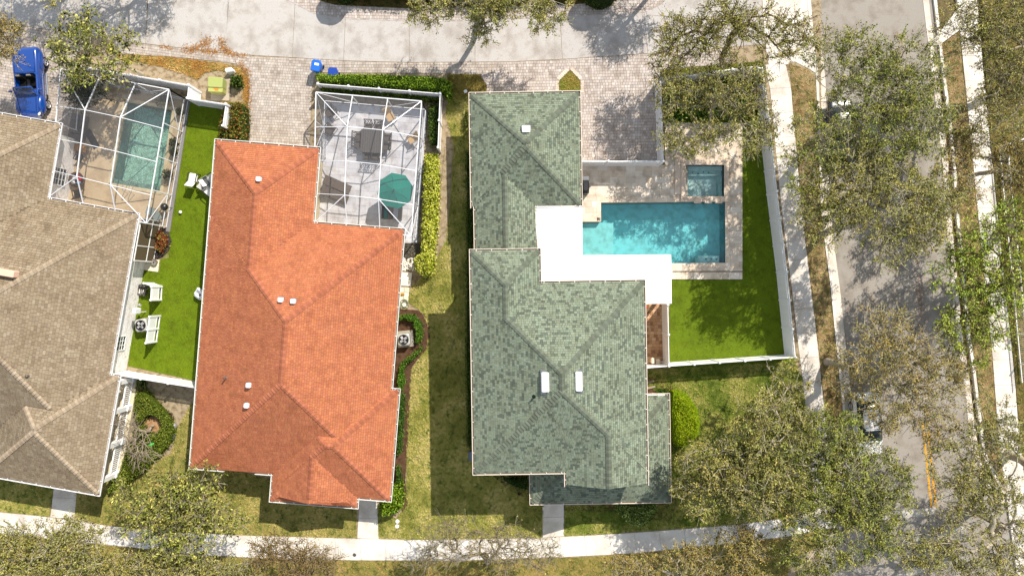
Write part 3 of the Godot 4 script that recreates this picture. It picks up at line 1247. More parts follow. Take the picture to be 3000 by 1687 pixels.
func conditioner(label: String, at: Vector2, turn: float, base_w: float) -> void:
	var o := thing("air_conditioner", label, "air conditioner", xz(at), turn, "outdoor air conditioner units")
	var p := MB.new()
	p.pad(Vector3(0, 0, 0), Vector3(base_w, 0.1, base_w), 0.02, S(170, 164, 150))
	obj("slab", p, M.concrete, o)
	var b := MB.new()
	b.pad(Vector3(0, 0.1, 0), Vector3(0.84, 0.72, 0.84), 0.07, S(172, 172, 168))
	for k in 9:
		for s in [-1, 1]:
			b.cube(Vector3(0, 0.18 + k * 0.065, s * 0.423), Vector3(0.7, 0.02, 0.012), S(120, 120, 118))
			b.cube(Vector3(s * 0.423, 0.18 + k * 0.065, 0), Vector3(0.012, 0.02, 0.7), S(120, 120, 118))
	obj("casing", b, M.paint, o)
	var w := MB.new()
	w.lathe(Vector3(0, 0.823, 0), [Vector2(0.36, 0.0), Vector2(0.35, 0.03), Vector2(0.31, 0.03), Vector2(0.3, 0.004), Vector2(0.001, 0.004)], 28, S(38, 38, 40))
	obj("fan_well", w, M.paint, o)
	for k in 4:
		var f := MB.new()
		var a := TAU * k / 4 + 0.5
		f.box(Transform3D(Basis(Vector3.UP, a) * Basis(Vector3.RIGHT, 0.3), Vector3(cos(a) * 0.16, 0.84, -sin(a) * 0.16)), Vector3(0.22, 0.012, 0.17), S(186, 186, 188))
		obj("blade", f, M.paint, o)
	var g := MB.new()
	for k in 4:
		var r := 0.09 + k * 0.08
		var prev := Vector3(r, 0.872, 0)
		for q in range(1, 21):
			var a := TAU * q / 20
			var nx := Vector3(cos(a) * r, 0.872, sin(a) * r)
			g.bar(prev, nx, 0.006, 0.006, S(90, 90, 92))
			prev = nx
	for k in 6:
		var a := PI * k / 6
		g.bar(Vector3(cos(a) * 0.34, 0.878, sin(a) * 0.34), Vector3(-cos(a) * 0.34, 0.878, -sin(a) * 0.34), 0.007, 0.006, S(90, 90, 92))
	obj("grille", g, M.metal, o)

# a free-standing white vinyl screen beside equipment, from a to b
func equipment_screen(label: String, a: Vector2, b: Vector2, tall: float, bays: int) -> void:
	var o := thing("equipment_screen", label, "screen panel", xz(a), 0.0, "white screens round the yard equipment")
	var d := b - a
	var white := S(238, 239, 241)
	for k in bays + 1:
		var p := MB.new()
		p.cube(xz(d * k / bays, tall * 0.5), Vector3(0.11, tall, 0.11), white, -atan2(d.y, d.x))
		p.pad(xz(d * k / bays, tall), Vector3(0.14, 0.04, 0.14), 0.02, white, -atan2(d.y, d.x))
		obj("post", p, M.paint, o)
	for k in bays:
		var e := d.normalized() * 0.056
		var p0 := d * k / bays + e
		var p1 := d * (k + 1) / bays - e
		var pn := MB.new()
		pn.bar(xz(p0, 0.9), xz(p1, 0.9), 0.03, tall - 0.6, white)
		obj("panel", pn, M.paint, o)
		for y in [0.06, 0.46, tall - 0.06]:
			var r := MB.new()
			r.bar(xz(p0, y), xz(p1, y), 0.05, 0.09, white)
			obj("rail", r, M.paint, o)

func pot_plant(label: String, at: Vector2, r: float, cols: Array, sd: int, leafy := 0.45) -> void:
	rng.seed = sd
	var o := thing("potted_plant", label, "potted plant", xz(at, 0.03), 0.0, "potted plants round the tan pool deck")
	var p := MB.new()
	p.lathe(Vector3.ZERO, [Vector2(0.001, 0.0), Vector2(r * 0.7, 0.0), Vector2(r, 0.36), Vector2(r * 1.08, 0.38), Vector2(r * 0.9, 0.38), Vector2(r * 0.86, 0.32), Vector2(0.001, 0.32)], 18, S(96, 88, 78))
	obj("pot", p, M.matte, o)
	var f := MB.new()
	for k in 220:
		var g := rvec()
		g.y = absf(g.y)
		var d := (g + rvec() * 0.5).normalized() * 0.14
		f.leaf(Vector3(0, 0.36, 0) + g * leafy * sqrt(rng.randf()), d, d.cross(rvec()).normalized() * 0.035, hue(cols))
	obj("foliage", f, M.leaf, o)

func roof_vent(label: String, called: String, p: Vector3, s: Vector3, col: Color, turn: float, slope := 0.0) -> void:
	var o := thing(called, label, "roof vent", p, turn, "vents and flues on the roofs")
	var b := MB.new()
	b.cube(Vector3(0, -0.1, 0), Vector3(s.x * 1.25, 0.1, s.z * 1.25), S(150, 150, 150))
	obj("flashing", b, M.metal, o)
	var h := MB.new()
	h.pad(Vector3(0, -0.05, 0), s + Vector3(0, 0.05, 0), 0.03, col)
	obj("hood", h, M.paint, o)


# ---------------------------------------------------------------- the place
func _ready() -> void:
	var cam := Camera3D.new()
	cam.name = "camera"
	cam.fov = 44.57
	cam.near = 0.5
	cam.far = 400.0
	cam.position = Vector3(0, 49, 0)
	cam.rotation_degrees = Vector3(-90, 0, 0)
	add_child(cam)
	var sun := DirectionalLight3D.new()
	sun.name = "sun"
	sun.basis = Basis.looking_at(Vector3(-0.585, -1.0, 0.78).normalized())
	sun.light_energy = 1.45
	sun.light_angular_distance = 0.5
	sun.light_color = Color(1.0, 0.965, 0.91)
	sun.shadow_enabled = true
	add_child(sun)
	var sky := ProceduralSkyMaterial.new()
	sky.sky_top_color = Color(0.68, 0.72, 0.77)
	sky.sky_horizon_color = Color(0.86, 0.87, 0.88)
	sky.sky_curve = 0.12
	sky.ground_bottom_color = Color(0.35, 0.34, 0.3)
	sky.ground_horizon_color = Color(0.6, 0.6, 0.58)
	var env := Environment.new()
	env.background_mode = Environment.BG_SKY
	env.sky = Sky.new()
	env.sky.sky_material = sky
	env.background_energy_multiplier = 0.95
	env.tonemap_mode = Environment.TONE_MAPPER_LINEAR
	env.tonemap_exposure = 1.5
	env.sdfgi_enabled = true
	env.ssao_enabled = true
	env.ssil_enabled = true
	var we := WorldEnvironment.new()
	we.name = "environment"
	we.environment = env
	add_child(we)
	rng.seed = 5
	materials()
	setting()
	houses()
	yards()
	furniture()
	plants()

func setting() -> void:
	var pool := PackedVector2Array([Vector2(3.33,-5.96), Vector2(6.19,-5.96), Vector2(6.19,-5.96), Vector2(14.88,-6.06), Vector2(14.90,-1.73), Vector2(3.33,-1.65)])
	var spa := PackedVector2Array([Vector2(12.14,-8.58), Vector2(14.81,-8.58), Vector2(14.81,-6.39), Vector2(12.14,-6.39)])
	var tan_pool := PackedVector2Array([Vector2(-26.95,-13.01), Vector2(-23.69,-12.42), Vector2(-24.57,-6.73), Vector2(-28.00,-7.30)])
	# the lie of the land, left open where the pools are sunk
	var land := MB.new()
	var cutsx := [-160.0, -26.0, 9.4, 13.5, 160.0]
	for k in 4:
		var got: Array[PackedVector2Array] = [PackedVector2Array([Vector2(cutsx[k], -120), Vector2(cutsx[k + 1], -120), Vector2(cutsx[k + 1], 120), Vector2(cutsx[k], 120)])]
		for h in [pool, spa, tan_pool]:
			var next: Array[PackedVector2Array] = []
			for g in got:
				next.append_array(Geometry2D.clip_polygons(g, h))
			got = next
		for g in got:
			land.slab(g, -0.21, -0.2, S(112, 102, 72))
	struct("terrain", land, M.soil)
	var soil := MB.new()
	cutsx = [-60.0, -26.0, 9.4, 13.5, 21.6]
	for k in 4:
		var got: Array[PackedVector2Array] = [PackedVector2Array([Vector2(cutsx[k], -36), Vector2(cutsx[k + 1], -36), Vector2(cutsx[k + 1], 36), Vector2(cutsx[k], 36)])]
		for h in [pool, spa, tan_pool]:
			var next: Array[PackedVector2Array] = []
			for g in got:
				next.append_array(Geometry2D.clip_polygons(g, h))
			got = next
		for g in got:
			soil.slab(g, -0.19, -0.02, S(168, 152, 128))
	struct("ground", soil, M.soil)

	# the alley: poured slabs with a joint every few metres
	var tops := [Vector2(-60, -80), Vector2(20, -70), Vector2(435, 5), Vector2(668, 15)]
	var alley := Node3D.new()
	alley.name = "alley_road"
	alley.set_meta("kind", "structure")
	add_child(alley)
	for poly in [
		PackedVector2Array([Vector2(-38.57,-22.70), Vector2(-35.10,-22.70), Vector2(-35.00,-18.42), Vector2(-38.57,-18.89)]), PackedVector2Array([Vector2(-35.00,-22.70), Vector2(-25.43,-22.46), Vector2(-25.62,-17.06), Vector2(-32.02,-17.99), Vector2(-34.90,-18.44)]), PackedVector2Array([Vector2(-25.33,-21.04), Vector2(-19.88,-21.04), Vector2(-19.81,-19.75), Vector2(-20.05,-16.42), Vector2(-22.83,-16.75), Vector2(-25.55,-17.06)]), PackedVector2Array([Vector2(-19.79,-21.04), Vector2(-16.90,-20.37), Vector2(-15.19,-19.94), Vector2(-15.38,-16.11), Vector2(-17.86,-16.25), Vector2(-19.98,-16.42)]),
		PackedVector2Array([Vector2(-15.12,-19.89), Vector2(-13.90,-19.20), Vector2(-11.67,-18.82), Vector2(-11.81,-15.89), Vector2(-15.31,-16.11)]), PackedVector2Array([Vector2(-11.60,-18.80), Vector2(-7.21,-18.65), Vector2(-7.21,-15.77), Vector2(-11.74,-15.89)]), PackedVector2Array([Vector2(-7.14,-18.65), Vector2(-2.62,-18.65), Vector2(-2.62,-15.80), Vector2(-7.14,-15.77)]), PackedVector2Array([Vector2(-2.55,-18.65), Vector2(3.31,-18.94), Vector2(3.48,-15.99), Vector2(0.00,-15.82), Vector2(-2.55,-15.80)]), PackedVector2Array([Vector2(3.38,-18.94), Vector2(9.19,-19.25), Vector2(9.45,-16.39), Vector2(3.55,-15.99)]),
		PackedVector2Array([Vector2(9.26,-19.25), Vector2(10.40,-19.73), Vector2(12.14,-21.51), Vector2(14.05,-21.51), Vector2(14.24,-16.75), Vector2(12.14,-16.54), Vector2(9.52,-16.39)]), PackedVector2Array([Vector2(14.12,-21.51), Vector2(17.33,-21.51), Vector2(17.62,-17.04), Vector2(14.31,-16.75)])]:
		var mb := MB.new()
		mb.slab(Geometry2D.offset_polygon(poly, 0.02)[0], -0.19, 0.0, vary(S(180, 176, 173), 0.03))
		obj("slab", mb, M.concrete, alley)
	var apron := MB.new()
	apron.slab(PackedVector2Array([Vector2(17.40,-21.51), Vector2(20.76,-21.51), Vector2(21.29,-14.96), Vector2(20.62,-15.35), Vector2(19.76,-15.80), Vector2(19.29,-15.70), Vector2(19.33,-15.61), Vector2(17.95,-15.51), Vector2(17.69,-17.04)]), -0.19, 0.0, S(214, 208, 200))
	obj("slab", apron, M.walk, alley)

	# the street, its gutters and kerbs
	var street := MB.new()
	street.slab(PackedVector2Array([Vector2(20.00,-24.85), Vector2(29.64,-24.85), Vector2(30.00,-12.23), Vector2(30.95,-1.04), Vector2(32.14,10.39), Vector2(32.67,13.49), Vector2(33.33,14.56), Vector2(34.52,15.30), Vector2(45.24,15.63), Vector2(45.24,27.54), Vector2(16.67,27.54), Vector2(19.76,18.96), Vector2(22.38,17.06), Vector2(23.45,11.11), Vector2(22.38,-0.32), Vector2(21.43,-12.94)]), -0.2, -0.12, S(158, 152, 145))
	struct("street", street, M.asphalt)
	for e in [[PackedVector2Array([Vector2(20.52,-23.65), Vector2(20.86,-19.37), Vector2(21.43,-14.96), Vector2(21.81,-4.85), Vector2(22.45,-0.13), Vector2(22.95,5.20), Vector2(23.26,7.80), Vector2(23.55,11.35), Vector2(23.29,13.25), Vector2(22.50,14.73)]), PackedVector2Array([Vector2(21.05,-23.65), Vector2(21.38,-19.37), Vector2(21.93,-14.96), Vector2(22.31,-4.85), Vector2(22.95,-0.13), Vector2(23.48,5.20), Vector2(23.79,7.80), Vector2(24.07,11.35), Vector2(23.81,13.49), Vector2(22.90,15.11)])], [PackedVector2Array([Vector2(28.33,-23.65), Vector2(28.76,-20.08), Vector2(29.21,-16.39), Vector2(29.67,-12.73), Vector2(30.10,-9.37), Vector2(30.29,-5.37), Vector2(30.69,-1.23), Vector2(31.14,3.82), Vector2(31.64,6.58), Vector2(32.00,10.04), Vector2(32.52,13.25), Vector2(33.10,14.44), Vector2(34.29,15.15), Vector2(37.14,15.39)]), PackedVector2Array([Vector2(28.79,-23.65), Vector2(29.19,-20.08), Vector2(29.62,-16.39), Vector2(30.07,-12.73), Vector2(30.52,-9.37), Vector2(30.71,-5.37), Vector2(31.12,-1.23), Vector2(31.57,3.82), Vector2(32.07,6.58), Vector2(32.43,10.04), Vector2(32.95,13.06), Vector2(33.43,14.06), Vector2(34.43,14.68), Vector2(37.19,14.92)])]]:
		slabs("street_gutter", e[0], e[1], 3.0, -0.2, -0.1, S(214, 206, 196), M.walk)
	for e in [[PackedVector2Array([Vector2(20.31,-23.65), Vector2(20.64,-19.37), Vector2(21.21,-14.96), Vector2(21.60,-4.85), Vector2(22.24,-0.13), Vector2(22.74,5.20), Vector2(23.05,7.80), Vector2(23.33,11.35), Vector2(23.10,13.20), Vector2(22.29,14.63)]), PackedVector2Array([Vector2(20.50,-23.65), Vector2(20.83,-19.37), Vector2(21.40,-14.96), Vector2(21.79,-4.85), Vector2(22.43,-0.13), Vector2(22.93,5.20), Vector2(23.24,7.80), Vector2(23.52,11.35), Vector2(23.26,13.25), Vector2(22.48,14.73)])], [PackedVector2Array([Vector2(29.05,-23.65), Vector2(29.45,-20.08), Vector2(29.88,-16.39), Vector2(30.33,-12.73), Vector2(30.76,-9.37), Vector2(30.98,-5.37), Vector2(31.38,-1.23), Vector2(31.83,3.82), Vector2(32.31,6.58), Vector2(32.67,10.04), Vector2(33.14,12.96), Vector2(33.57,13.89), Vector2(34.52,14.49), Vector2(37.19,14.73)]), PackedVector2Array([Vector2(29.26,-23.65), Vector2(29.67,-20.08), Vector2(30.10,-16.39), Vector2(30.55,-12.73), Vector2(30.98,-9.37), Vector2(31.19,-5.37), Vector2(31.60,-1.23), Vector2(32.05,3.82), Vector2(32.52,6.58), Vector2(32.88,10.04), Vector2(33.36,12.82), Vector2(33.74,13.70), Vector2(34.62,14.27), Vector2(37.24,14.51)])]]:
		slabs("kerb", e[0], e[1], 3.0, -0.2, 0.02, S(224, 218, 210), M.walk)
	var paint := MB.new()
	for e in [[PackedVector2Array([Vector2(28.69,9.44), Vector2(28.83,9.44), Vector2(29.45,15.32), Vector2(29.29,15.32)])], [PackedVector2Array([Vector2(29.00,9.44), Vector2(29.14,9.44), Vector2(29.76,15.30), Vector2(29.60,15.30)])]]:
		paint.slab(e[0], -0.12, -0.114, S(200, 150, 54))
	struct("centre_line_marking", paint, M.matte)
	var white := MB.new()
	white.slab(PackedVector2Array([Vector2(25.24,15.73), Vector2(29.64,15.35), Vector2(29.69,15.87), Vector2(25.29,16.27)]), -0.12, -0.114, S(178, 174, 168))
	struct("stop_line_marking", white, M.matte)
	for e in [PackedVector2Array([Vector2(26.67,17.87), Vector2(32.38,16.46), Vector2(32.43,16.73), Vector2(26.71,18.15)]), PackedVector2Array([Vector2(26.19,20.25), Vector2(31.67,18.77), Vector2(31.71,19.04), Vector2(26.24,20.54)])]:
		var c := MB.new()
		c.slab(e, -0.12, -0.114, S(166, 162, 155))
		struct("crosswalk_marking", c, M.matte)

	# pavements
	slabs("sidewalk", PackedVector2Array([Vector2(-36.67,15.56), Vector2(-35.71,15.65), Vector2(-32.26,15.99), Vector2(-28.55,16.56), Vector2(-23.33,17.06), Vector2(-17.86,17.30), Vector2(-10.88,17.49), Vector2(-6.21,17.58), Vector2(0.00,17.49), Vector2(3.62,17.35), Vector2(7.45,17.15), Vector2(13.05,16.73), Vector2(15.83,16.51), Vector2(19.05,16.06), Vector2(22.29,15.15)]), PackedVector2Array([Vector2(-36.67,16.99), Vector2(-35.71,17.11), Vector2(-30.12,17.70), Vector2(-21.74,18.61), Vector2(-17.86,18.82), Vector2(-13.86,18.94), Vector2(-10.88,18.99), Vector2(-3.88,19.01), Vector2(0.00,18.87), Vector2(4.38,18.73), Vector2(8.38,18.51), Vector2(13.98,17.94), Vector2(19.05,17.35), Vector2(22.57,16.70)]), 1.75, -0.19, 0.01, S(218, 213, 206), M.walk)
	slabs("sidewalk", PackedVector2Array([Vector2(17.64,-15.56), Vector2(17.95,-14.61), Vector2(18.79,-5.80), Vector2(19.52,-0.13), Vector2(19.98,3.96), Vector2(20.33,6.58), Vector2(20.74,10.68), Vector2(21.24,15.15)]), PackedVector2Array([Vector2(19.10,-15.65), Vector2(19.43,-14.61), Vector2(20.19,-5.80), Vector2(20.86,-0.13), Vector2(21.36,3.96), Vector2(21.62,6.58), Vector2(22.05,10.68), Vector2(22.48,15.06)]), 1.75, -0.19, 0.01, S(216, 211, 205), M.walk)
	slabs("sidewalk", PackedVector2Array([Vector2(30.95,-21.51), Vector2(31.29,-17.96), Vector2(32.07,-10.08), Vector2(32.38,-6.75), Vector2(33.05,-0.13), Vector2(33.50,3.96), Vector2(33.69,6.58), Vector2(33.95,10.04), Vector2(34.40,13.73), Vector2(34.88,17.06), Vector2(35.36,20.87)]), PackedVector2Array([Vector2(32.33,-21.51), Vector2(32.67,-17.96), Vector2(33.40,-10.08), Vector2(33.76,-6.75), Vector2(34.43,-0.13), Vector2(34.88,3.96), Vector2(35.14,6.58), Vector2(35.40,10.04), Vector2(35.86,13.73), Vector2(36.33,17.06), Vector2(36.81,20.87)]), 1.75, -0.19, 0.01, S(218, 213, 206), M.walk)
	for e in [[PackedVector2Array([Vector2(-31.93,13.25), Vector2(-32.24,15.99)]), PackedVector2Array([Vector2(-30.31,13.25), Vector2(-30.55,16.13)])], [PackedVector2Array([Vector2(-10.55,13.25), Vector2(-10.81,17.46)]), PackedVector2Array([Vector2(-9.48,13.25), Vector2(-9.31,17.51)])], [PackedVector2Array([Vector2(2.10,13.25), Vector2(2.14,17.39)]), PackedVector2Array([Vector2(3.62,13.25), Vector2(3.64,17.32)])]]:
		slabs("front_path", e[0], e[1], 1.6, -0.19, 0.012, S(214, 208, 199), M.walk)
	slabs("sidewalk_ramp", PackedVector2Array([Vector2(29.88,-16.96), Vector2(29.17,-16.96)]), PackedVector2Array([Vector2(31.24,-17.96), Vector2(31.24,-19.61)]), 3.0, -0.19, 0.005, S(220, 215, 208), M.walk)

	# brick paving
	var tones := [S(184, 175, 167), S(177, 168, 160), S(191, 182, 174), S(170, 161, 153), S(181, 171, 162)]
	var warm := [S(190, 181, 176), S(182, 172, 167), S(197, 189, 184), S(174, 165, 159), S(186, 175, 168)]
	for e in [
		["paver_driveway", PackedVector2Array([Vector2(-18.40,-15.04), Vector2(-18.21,-16.13), Vector2(-13.57,-15.96), Vector2(-13.69,-14.96), Vector2(-14.00,-13.85), Vector2(-14.17,-9.32), Vector2(-19.05,-9.32), Vector2(-18.52,-11.99), Vector2(-18.31,-13.89)]), 0.05, tones, 0.19],
		["paver_path", PackedVector2Array([Vector2(-27.86,-17.27), Vector2(-25.64,-16.99), Vector2(-22.83,-16.68), Vector2(-20.07,-16.35), Vector2(-18.21,-16.15), Vector2(-18.40,-15.08), Vector2(-19.29,-15.65), Vector2(-20.07,-15.77), Vector2(-23.76,-16.13), Vector2(-26.19,-16.27), Vector2(-27.74,-16.37)]), 0.13, tones, 0.19],
		["paver_path", PackedVector2Array([Vector2(-13.52,-15.94), Vector2(-11.79,-15.82), Vector2(-7.19,-15.70), Vector2(-2.60,-15.73), Vector2(-1.43,-15.75), Vector2(-1.43,-14.92), Vector2(-2.26,-14.92), Vector2(-13.48,-15.04)]), 0.0, tones, 0.19],
		["paver_driveway", PackedVector2Array([Vector2(-1.38,-15.75), Vector2(0.00,-15.75), Vector2(3.50,-15.92), Vector2(9.52,-16.32), Vector2(15.24,-16.70), Vector2(15.24,-15.65), Vector2(10.36,-15.23), Vector2(10.12,-8.61), Vector2(4.76,-8.61), Vector2(4.76,-13.42), Vector2(4.79,-14.46), Vector2(4.05,-15.23), Vector2(3.29,-14.46), Vector2(3.26,-12.94), Vector2(-1.79,-12.94), Vector2(-1.74,-14.13), Vector2(-2.21,-14.89), Vector2(-1.38,-14.92)]), -0.02, warm, 0.2],
		["paver_driveway", PackedVector2Array([Vector2(-37.14,-18.75), Vector2(-34.93,-18.37), Vector2(-32.02,-17.92), Vector2(-29.48,-17.51), Vector2(-30.79,-15.68), Vector2(-29.88,-14.49), Vector2(-30.43,-10.56), Vector2(-32.14,-9.85), Vector2(-37.14,-10.80)]), 0.17, tones, 0.19],
		["paver_path", PackedVector2Array([Vector2(-16.95,-20.56), Vector2(-15.64,-20.06), Vector2(-13.90,-19.15), Vector2(-11.60,-18.75), Vector2(-7.19,-18.61), Vector2(-3.50,-18.61), Vector2(3.31,-18.89), Vector2(9.19,-19.20), Vector2(10.29,-19.68), Vector2(11.00,-20.37), Vector2(9.05,-20.18), Vector2(4.40,-19.77), Vector2(-3.50,-19.54), Vector2(-7.55,-19.49), Vector2(-12.33,-19.73), Vector2(-13.57,-20.08), Vector2(-14.76,-20.65)]), 0.02, warm, 0.2]]:
		var o := Node3D.new()
		o.name = numbered(e[0])
		o.set_meta("kind", "structure")
		add_child(o)
		var bed := MB.new()
		bed.slab(e[1], -0.19, -0.008, S(120, 106, 92))
		obj("sand_bed", bed, M.matte, o)
		tiles(o, "paver", e[1], [], e[2], e[4], 0.15, 0.25, 0.016, 0.012, 0.05, e[3], M.paver, 0.09, 300)
	# pale soldier course round the grass island in the drive
	var edge := MB.new()
	var ring := PackedVector2Array([Vector2(3.26,-13.61), Vector2(3.29,-14.46), Vector2(4.05,-15.25), Vector2(4.79,-14.46), Vector2(4.79,-13.61)])
	for k in 4:
		var count := int(ring[k].distance_to(ring[k + 1]) / 0.14)
		for q in count:
			var d := (ring[k + 1] - ring[k]).normalized()
			var p := ring[k] + d * 0.14 * (q + 0.5)
			edge.cube(xz(p + Vector2(d.y, -d.x) * 0.12, 0.012), Vector3(0.125, 0.05, 0.24), vary(S(216, 200, 186), 0.1), -atan2(d.y, d.x))
	var border := struct("paver_border", edge, M.paver)

	# lawns
	var lawns := [
		["lawn", PackedVector2Array([Vector2(-4.33,-13.54), Vector2(-2.50,-13.54), Vector2(-2.38,12.89), Vector2(2.05,12.89), Vector2(2.19,15.15), Vector2(2.10,17.42), Vector2(0.00,17.44), Vector2(-6.21,17.54), Vector2(-9.29,17.44), Vector2(-9.43,15.15), Vector2(-8.10,16.11), Vector2(-7.38,15.15), Vector2(-7.33,11.58), Vector2(-7.24,8.49), Vector2(-7.00,5.63), Vector2(-5.95,4.20), Vector2(-5.76,2.77), Vector2(-6.24,1.70), Vector2(-7.26,0.99), Vector2(-7.02,-0.08), Vector2(-5.48,-1.63), Vector2(-4.57,-3.42), Vector2(-4.33,-5.80), Vector2(-4.05,-9.85), Vector2(-4.64,-12.23)])],
		["lawn", PackedVector2Array([Vector2(-30.50,13.96), Vector2(-23.81,11.58), Vector2(-23.33,9.68), Vector2(-22.38,8.01), Vector2(-19.05,12.77), Vector2(-10.86,15.11), Vector2(-10.86,17.44), Vector2(-17.86,17.25), Vector2(-23.33,17.01), Vector2(-28.55,16.51), Vector2(-30.50,16.13)])],
		["lawn", PackedVector2Array([Vector2(-36.67,13.25), Vector2(-31.98,13.73), Vector2(-32.29,15.94), Vector2(-35.71,15.61), Vector2(-36.67,15.51)])],
		["lawn", PackedVector2Array([Vector2(3.67,14.92), Vector2(10.48,14.92), Vector2(10.95,14.20), Vector2(10.95,7.54), Vector2(9.29,6.82), Vector2(9.29,5.73), Vector2(19.76,5.11), Vector2(20.26,6.35), Vector2(20.67,10.63), Vector2(21.14,15.11), Vector2(19.05,15.96), Vector2(15.83,16.44), Vector2(13.05,16.65), Vector2(7.45,17.08), Vector2(3.67,17.30)])],
		["lawn", PackedVector2Array([Vector2(-36.67,17.06), Vector2(-30.12,17.77), Vector2(-21.74,18.68), Vector2(-17.86,18.89), Vector2(-13.86,19.01), Vector2(-3.88,19.08), Vector2(0.00,18.94), Vector2(4.38,18.80), Vector2(8.38,18.58), Vector2(13.98,18.01), Vector2(19.05,17.42), Vector2(22.38,16.82), Vector2(21.43,18.01), Vector2(19.52,18.96), Vector2(18.57,22.77), Vector2(-36.67,22.77)])],
		["verge", PackedVector2Array([Vector2(19.33,-15.65), Vector2(20.62,-15.30), Vector2(21.17,-14.61), Vector2(21.55,-4.85), Vector2(22.19,-0.13), Vector2(22.69,5.20), Vector2(23.00,7.80), Vector2(23.29,11.35), Vector2(23.00,13.25), Vector2(22.52,14.44), Vector2(22.10,10.68), Vector2(21.67,6.58), Vector2(21.40,3.96), Vector2(20.90,-0.13), Vector2(20.24,-5.80), Vector2(19.48,-14.61)])],
		["verge", PackedVector2Array([Vector2(29.93,-16.92), Vector2(31.21,-17.89), Vector2(32.02,-10.08), Vector2(32.33,-6.75), Vector2(33.00,-0.13), Vector2(33.45,3.96), Vector2(33.64,6.58), Vector2(33.90,10.04), Vector2(34.36,13.49), Vector2(34.52,14.11), Vector2(33.81,13.63), Vector2(33.40,12.77), Vector2(32.93,10.04), Vector2(32.57,6.58), Vector2(32.10,3.82), Vector2(31.64,-1.23), Vector2(31.24,-5.37), Vector2(31.02,-9.37), Vector2(30.60,-12.73)])],
		["lawn", PackedVector2Array([Vector2(32.71,-21.51), Vector2(33.45,-10.08), Vector2(33.81,-6.75), Vector2(34.48,-0.13), Vector2(34.93,3.96), Vector2(35.19,6.58), Vector2(35.45,10.04), Vector2(35.90,13.73), Vector2(35.95,14.32), Vector2(42.86,14.32), Vector2(42.86,-21.51)])],
		["lawn", PackedVector2Array([Vector2(-27.62,-16.32), Vector2(-23.76,-16.08), Vector2(-20.07,-15.63), Vector2(-19.05,-15.37), Vector2(-18.43,-14.73), Vector2(-18.43,-10.08), Vector2(-20.48,-10.08), Vector2(-20.24,-12.94), Vector2(-18.76,-12.94), Vector2(-18.76,-14.25), Vector2(-19.29,-14.94), Vector2(-20.48,-15.18), Vector2(-21.43,-15.04), Vector2(-22.02,-14.51), Vector2(-22.74,-14.92), Vector2(-24.29,-15.39), Vector2(-26.19,-15.75), Vector2(-27.38,-15.99)])],
		["lawn", PackedVector2Array([Vector2(3.31,-13.61), Vector2(3.31,-14.42), Vector2(4.05,-15.18), Vector2(4.74,-14.42), Vector2(4.74,-13.61)])],
		["lawn", PackedVector2Array([Vector2(-4.52,-14.89), Vector2(-2.29,-14.87), Vector2(-1.79,-14.13), Vector2(-1.81,-13.18), Vector2(-4.52,-13.18)])],
		["lawn", PackedVector2Array([Vector2(10.38,-15.18), Vector2(15.24,-15.61), Vector2(17.50,-15.85), Vector2(17.62,-15.42), Vector2(17.52,-14.99), Vector2(10.48,-14.46)])],
		["lawn", PackedVector2Array([Vector2(-13.57,-20.08), Vector2(-12.33,-19.77), Vector2(-7.55,-19.54), Vector2(-3.50,-19.58), Vector2(4.40,-19.82), Vector2(9.05,-20.23), Vector2(9.52,-24.85), Vector2(-15.24,-24.85), Vector2(-14.76,-20.70)])]]
	for k in lawns.size():
		var mb := MB.new()
		mb.slab(lawns[k][1], -0.19, 0.0 + 0.001 * (k % 3), [S(148, 142, 74), S(150, 140, 80), S(146, 138, 74), S(122, 126, 58), S(146, 132, 76), S(158, 136, 102), S(158, 136, 102), S(124, 108, 66), S(160, 130, 80), S(140, 124, 66), S(128, 112, 62), S(110, 108, 44), S(92, 80, 48)][k])
		struct(lawns[k][0], mb, M.lawn)
	var green := [S(120, 120, 58), S(144, 146, 66), S(168, 160, 88), S(190, 176, 114)]
	var dry := [S(138, 112, 74), S(168, 138, 94), S(158, 144, 92), S(194, 168, 126)]
	grass("grass", lawns[0][1], [], 130, 0.085, green, "yellow-green lawn grass between the red and green roofed houses", 21)
	grass("grass", lawns[1][1], [], 90, 0.08, [S(130, 124, 66), S(162, 150, 82), S(186, 168, 108)], "dry yellowish lawn grass before the red roofed house", 22)
	grass("grass", lawns[2][1], [], 80, 0.08, green, "small lawn before the tan roofed house", 23)
	grass("grass", lawns[3][1], [], 130, 0.09, [S(88, 108, 38), S(122, 136, 52), S(152, 154, 74), S(174, 166, 98)], "green lawn grass on the street side of the green roofed house", 24)
	grass("grass", lawns[4][1], [], 80, 0.09, [S(122, 114, 60), S(154, 138, 76), S(166, 138, 84)], "olive and rust lawn below the front sidewalk", 25)
	grass("dry_grass", lawns[5][1], [], 90, 0.08, dry, "brown dry verge grass by the white fence side of the street", 26)
	grass("dry_grass", lawns[6][1], [], 90, 0.08, dry, "brown dry verge grass on the far side of the street", 27)
	grass("grass", lawns[7][1], [], 40, 0.09, [S(108, 96, 56), S(136, 118, 70), S(128, 126, 66)], "brownish yard grass beyond the far sidewalk", 28)
	grass("dry_grass", lawns[8][1], [], 130, 0.11, [S(170, 120, 62), S(180, 138, 76), S(136, 130, 66), S(196, 162, 100)], "tall straw-coloured grass strip round the utility box", 29)
	grass("grass", lawns[9][1], [], 150, 0.12, [S(124, 118, 52), S(156, 130, 68), S(116, 126, 50)], "rusty tufts in the pointed island of the driveway", 30)
	grass("grass", lawns[10][1], [], 120, 0.1, [S(102, 98, 44), S(146, 120, 66), S(122, 122, 54)], "rusty grass corner at the end of the long hedge", 31)
	grass("grass", lawns[11][1], [], 90, 0.1, [S(82, 88, 30), S(112, 114, 44)], "green strip behind the yard fence", 32)
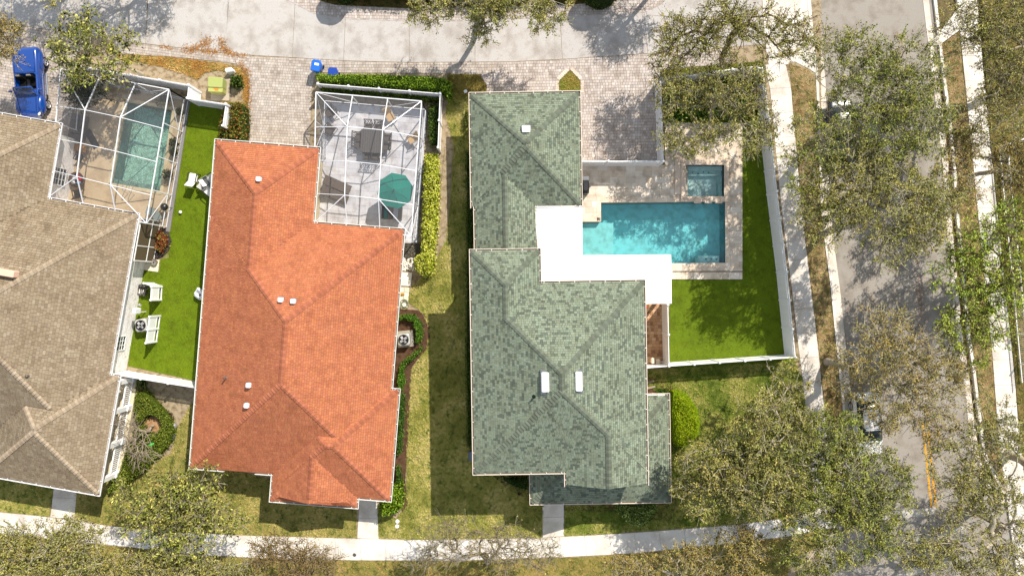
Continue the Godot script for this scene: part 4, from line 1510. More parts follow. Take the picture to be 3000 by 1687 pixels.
	grass("grass", lawns[12][1], [], 60, 0.1, [S(84, 74, 36), S(110, 96, 50)], "dim grass beyond the alley paving", 33)
	# brown mulch where beds meet lawns
	for e in [PackedVector2Array([Vector2(-7.81,-3.42), Vector2(-6.38,-3.65), Vector2(-4.76,-4.85), Vector2(-4.33,-6.75), Vector2(-4.14,-9.61), Vector2(-4.71,-9.80), Vector2(-5.12,-5.32), Vector2(-5.48,-3.42), Vector2(-5.36,-2.35), Vector2(-6.19,-1.27), Vector2(-7.24,0.39), Vector2(-7.71,0.87)]), PackedVector2Array([Vector2(-8.21,1.46), Vector2(-6.55,1.54), Vector2(-5.90,2.06), Vector2(-5.67,3.13), Vector2(-5.90,4.20), Vector2(-7.00,5.51), Vector2(-7.14,8.01), Vector2(-7.29,11.58), Vector2(-7.48,13.49), Vector2(-7.24,15.15), Vector2(-7.67,15.63), Vector2(-8.33,13.73), Vector2(-8.81,8.01), Vector2(-8.33,3.73)]), PackedVector2Array([Vector2(9.29,6.06), Vector2(10.71,6.49), Vector2(11.31,6.87), Vector2(10.95,7.54), Vector2(9.29,7.54)]), PackedVector2Array([Vector2(3.62,13.25), Vector2(3.62,15.51), Vector2(7.14,15.63), Vector2(10.95,16.35), Vector2(11.55,15.04), Vector2(10.95,13.25)])]:
		var mb := MB.new()
		mb.slab(e, -0.1, 0.012, S(92, 70, 54))
		struct("mulch_ground", mb, M.soil)
	var bed_soil := MB.new()
	bed_soil.slab(PackedVector2Array([Vector2(-2.38,12.96), Vector2(-1.38,13.06), Vector2(-0.36,13.96), Vector2(1.48,15.06), Vector2(2.05,15.11), Vector2(2.05,12.96)]), -0.1, 0.013, S(58, 46, 38))
	struct("mulch_ground", bed_soil, M.soil)
	for e in [[blob(Vector2(-25.17,9.56), 0.6, 0.62, 31, 0.06), S(176, 140, 104)], [PackedVector2Array([Vector2(-25.52,-4.27), Vector2(-24.52,-4.37), Vector2(-24.00,-3.94), Vector2(-23.76,-3.32), Vector2(-23.90,-2.65), Vector2(-24.29,-2.23), Vector2(-24.76,-1.99), Vector2(-25.62,-2.18)]), S(70, 62, 60)]]:
		var mb := MB.new()
		mb.slab(e[0], -0.1, 0.022, e[1])
		struct("mulch_ground", mb, M.soil)
	# artificial turf
	for e in [[PackedVector2Array([Vector2(-22.74,-13.18), Vector2(-19.95,-12.65), Vector2(-18.57,-10.08), Vector2(-20.48,6.82), Vector2(-26.81,5.44), Vector2(-26.14,-1.04), Vector2(-25.60,-1.27), Vector2(-24.67,-1.04), Vector2(-24.52,-1.99), Vector2(-24.00,-2.11), Vector2(-23.81,-3.42), Vector2(-24.19,-4.27), Vector2(-22.74,-12.11)]), S(98, 120, 14)], [PackedVector2Array([Vector2(11.00,-0.58), Vector2(16.10,-0.58), Vector2(16.10,-11.39), Vector2(10.71,-11.46), Vector2(10.67,-14.37), Vector2(17.38,-14.96), Vector2(18.14,-10.56), Vector2(19.76,5.15), Vector2(11.00,5.63)]), S(94, 115, 14)]]:
		var mb := MB.new()
		mb.slab(e[1 - 1], -0.1, 0.016, e[1])
		struct("turf_lawn", mb, M.turf)
	grass("turf", PackedVector2Array([Vector2(-22.74,-13.18), Vector2(-19.95,-12.65), Vector2(-18.57,-10.08), Vector2(-20.48,6.82), Vector2(-26.81,5.44), Vector2(-26.14,-1.04), Vector2(-24.52,-1.99), Vector2(-23.81,-3.42), Vector2(-24.19,-4.27), Vector2(-22.74,-12.11)]), [], 160, 0.05, [S(80, 100, 8), S(106, 128, 14), S(124, 140, 26)], "bright artificial turf between the tan and red roofs", 34, 0.3)
	grass("turf", PackedVector2Array([Vector2(11.00,-0.56), Vector2(16.10,-0.56), Vector2(16.14,-11.39), Vector2(10.71,-11.56), Vector2(10.67,-14.37), Vector2(17.38,-14.96), Vector2(18.14,-10.56), Vector2(19.76,5.15), Vector2(11.00,5.63)]), [], 150, 0.05, [S(76, 96, 8), S(102, 123, 14), S(120, 136, 26)], "bright artificial turf round the pool deck", 35, 0.3)

	pools(pool, spa, tan_pool)

func basin(parent: Node3D, rim: PackedVector2Array, deep: float, wall: Color, floor_c: Color, m: Material) -> void:
	var w := MB.new()
	for k in rim.size():
		var a := rim[k]
		var b := rim[(k + 1) % rim.size()]
		w.quad(xz(b, -deep), xz(a, -deep), xz(a, 0.0), xz(b, 0.0), wall)
	obj("basin_wall", w, m, parent)
	var band := MB.new()
	var inner := Geometry2D.offset_polygon(rim, -0.006)[0]
	for k in inner.size():
		var a := inner[k]
		var b := inner[(k + 1) % inner.size()]
		band.quad(xz(b, -0.2), xz(a, -0.2), xz(a, -0.005), xz(b, -0.005), S(40, 96, 112))
	obj("tile_band", band, M.plastic, parent)
	var f := MB.new()
	f.slab(Geometry2D.offset_polygon(rim, 0.05)[0], -deep - 0.05, -deep, floor_c)
	obj("basin_floor", f, m, parent)

func pools(pool: PackedVector2Array, spa: PackedVector2Array, tan_pool: PackedVector2Array) -> void:
	# travertine deck, the plunge pool and the raised spa
	var deck := Node3D.new()
	deck.name = "pool_deck_floor"
	deck.set_meta("kind", "structure")
	add_child(deck)
	var outline := PackedVector2Array([Vector2(3.33,-8.56), Vector2(10.67,-8.56), Vector2(10.67,-11.51), Vector2(16.07,-11.51), Vector2(16.07,-0.61), Vector2(4.76,-0.61), Vector2(3.33,-1.27)])
	var hole := PackedVector2Array([Vector2(4.76,-4.63), Vector2(6.19,-4.63), Vector2(6.19,-5.96), Vector2(14.88,-6.06), Vector2(14.90,-1.73), Vector2(4.76,-1.65)])
	var bed := MB.new()
	for part in [PackedVector2Array([Vector2(3.33,-8.56), Vector2(10.67,-8.56), Vector2(10.67,-11.51), Vector2(12.26,-11.51), Vector2(12.26,-5.99), Vector2(6.17,-5.92), Vector2(6.17,-4.58), Vector2(3.33,-4.58)]), PackedVector2Array([Vector2(12.26,-11.51), Vector2(16.07,-11.51), Vector2(16.07,-8.70), Vector2(12.26,-8.70)]), PackedVector2Array([Vector2(14.93,-8.70), Vector2(16.07,-8.70), Vector2(16.07,-0.61), Vector2(14.93,-0.61)]), PackedVector2Array([Vector2(3.33,-1.68), Vector2(14.93,-1.68), Vector2(14.93,-0.61), Vector2(3.33,-0.61)]), PackedVector2Array([Vector2(3.33,-4.58), Vector2(4.81,-4.58), Vector2(4.81,-1.68), Vector2(3.33,-1.68)])]:
		bed.slab(part, -0.19, 0.045, S(196, 178, 156))
	obj("deck_base", bed, M.stone, deck)
	var drain := MB.new()
	drain.slab(PackedVector2Array([Vector2(11.19,-1.18), Vector2(16.07,-1.18), Vector2(16.07,-1.11), Vector2(11.19,-1.11)]), 0.05, 0.092, S(92, 82, 72))
	obj("deck_drain", drain, M.matte, deck)
	tiles(deck, "tile", outline, [hole, spa], 0.0, 0.42, 0.5, 0.75, 0.008, 0.08, 0.04, [S(218, 206, 191), S(211, 197, 180), S(226, 215, 202), S(204, 191, 175), S(219, 203, 184)], M.stone, 0.05, 300)
	var pn := Node3D.new()
	pn.name = "swimming_pool"
	pn.set_meta("kind", "structure")
	add_child(pn)
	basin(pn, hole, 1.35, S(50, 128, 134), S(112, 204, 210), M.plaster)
	var coping := MB.new()
	for k in hole.size():
		var a := hole[k]
		var b := hole[(k + 1) % hole.size()]
		var d := (b - a).normalized()
		var nrm := Vector2(d.y, -d.x)
		var count := maxi(1, roundi(a.distance_to(b) / 0.6))
		for q in count:
			var m := a.lerp(b, (q + 0.5) / count) + nrm * 0.13
			coping.pad(xz(m, 0.04), Vector3(a.distance_to(b) / count - 0.01, 0.055, 0.3), 0.012, vary(S(220, 204, 186), 0.05), -atan2(d.y, d.x))
	obj("coping_field", coping, M.stone, pn).set_meta("kind", "stuff")
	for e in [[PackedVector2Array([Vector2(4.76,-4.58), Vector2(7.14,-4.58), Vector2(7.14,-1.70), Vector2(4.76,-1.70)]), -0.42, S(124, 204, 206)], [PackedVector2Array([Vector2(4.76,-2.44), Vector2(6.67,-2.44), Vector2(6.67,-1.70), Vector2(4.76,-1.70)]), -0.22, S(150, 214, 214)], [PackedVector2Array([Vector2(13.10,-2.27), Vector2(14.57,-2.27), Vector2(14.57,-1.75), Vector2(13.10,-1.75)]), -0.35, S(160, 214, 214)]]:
		var st := MB.new()
		st.slab(e[0], -1.35, e[1], e[2])
		obj("step", st, M.plaster, pn)
	for p in [Vector2(5.10,-1.89), Vector2(5.74,-1.94), Vector2(13.62,-2.04), Vector2(14.00,-2.04), Vector2(14.38,-2.04)]:
		var j := MB.new()
		j.lathe(xz(p, -0.3), [Vector2(0.06, 0.0), Vector2(0.05, 0.06), Vector2(0.001, 0.06)], 10, S(60, 110, 108))
		obj("jet_fitting", j, M.plastic, pn)
	var wt := MB.new()
	wt.slab(hole, -0.06, -0.06, Color.WHITE)
	obj("water", wt, M.water, pn)

	var sn := Node3D.new()
	sn.name = "spa_pool"
	sn.set_meta("kind", "structure")
	add_child(sn)
	var rim := MB.new()
	for part in [PackedVector2Array([Vector2(11.74,-8.89), Vector2(15.07,-8.89), Vector2(15.07,-8.53), Vector2(11.74,-8.53)]), PackedVector2Array([Vector2(11.74,-6.35), Vector2(15.07,-6.35), Vector2(15.07,-6.00), Vector2(11.74,-6.00)]), PackedVector2Array([Vector2(11.74,-8.53), Vector2(12.07,-8.53), Vector2(12.07,-6.35), Vector2(11.74,-6.35)]), PackedVector2Array([Vector2(14.72,-8.53), Vector2(15.07,-8.53), Vector2(15.07,-6.35), Vector2(14.72,-6.35)])]:
		rim.slab(part, -0.2, 0.3, S(214, 196, 178))
	obj("rim", rim, M.stone, sn)
	var rim_line := PackedVector2Array([Vector2(12.07,-8.53), Vector2(14.72,-8.53), Vector2(14.72,-6.35), Vector2(12.07,-6.35)])
	var wall := MB.new()
	for k in 4:
		var a := rim_line[k]
		var b := rim_line[(k + 1) % 4]
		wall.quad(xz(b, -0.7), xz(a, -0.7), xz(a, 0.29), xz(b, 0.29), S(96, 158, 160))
	obj("basin_wall", wall, M.plaster, sn)
	var fl := MB.new()
	fl.slab(Geometry2D.offset_polygon(rim_line, 0.05)[0], -0.75, -0.7, S(178, 212, 212))
	obj("basin_floor", fl, M.plaster, sn)
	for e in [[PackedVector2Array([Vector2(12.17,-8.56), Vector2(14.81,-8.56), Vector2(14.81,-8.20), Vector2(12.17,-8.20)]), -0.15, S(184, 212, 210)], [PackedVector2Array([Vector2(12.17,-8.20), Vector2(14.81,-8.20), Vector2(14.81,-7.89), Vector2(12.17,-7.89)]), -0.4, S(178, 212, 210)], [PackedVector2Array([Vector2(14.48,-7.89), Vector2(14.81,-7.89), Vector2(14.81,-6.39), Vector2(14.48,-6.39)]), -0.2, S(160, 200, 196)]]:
		var bn := MB.new()
		bn.slab(e[0], -0.7, e[1], e[2])
		obj("bench", bn, M.plaster, sn)
	for p in [Vector2(12.71,-8.11), Vector2(13.10,-8.04), Vector2(13.48,-8.15), Vector2(13.83,-8.11)]:
		var j := MB.new()
		j.lathe(xz(p, -0.4), [Vector2(0.05, 0.0), Vector2(0.045, 0.03), Vector2(0.001, 0.03)], 10, S(80, 64, 48))
		obj("jet_fitting", j, M.plastic, sn)
	for k in 3:
		var sp := MB.new()
		sp.pad(xz(Vector2(12.90,-6.08) + Vector2(k * 0.73, 0.04), 0.18), Vector3(0.5, 0.14, 0.34), 0.02, vary(S(216, 198, 180), 0.04))
		obj("spillway", sp, M.stone, sn)
	var sw := MB.new()
	sw.slab(rim_line, 0.2, 0.2, Color.WHITE)
	obj("water", sw, M.water, sn)
	var stp := MB.new()
	stp.pad(xz(Vector2(11.55,-7.82), 0.04), Vector3(0.42, 0.16, 2.6), 0.015, S(218, 202, 184))
	obj("step", stp, M.stone, sn)

	# the screened pool behind the tan roof
	var td := Node3D.new()
	td.name = "tan_patio_floor"
	td.set_meta("kind", "structure")
	add_child(td)
	var slab := MB.new()
	for part in [PackedVector2Array([Vector2(-30.33,-14.37), Vector2(-26.71,-14.56), Vector2(-26.90,-13.04), Vector2(-28.00,-7.27), Vector2(-28.57,-4.85), Vector2(-31.19,-4.85)]), PackedVector2Array([Vector2(-26.71,-14.56), Vector2(-22.38,-13.18), Vector2(-22.57,-12.46), Vector2(-23.67,-12.44), Vector2(-26.93,-13.04)]), PackedVector2Array([Vector2(-22.57,-12.46), Vector2(-24.05,-4.18), Vector2(-25.24,-4.18), Vector2(-28.57,-4.85), Vector2(-28.02,-7.25), Vector2(-24.55,-6.68), Vector2(-23.64,-12.42)]), PackedVector2Array([Vector2(-31.19,-4.85), Vector2(-28.57,-4.85), Vector2(-25.24,-4.18), Vector2(-25.24,-2.46), Vector2(-27.14,-2.46)])]:
		slab.slab(part, -0.19, 0.03, S(196, 176, 146))
	obj("deck_base", slab, M.concrete, td)
	var tp := Node3D.new()
	tp.name = "screened_swimming_pool"
	tp.set_meta("kind", "structure")
	add_child(tp)
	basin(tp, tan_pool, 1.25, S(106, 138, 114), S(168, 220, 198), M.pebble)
	var cop := MB.new()
	for k in 4:
		var a := tan_pool[k]
		var b := tan_pool[(k + 1) % 4]
		var d := (b - a).normalized()
		cop.pad(xz((a + b) * 0.5 + Vector2(d.y, -d.x) * 0.1, 0.0), Vector3(a.distance_to(b) + 0.3, 0.07, 0.26), 0.02, S(206, 192, 160), -atan2(d.y, d.x))
	obj("coping", cop, M.stone, tp)
	var ts := MB.new()
	ts.slab(PackedVector2Array([Vector2(-27.95,-7.65), Vector2(-24.48,-7.11), Vector2(-24.57,-6.75), Vector2(-27.98,-7.30)]), -1.25, -0.3, S(132, 166, 146))
	obj("step", ts, M.pebble, tp)
	var tw := MB.new()
	tw.slab(tan_pool, -0.08, -0.08, Color.WHITE)
	obj("water", tw, M.water, tp)

	# white tiles under the other enclosure
	var pd := Node3D.new()
	pd.name = "white_patio_floor"
	pd.set_meta("kind", "structure")
	add_child(pd)
	var area := PackedVector2Array([Vector2(-13.05,-12.94), Vector2(-6.05,-12.42), Vector2(-6.62,-3.13), Vector2(-7.62,-3.13), Vector2(-14.29,-3.65)])
	var pb := MB.new()
	pb.slab(area, -0.19, 0.02, S(150, 148, 148))
	obj("deck_base", pb, M.matte, pd)
	tiles(pd, "tile", area, [], 0.078, 0.5, 0.85, 1.05, 0.008, 0.045, 0.03, [S(218, 218, 225), S(212, 212, 220), S(224, 224, 230), S(208, 208, 216)], M.stone, 0.03, 300)

func local(blocks: Array, c: Vector2) -> Array:
	for b in blocks:
		b.r = [b.r[0] - c.x, b.r[1] - c.x, b.r[2] - c.y, b.r[3] - c.y]
	return blocks

func eaves(house: Node3D, c: Vector2, pts: Array, h: float, col: Color) -> void:
	for k in pts.size() - 1:
		gutter(house, pts[k] - c, pts[k + 1] - c, h, col)

func top_of(house: Node3D, blocks: Array, x: float, z: float) -> float:
	var p := house.transform.affine_inverse() * Vector3(x, 0, z)
	var y := 0.0
	for b in blocks:
		y = maxf(y, rise(b, Vector2(p.x, p.z)))
	return y

var red_house: Node3D
var green_house: Node3D
var tan_house: Node3D

func houses() -> void:
	var white := S(238, 238, 238)
	# red roof
	var a := 0.0785
	var c := Vector2(-13.6, 4.0)
	red_house = thing("red_roofed_house", "single-storey house under the orange-red shingle roof", "house", Vector3(c.x * cos(a) - c.y * sin(a), 0, c.x * sin(a) + c.y * cos(a)), -a)
	var rb := local([{"r": [-20.07, -7.42, -3.2, 13.35], "h": 3.0, "s": 0.44}, {"r": [-20.07, -13.37, -8.08, 6.0], "h": 3.0, "s": 0.44}, {"r": [-14.65, -6.92, 7.29, 14.47], "h": 3.0, "s": 0.44}, {"r": [-14.65, -9.06, 9.0, 15.09], "h": 3.0, "s": 0.44, "dutch": 0.62}], c)
	rng.seed = 41
	roof(red_house, rb, [S(176, 109, 79), S(181, 115, 80), S(170, 104, 77), S(184, 116, 82), S(172, 110, 80)], {"row": 0.15, "l0": 0.14, "l1": 0.3, "gap": 0.012, "spread": 0.06, "odd": 0.55, "under": S(164, 101, 74), "cap": S(172, 107, 81), "m": M.shingle})
	shell(red_house, rb, 0.45, S(226, 214, 178), white)
	var gw := MB.new()
	gw.tri(Vector3(-14.0 - c.x, 3.28, 14.42 - c.y), Vector3(-9.7 - c.x, 3.28, 14.42 - c.y), Vector3(-11.855 - c.x, 4.2, 14.42 - c.y), S(150, 70, 50))
	obj("gable_wall", gw, M.matte, red_house)
	eaves(red_house, c, [Vector2(-20.07, -8.08), Vector2(-13.37, -8.08), Vector2(-13.37, -3.2), Vector2(-7.42, -3.2), Vector2(-7.42, 7.29), Vector2(-6.92, 7.29), Vector2(-6.92, 14.47), Vector2(-9.06, 14.47), Vector2(-9.06, 15.09), Vector2(-14.65, 15.09), Vector2(-14.65, 13.35), Vector2(-15.73, 13.35)], 3.0, S(226, 226, 222))
	eaves(red_house, c, [Vector2(-18.0, 13.35), Vector2(-20.07, 13.35), Vector2(-20.07, -8.08)], 3.0, S(226, 226, 222))
	for e in [["small square white vent nearest the alley on the red roof", Vector2(-16.17,-6.93)], ["first of two white vents side by side on the red roof", Vector2(-14.39,0.74)], ["second of two white vents side by side on the red roof", Vector2(-13.61,0.83)], ["upper of two white vents on the garden-side slope of the red roof", Vector2(-16.54,6.11)], ["lower of two white vents on the garden-side slope of the red roof", Vector2(-16.67,7.38)]]:
		var p: Vector2 = e[1]
		roof_vent(e[0], "roof_vent", Vector3(p.x, top_of(red_house, rb, p.x, p.y) + 0.06, p.y), Vector3(0.3, 0.24, 0.3), S(232, 234, 240), -a)
	var fl: Vector2 = Vector2(-18.34,5.77)
	flue("thin metal flue on the red roof slope", Vector3(fl.x, top_of(red_house, rb, fl.x, fl.y), fl.y), S(170, 170, 172))

	# green roof
	a = -0.0157
	c = Vector2(2.8, 1.0)
	green_house = thing("green_roofed_house", "two-storey corner house under mottled green shingle roofs", "house", Vector3(c.x * cos(a) - c.y * sin(a), 0, c.x * sin(a) + c.y * cos(a)), -a)
	var gb := local([{"r": [-2.48, 8.15, -0.26, 11.42], "h": 5.5, "s": 0.46}, {"r": [-2.48, 1.69, -2.3, 5.0], "h": 5.5, "s": 0.46}, {"r": [3.2, 8.15, 6.0, 12.23], "h": 5.5, "s": 0.46, "gable": true},
		{"r": [-2.5, 4.57, -12.72, -5.4], "h": 3.0, "s": 0.44}, {"r": [-2.31, 1.6, -9.5, 1.5], "h": 3.0, "s": 0.44}, {"r": [1.08, 10.1, 8.1, 14.1], "h": 3.0, "s": 0.44, "bare": true}, {"r": [4.1, 10.1, 7.2, 14.1], "h": 3.0, "s": 0.44, "bare": true}], c)
	rng.seed = 42
	roof(green_house, gb, [S(127, 138, 120), S(99, 109, 97), S(134, 145, 128), S(112, 122, 107), S(94, 103, 93), S(130, 138, 122), S(120, 131, 114)], {"row": 0.15, "l0": 0.12, "l1": 0.26, "gap": 0.012, "spread": 0.07, "odd": 0.6, "under": S(88, 98, 84), "cap": S(108, 116, 103), "m": M.shingle})
	shell(green_house, gb, 0.45, S(206, 196, 178), white)
	var rim := S(222, 212, 198)
	eaves(green_house, c, [Vector2(-2.5, -12.72), Vector2(4.57, -12.72), Vector2(4.57, -5.4), Vector2(1.6, -5.4), Vector2(1.6, -2.0)], 3.0, rim)
	eaves(green_house, c, [Vector2(-2.31, -2.0), Vector2(-2.31, -5.3)], 3.0, rim)
	eaves(green_house, c, [Vector2(-2.5, -5.4), Vector2(-2.5, -12.72)], 3.0, rim)
	eaves(green_house, c, [Vector2(-2.48, -2.3), Vector2(1.69, -2.3), Vector2(1.69, -0.26), Vector2(8.15, -0.26), Vector2(8.15, 12.23)], 5.5, rim)
	eaves(green_house, c, [Vector2(3.2, 12.23), Vector2(3.2, 11.42), Vector2(-2.48, 11.42), Vector2(-2.48, -2.3)], 5.5, rim)
	eaves(green_house, c, [Vector2(8.2, 7.2), Vector2(10.1, 7.2), Vector2(10.1, 14.1), Vector2(1.08, 14.1), Vector2(1.08, 11.3)], 3.0, rim)
	var gg := MB.new()
	gg.tri(Vector3(3.2 - c.x, 5.4, 11.8 - c.y), Vector3(8.15 - c.x, 5.4, 11.8 - c.y), Vector3(5.675 - c.x, 6.6, 11.8 - c.y), S(206, 196, 178))
	obj("gable_wall", gg, M.matte, green_house)
	for q in [[1.4, 13.7], [4.4, 13.7], [7.2, 13.7], [9.75, 13.7], [9.75, 10.5], [9.75, 7.6]]:
		var col := MB.new()
		col.cube(Vector3(q[0] - c.x, 1.4, q[1] - c.y), Vector3(0.25, 2.8, 0.25), S(226, 222, 214))
		obj("porch_post", col, M.paint, green_house)
	for q in [[5.6, 12.6, 9.0, 3.0], [9.1, 9.1, 2.0, 4.0]]:
		var so := MB.new()
		so.cube(Vector3(q[0] - c.x, 2.88, q[1] - c.y), Vector3(q[2] - 0.03, 0.14, q[3] - 0.03), S(232, 230, 226))
		obj("soffit", so, M.paint, green_house)
	for e in [["white square box vent on the garage end of the green roof", Vector2(0.89,-10.11), Vector3(0.52, 0.18, 0.44)], ["upright white skylight left of the green ridge", Vector2(1.96,5.55), Vector3(0.44, 0.16, 1.16)], ["upright white skylight right of the green ridge", Vector2(3.94,5.51), Vector3(0.4, 0.16, 1.14)]]:
		var p: Vector2 = e[1]
		roof_vent(e[0], "skylight" if e[2].z > 0.8 else "box_vent", Vector3(p.x, top_of(green_house, gb, p.x, p.y) + 0.08, p.y), e[2], S(240, 240, 242), -a)
	fl = Vector2(1.33,6.46)
	flue("dark green flue pipe on the green roof", Vector3(fl.x, top_of(green_house, gb, fl.x, fl.y), fl.y), S(52, 70, 62))
	# the white patio roof round the pool corner
	var cover := thing("patio_roof", "flat white patio roof bent round the pool corner", "patio roof", Vector3(2.0, 0, -3.0))
	var flat := PackedVector2Array([Vector2(1.48,-5.38), Vector2(4.61,-5.40), Vector2(4.63,-2.14), Vector2(10.45,-2.20), Vector2(10.49,1.02), Vector2(8.50,1.04), Vector2(8.50,-0.41), Vector2(1.81,-0.28)])
	var lid := PackedVector2Array()
	for p in flat:
		lid.append(p - Vector2(2.0, -3.0))
	var top := MB.new()
	top.slab(lid, 2.76, 2.93, S(240, 240, 241))
	obj("panel", top, M.paint, cover)
	for p in [Vector2(4.48,-4.11), Vector2(6.72,-2.00), Vector2(10.19,-1.92), Vector2(10.19,0.82)]:
		var q := MB.new()
		q.cube(xz(p - Vector2(2.0, -3.0), 1.38), Vector3(0.2, 2.76, 0.2), S(236, 236, 236))
		obj("post", q, M.paint, cover)

	# tan roof
	a = 0.1745
	c = Vector2(-28.0, 8.0)
	tan_house = thing("tan_roofed_house", "single-storey house under the weathered tan shingle roof", "house", Vector3(c.x * cos(a) - c.y * sin(a), 0, c.x * sin(a) + c.y * cos(a)), -a)
	var tb := local([{"r": [-41.0, -25.03, -0.45, 15.4], "h": 3.0, "s": 0.44}, {"r": [-38.5, -31.05, -5.37, 8.0], "h": 3.0, "s": 0.44}, {"r": [-32.0, -24.4, 10.2, 18.0], "h": 3.0, "s": 0.44, "ins": [0.5, 2.5, 0.5, 0.5]}], c)
	rng.seed = 43
	roof(tan_house, tb, [S(143, 129, 109), S(132, 118, 99), S(151, 138, 119), S(138, 124, 105)], {"row": 0.17, "l0": 0.2, "l1": 0.34, "gap": 0.016, "spread": 0.06, "odd": 0.5, "under": S(108, 95, 80), "cap": S(166, 151, 131), "m": M.worn_shingle})
	shell(tan_house, tb, 0.5, S(246, 246, 247), white)
	eaves(tan_house, c, [Vector2(-39.0, -5.37), Vector2(-31.05, -5.37), Vector2(-31.05, -0.45), Vector2(-25.03, -0.45), Vector2(-25.03, 10.2), Vector2(-24.4, 10.2), Vector2(-24.4, 18.0), Vector2(-32.0, 18.0)], 3.0, S(236, 236, 238))
	window_in(tan_house, Vector3(-25.515 - c.x, 1.5, 8.3 - c.y), 0.9, 1.2, PI / 2)
	window_in(tan_house, Vector3(-31.53 - c.x, 1.5, -2.1 - c.y), 1.1, 1.3, PI / 2, 3, 4)
	# side porch: floor, columns, railings between them
	var pf := MB.new()
	pf.cube(Vector3(-25.7 - c.x, 0.15, 14.0 - c.y), Vector3(2.4, 0.3, 7.2), S(206, 196, 170))
	obj("porch_floor", pf, M.concrete, tan_house)
	var zs := [10.75, 12.75, 15.1, 17.4]
	for z in zs:
		var col := MB.new()
		col.pad(Vector3(-24.75 - c.x, 0.3, z - c.y), Vector3(0.42, 0.5, 0.42), 0.03, white)
		col.cube(Vector3(-24.75 - c.x, 1.75, z - c.y), Vector3(0.3, 2.3, 0.3), white)
		col.pad(Vector3(-24.75 - c.x, 2.62, z - c.y), Vector3(0.4, 0.18, 0.4), 0.03, white)
		obj("porch_column", col, M.paint, tan_house)
	for k in 3:
		var z0: float = zs[k] + 0.21 - c.y
		var z1: float = zs[k + 1] - 0.21 - c.y
		for y in [0.42, 1.2]:
			var r := MB.new()
			r.bar(Vector3(-24.75 - c.x, y, z0), Vector3(-24.75 - c.x, y, z1), 0.09, 0.06, white)
			obj("porch_rail", r, M.paint, tan_house)
		var n := int((z1 - z0) / 0.14)
		for q in range(1, n):
			var b := MB.new()
			var z := lerpf(z0, z1, float(q) / n)
			b.cube(Vector3(-24.75 - c.x, 0.81, z), Vector3(0.045, 0.74, 0.045), white)
			obj("baluster", b, M.paint, tan_house)
	# screened side entry by the croton bed
	var fr := MB.new()
	var zz := [-0.3, 1.55, 2.55]
	for k in 3:
		fr.cube(Vector3(-24.95 - c.x, 1.3, zz[k] - c.y), Vector3(0.06, 2.6, 0.06), white)
	for y in [0.08, 1.05, 2.58]:
		fr.cube(Vector3(-24.95 - c.x, y, 1.125 - c.y), Vector3(0.05, 0.07, 2.8), white)
	obj("screen_frame", fr, M.paint, tan_house)
	for k in 2:
		var sp := MB.new()
		sp.cube(Vector3(-24.955 - c.x, 1.3, (zz[k] + zz[k + 1]) * 0.5 - c.y), Vector3(0.012, 2.5, zz[k + 1] - zz[k] - 0.08), S(96, 84, 66))
		obj("screen_panel", sp, M.matte, tan_house)
	var ch := thing("chimney_block", "pinkish clay chimney block cut by the edge of the tan roof", "chimney", Vector3(-31.5, 5.22, -0.96), -a)
	var cb := MB.new()
	cb.pad(Vector3.ZERO, Vector3(1.5, 0.5, 0.42), 0.03, S(214, 180, 160))
	obj("cap", cb, M.matte, ch)
	var cf := MB.new()
	cf.cube(Vector3(0, -0.3, 0), Vector3(1.3, 0.6, 0.34), S(190, 150, 128))
	obj("stack", cf, M.matte, ch)
	var tv: Vector2 = Vector2(-30.51,5.54)
	roof_vent("tiny dark square vent on the tan roof", "roof_vent", Vector3(tv.x, top_of(tan_house, tb, tv.x, tv.y) + 0.04, tv.y), Vector3(0.16, 0.16, 0.16), S(84, 76, 70), -a)

func flue(label: String, p: Vector3, col: Color) -> void:
	var o := thing("flue_pipe", label, "flue pipe", p)
	var m := MB.new()
	m.lathe(Vector3.ZERO, [Vector2(0.055, -0.1), Vector2(0.055, 0.4), Vector2(0.045, 0.4), Vector2(0.042, 0.3), Vector2(0.001, 0.3)], 12, col)
	obj("pipe", m, M.metal, o)
	var f := MB.new()
	f.lathe(Vector3.ZERO, [Vector2(0.14, -0.02), Vector2(0.06, 0.08)], 12, col)
	obj("collar", f, M.metal, o)


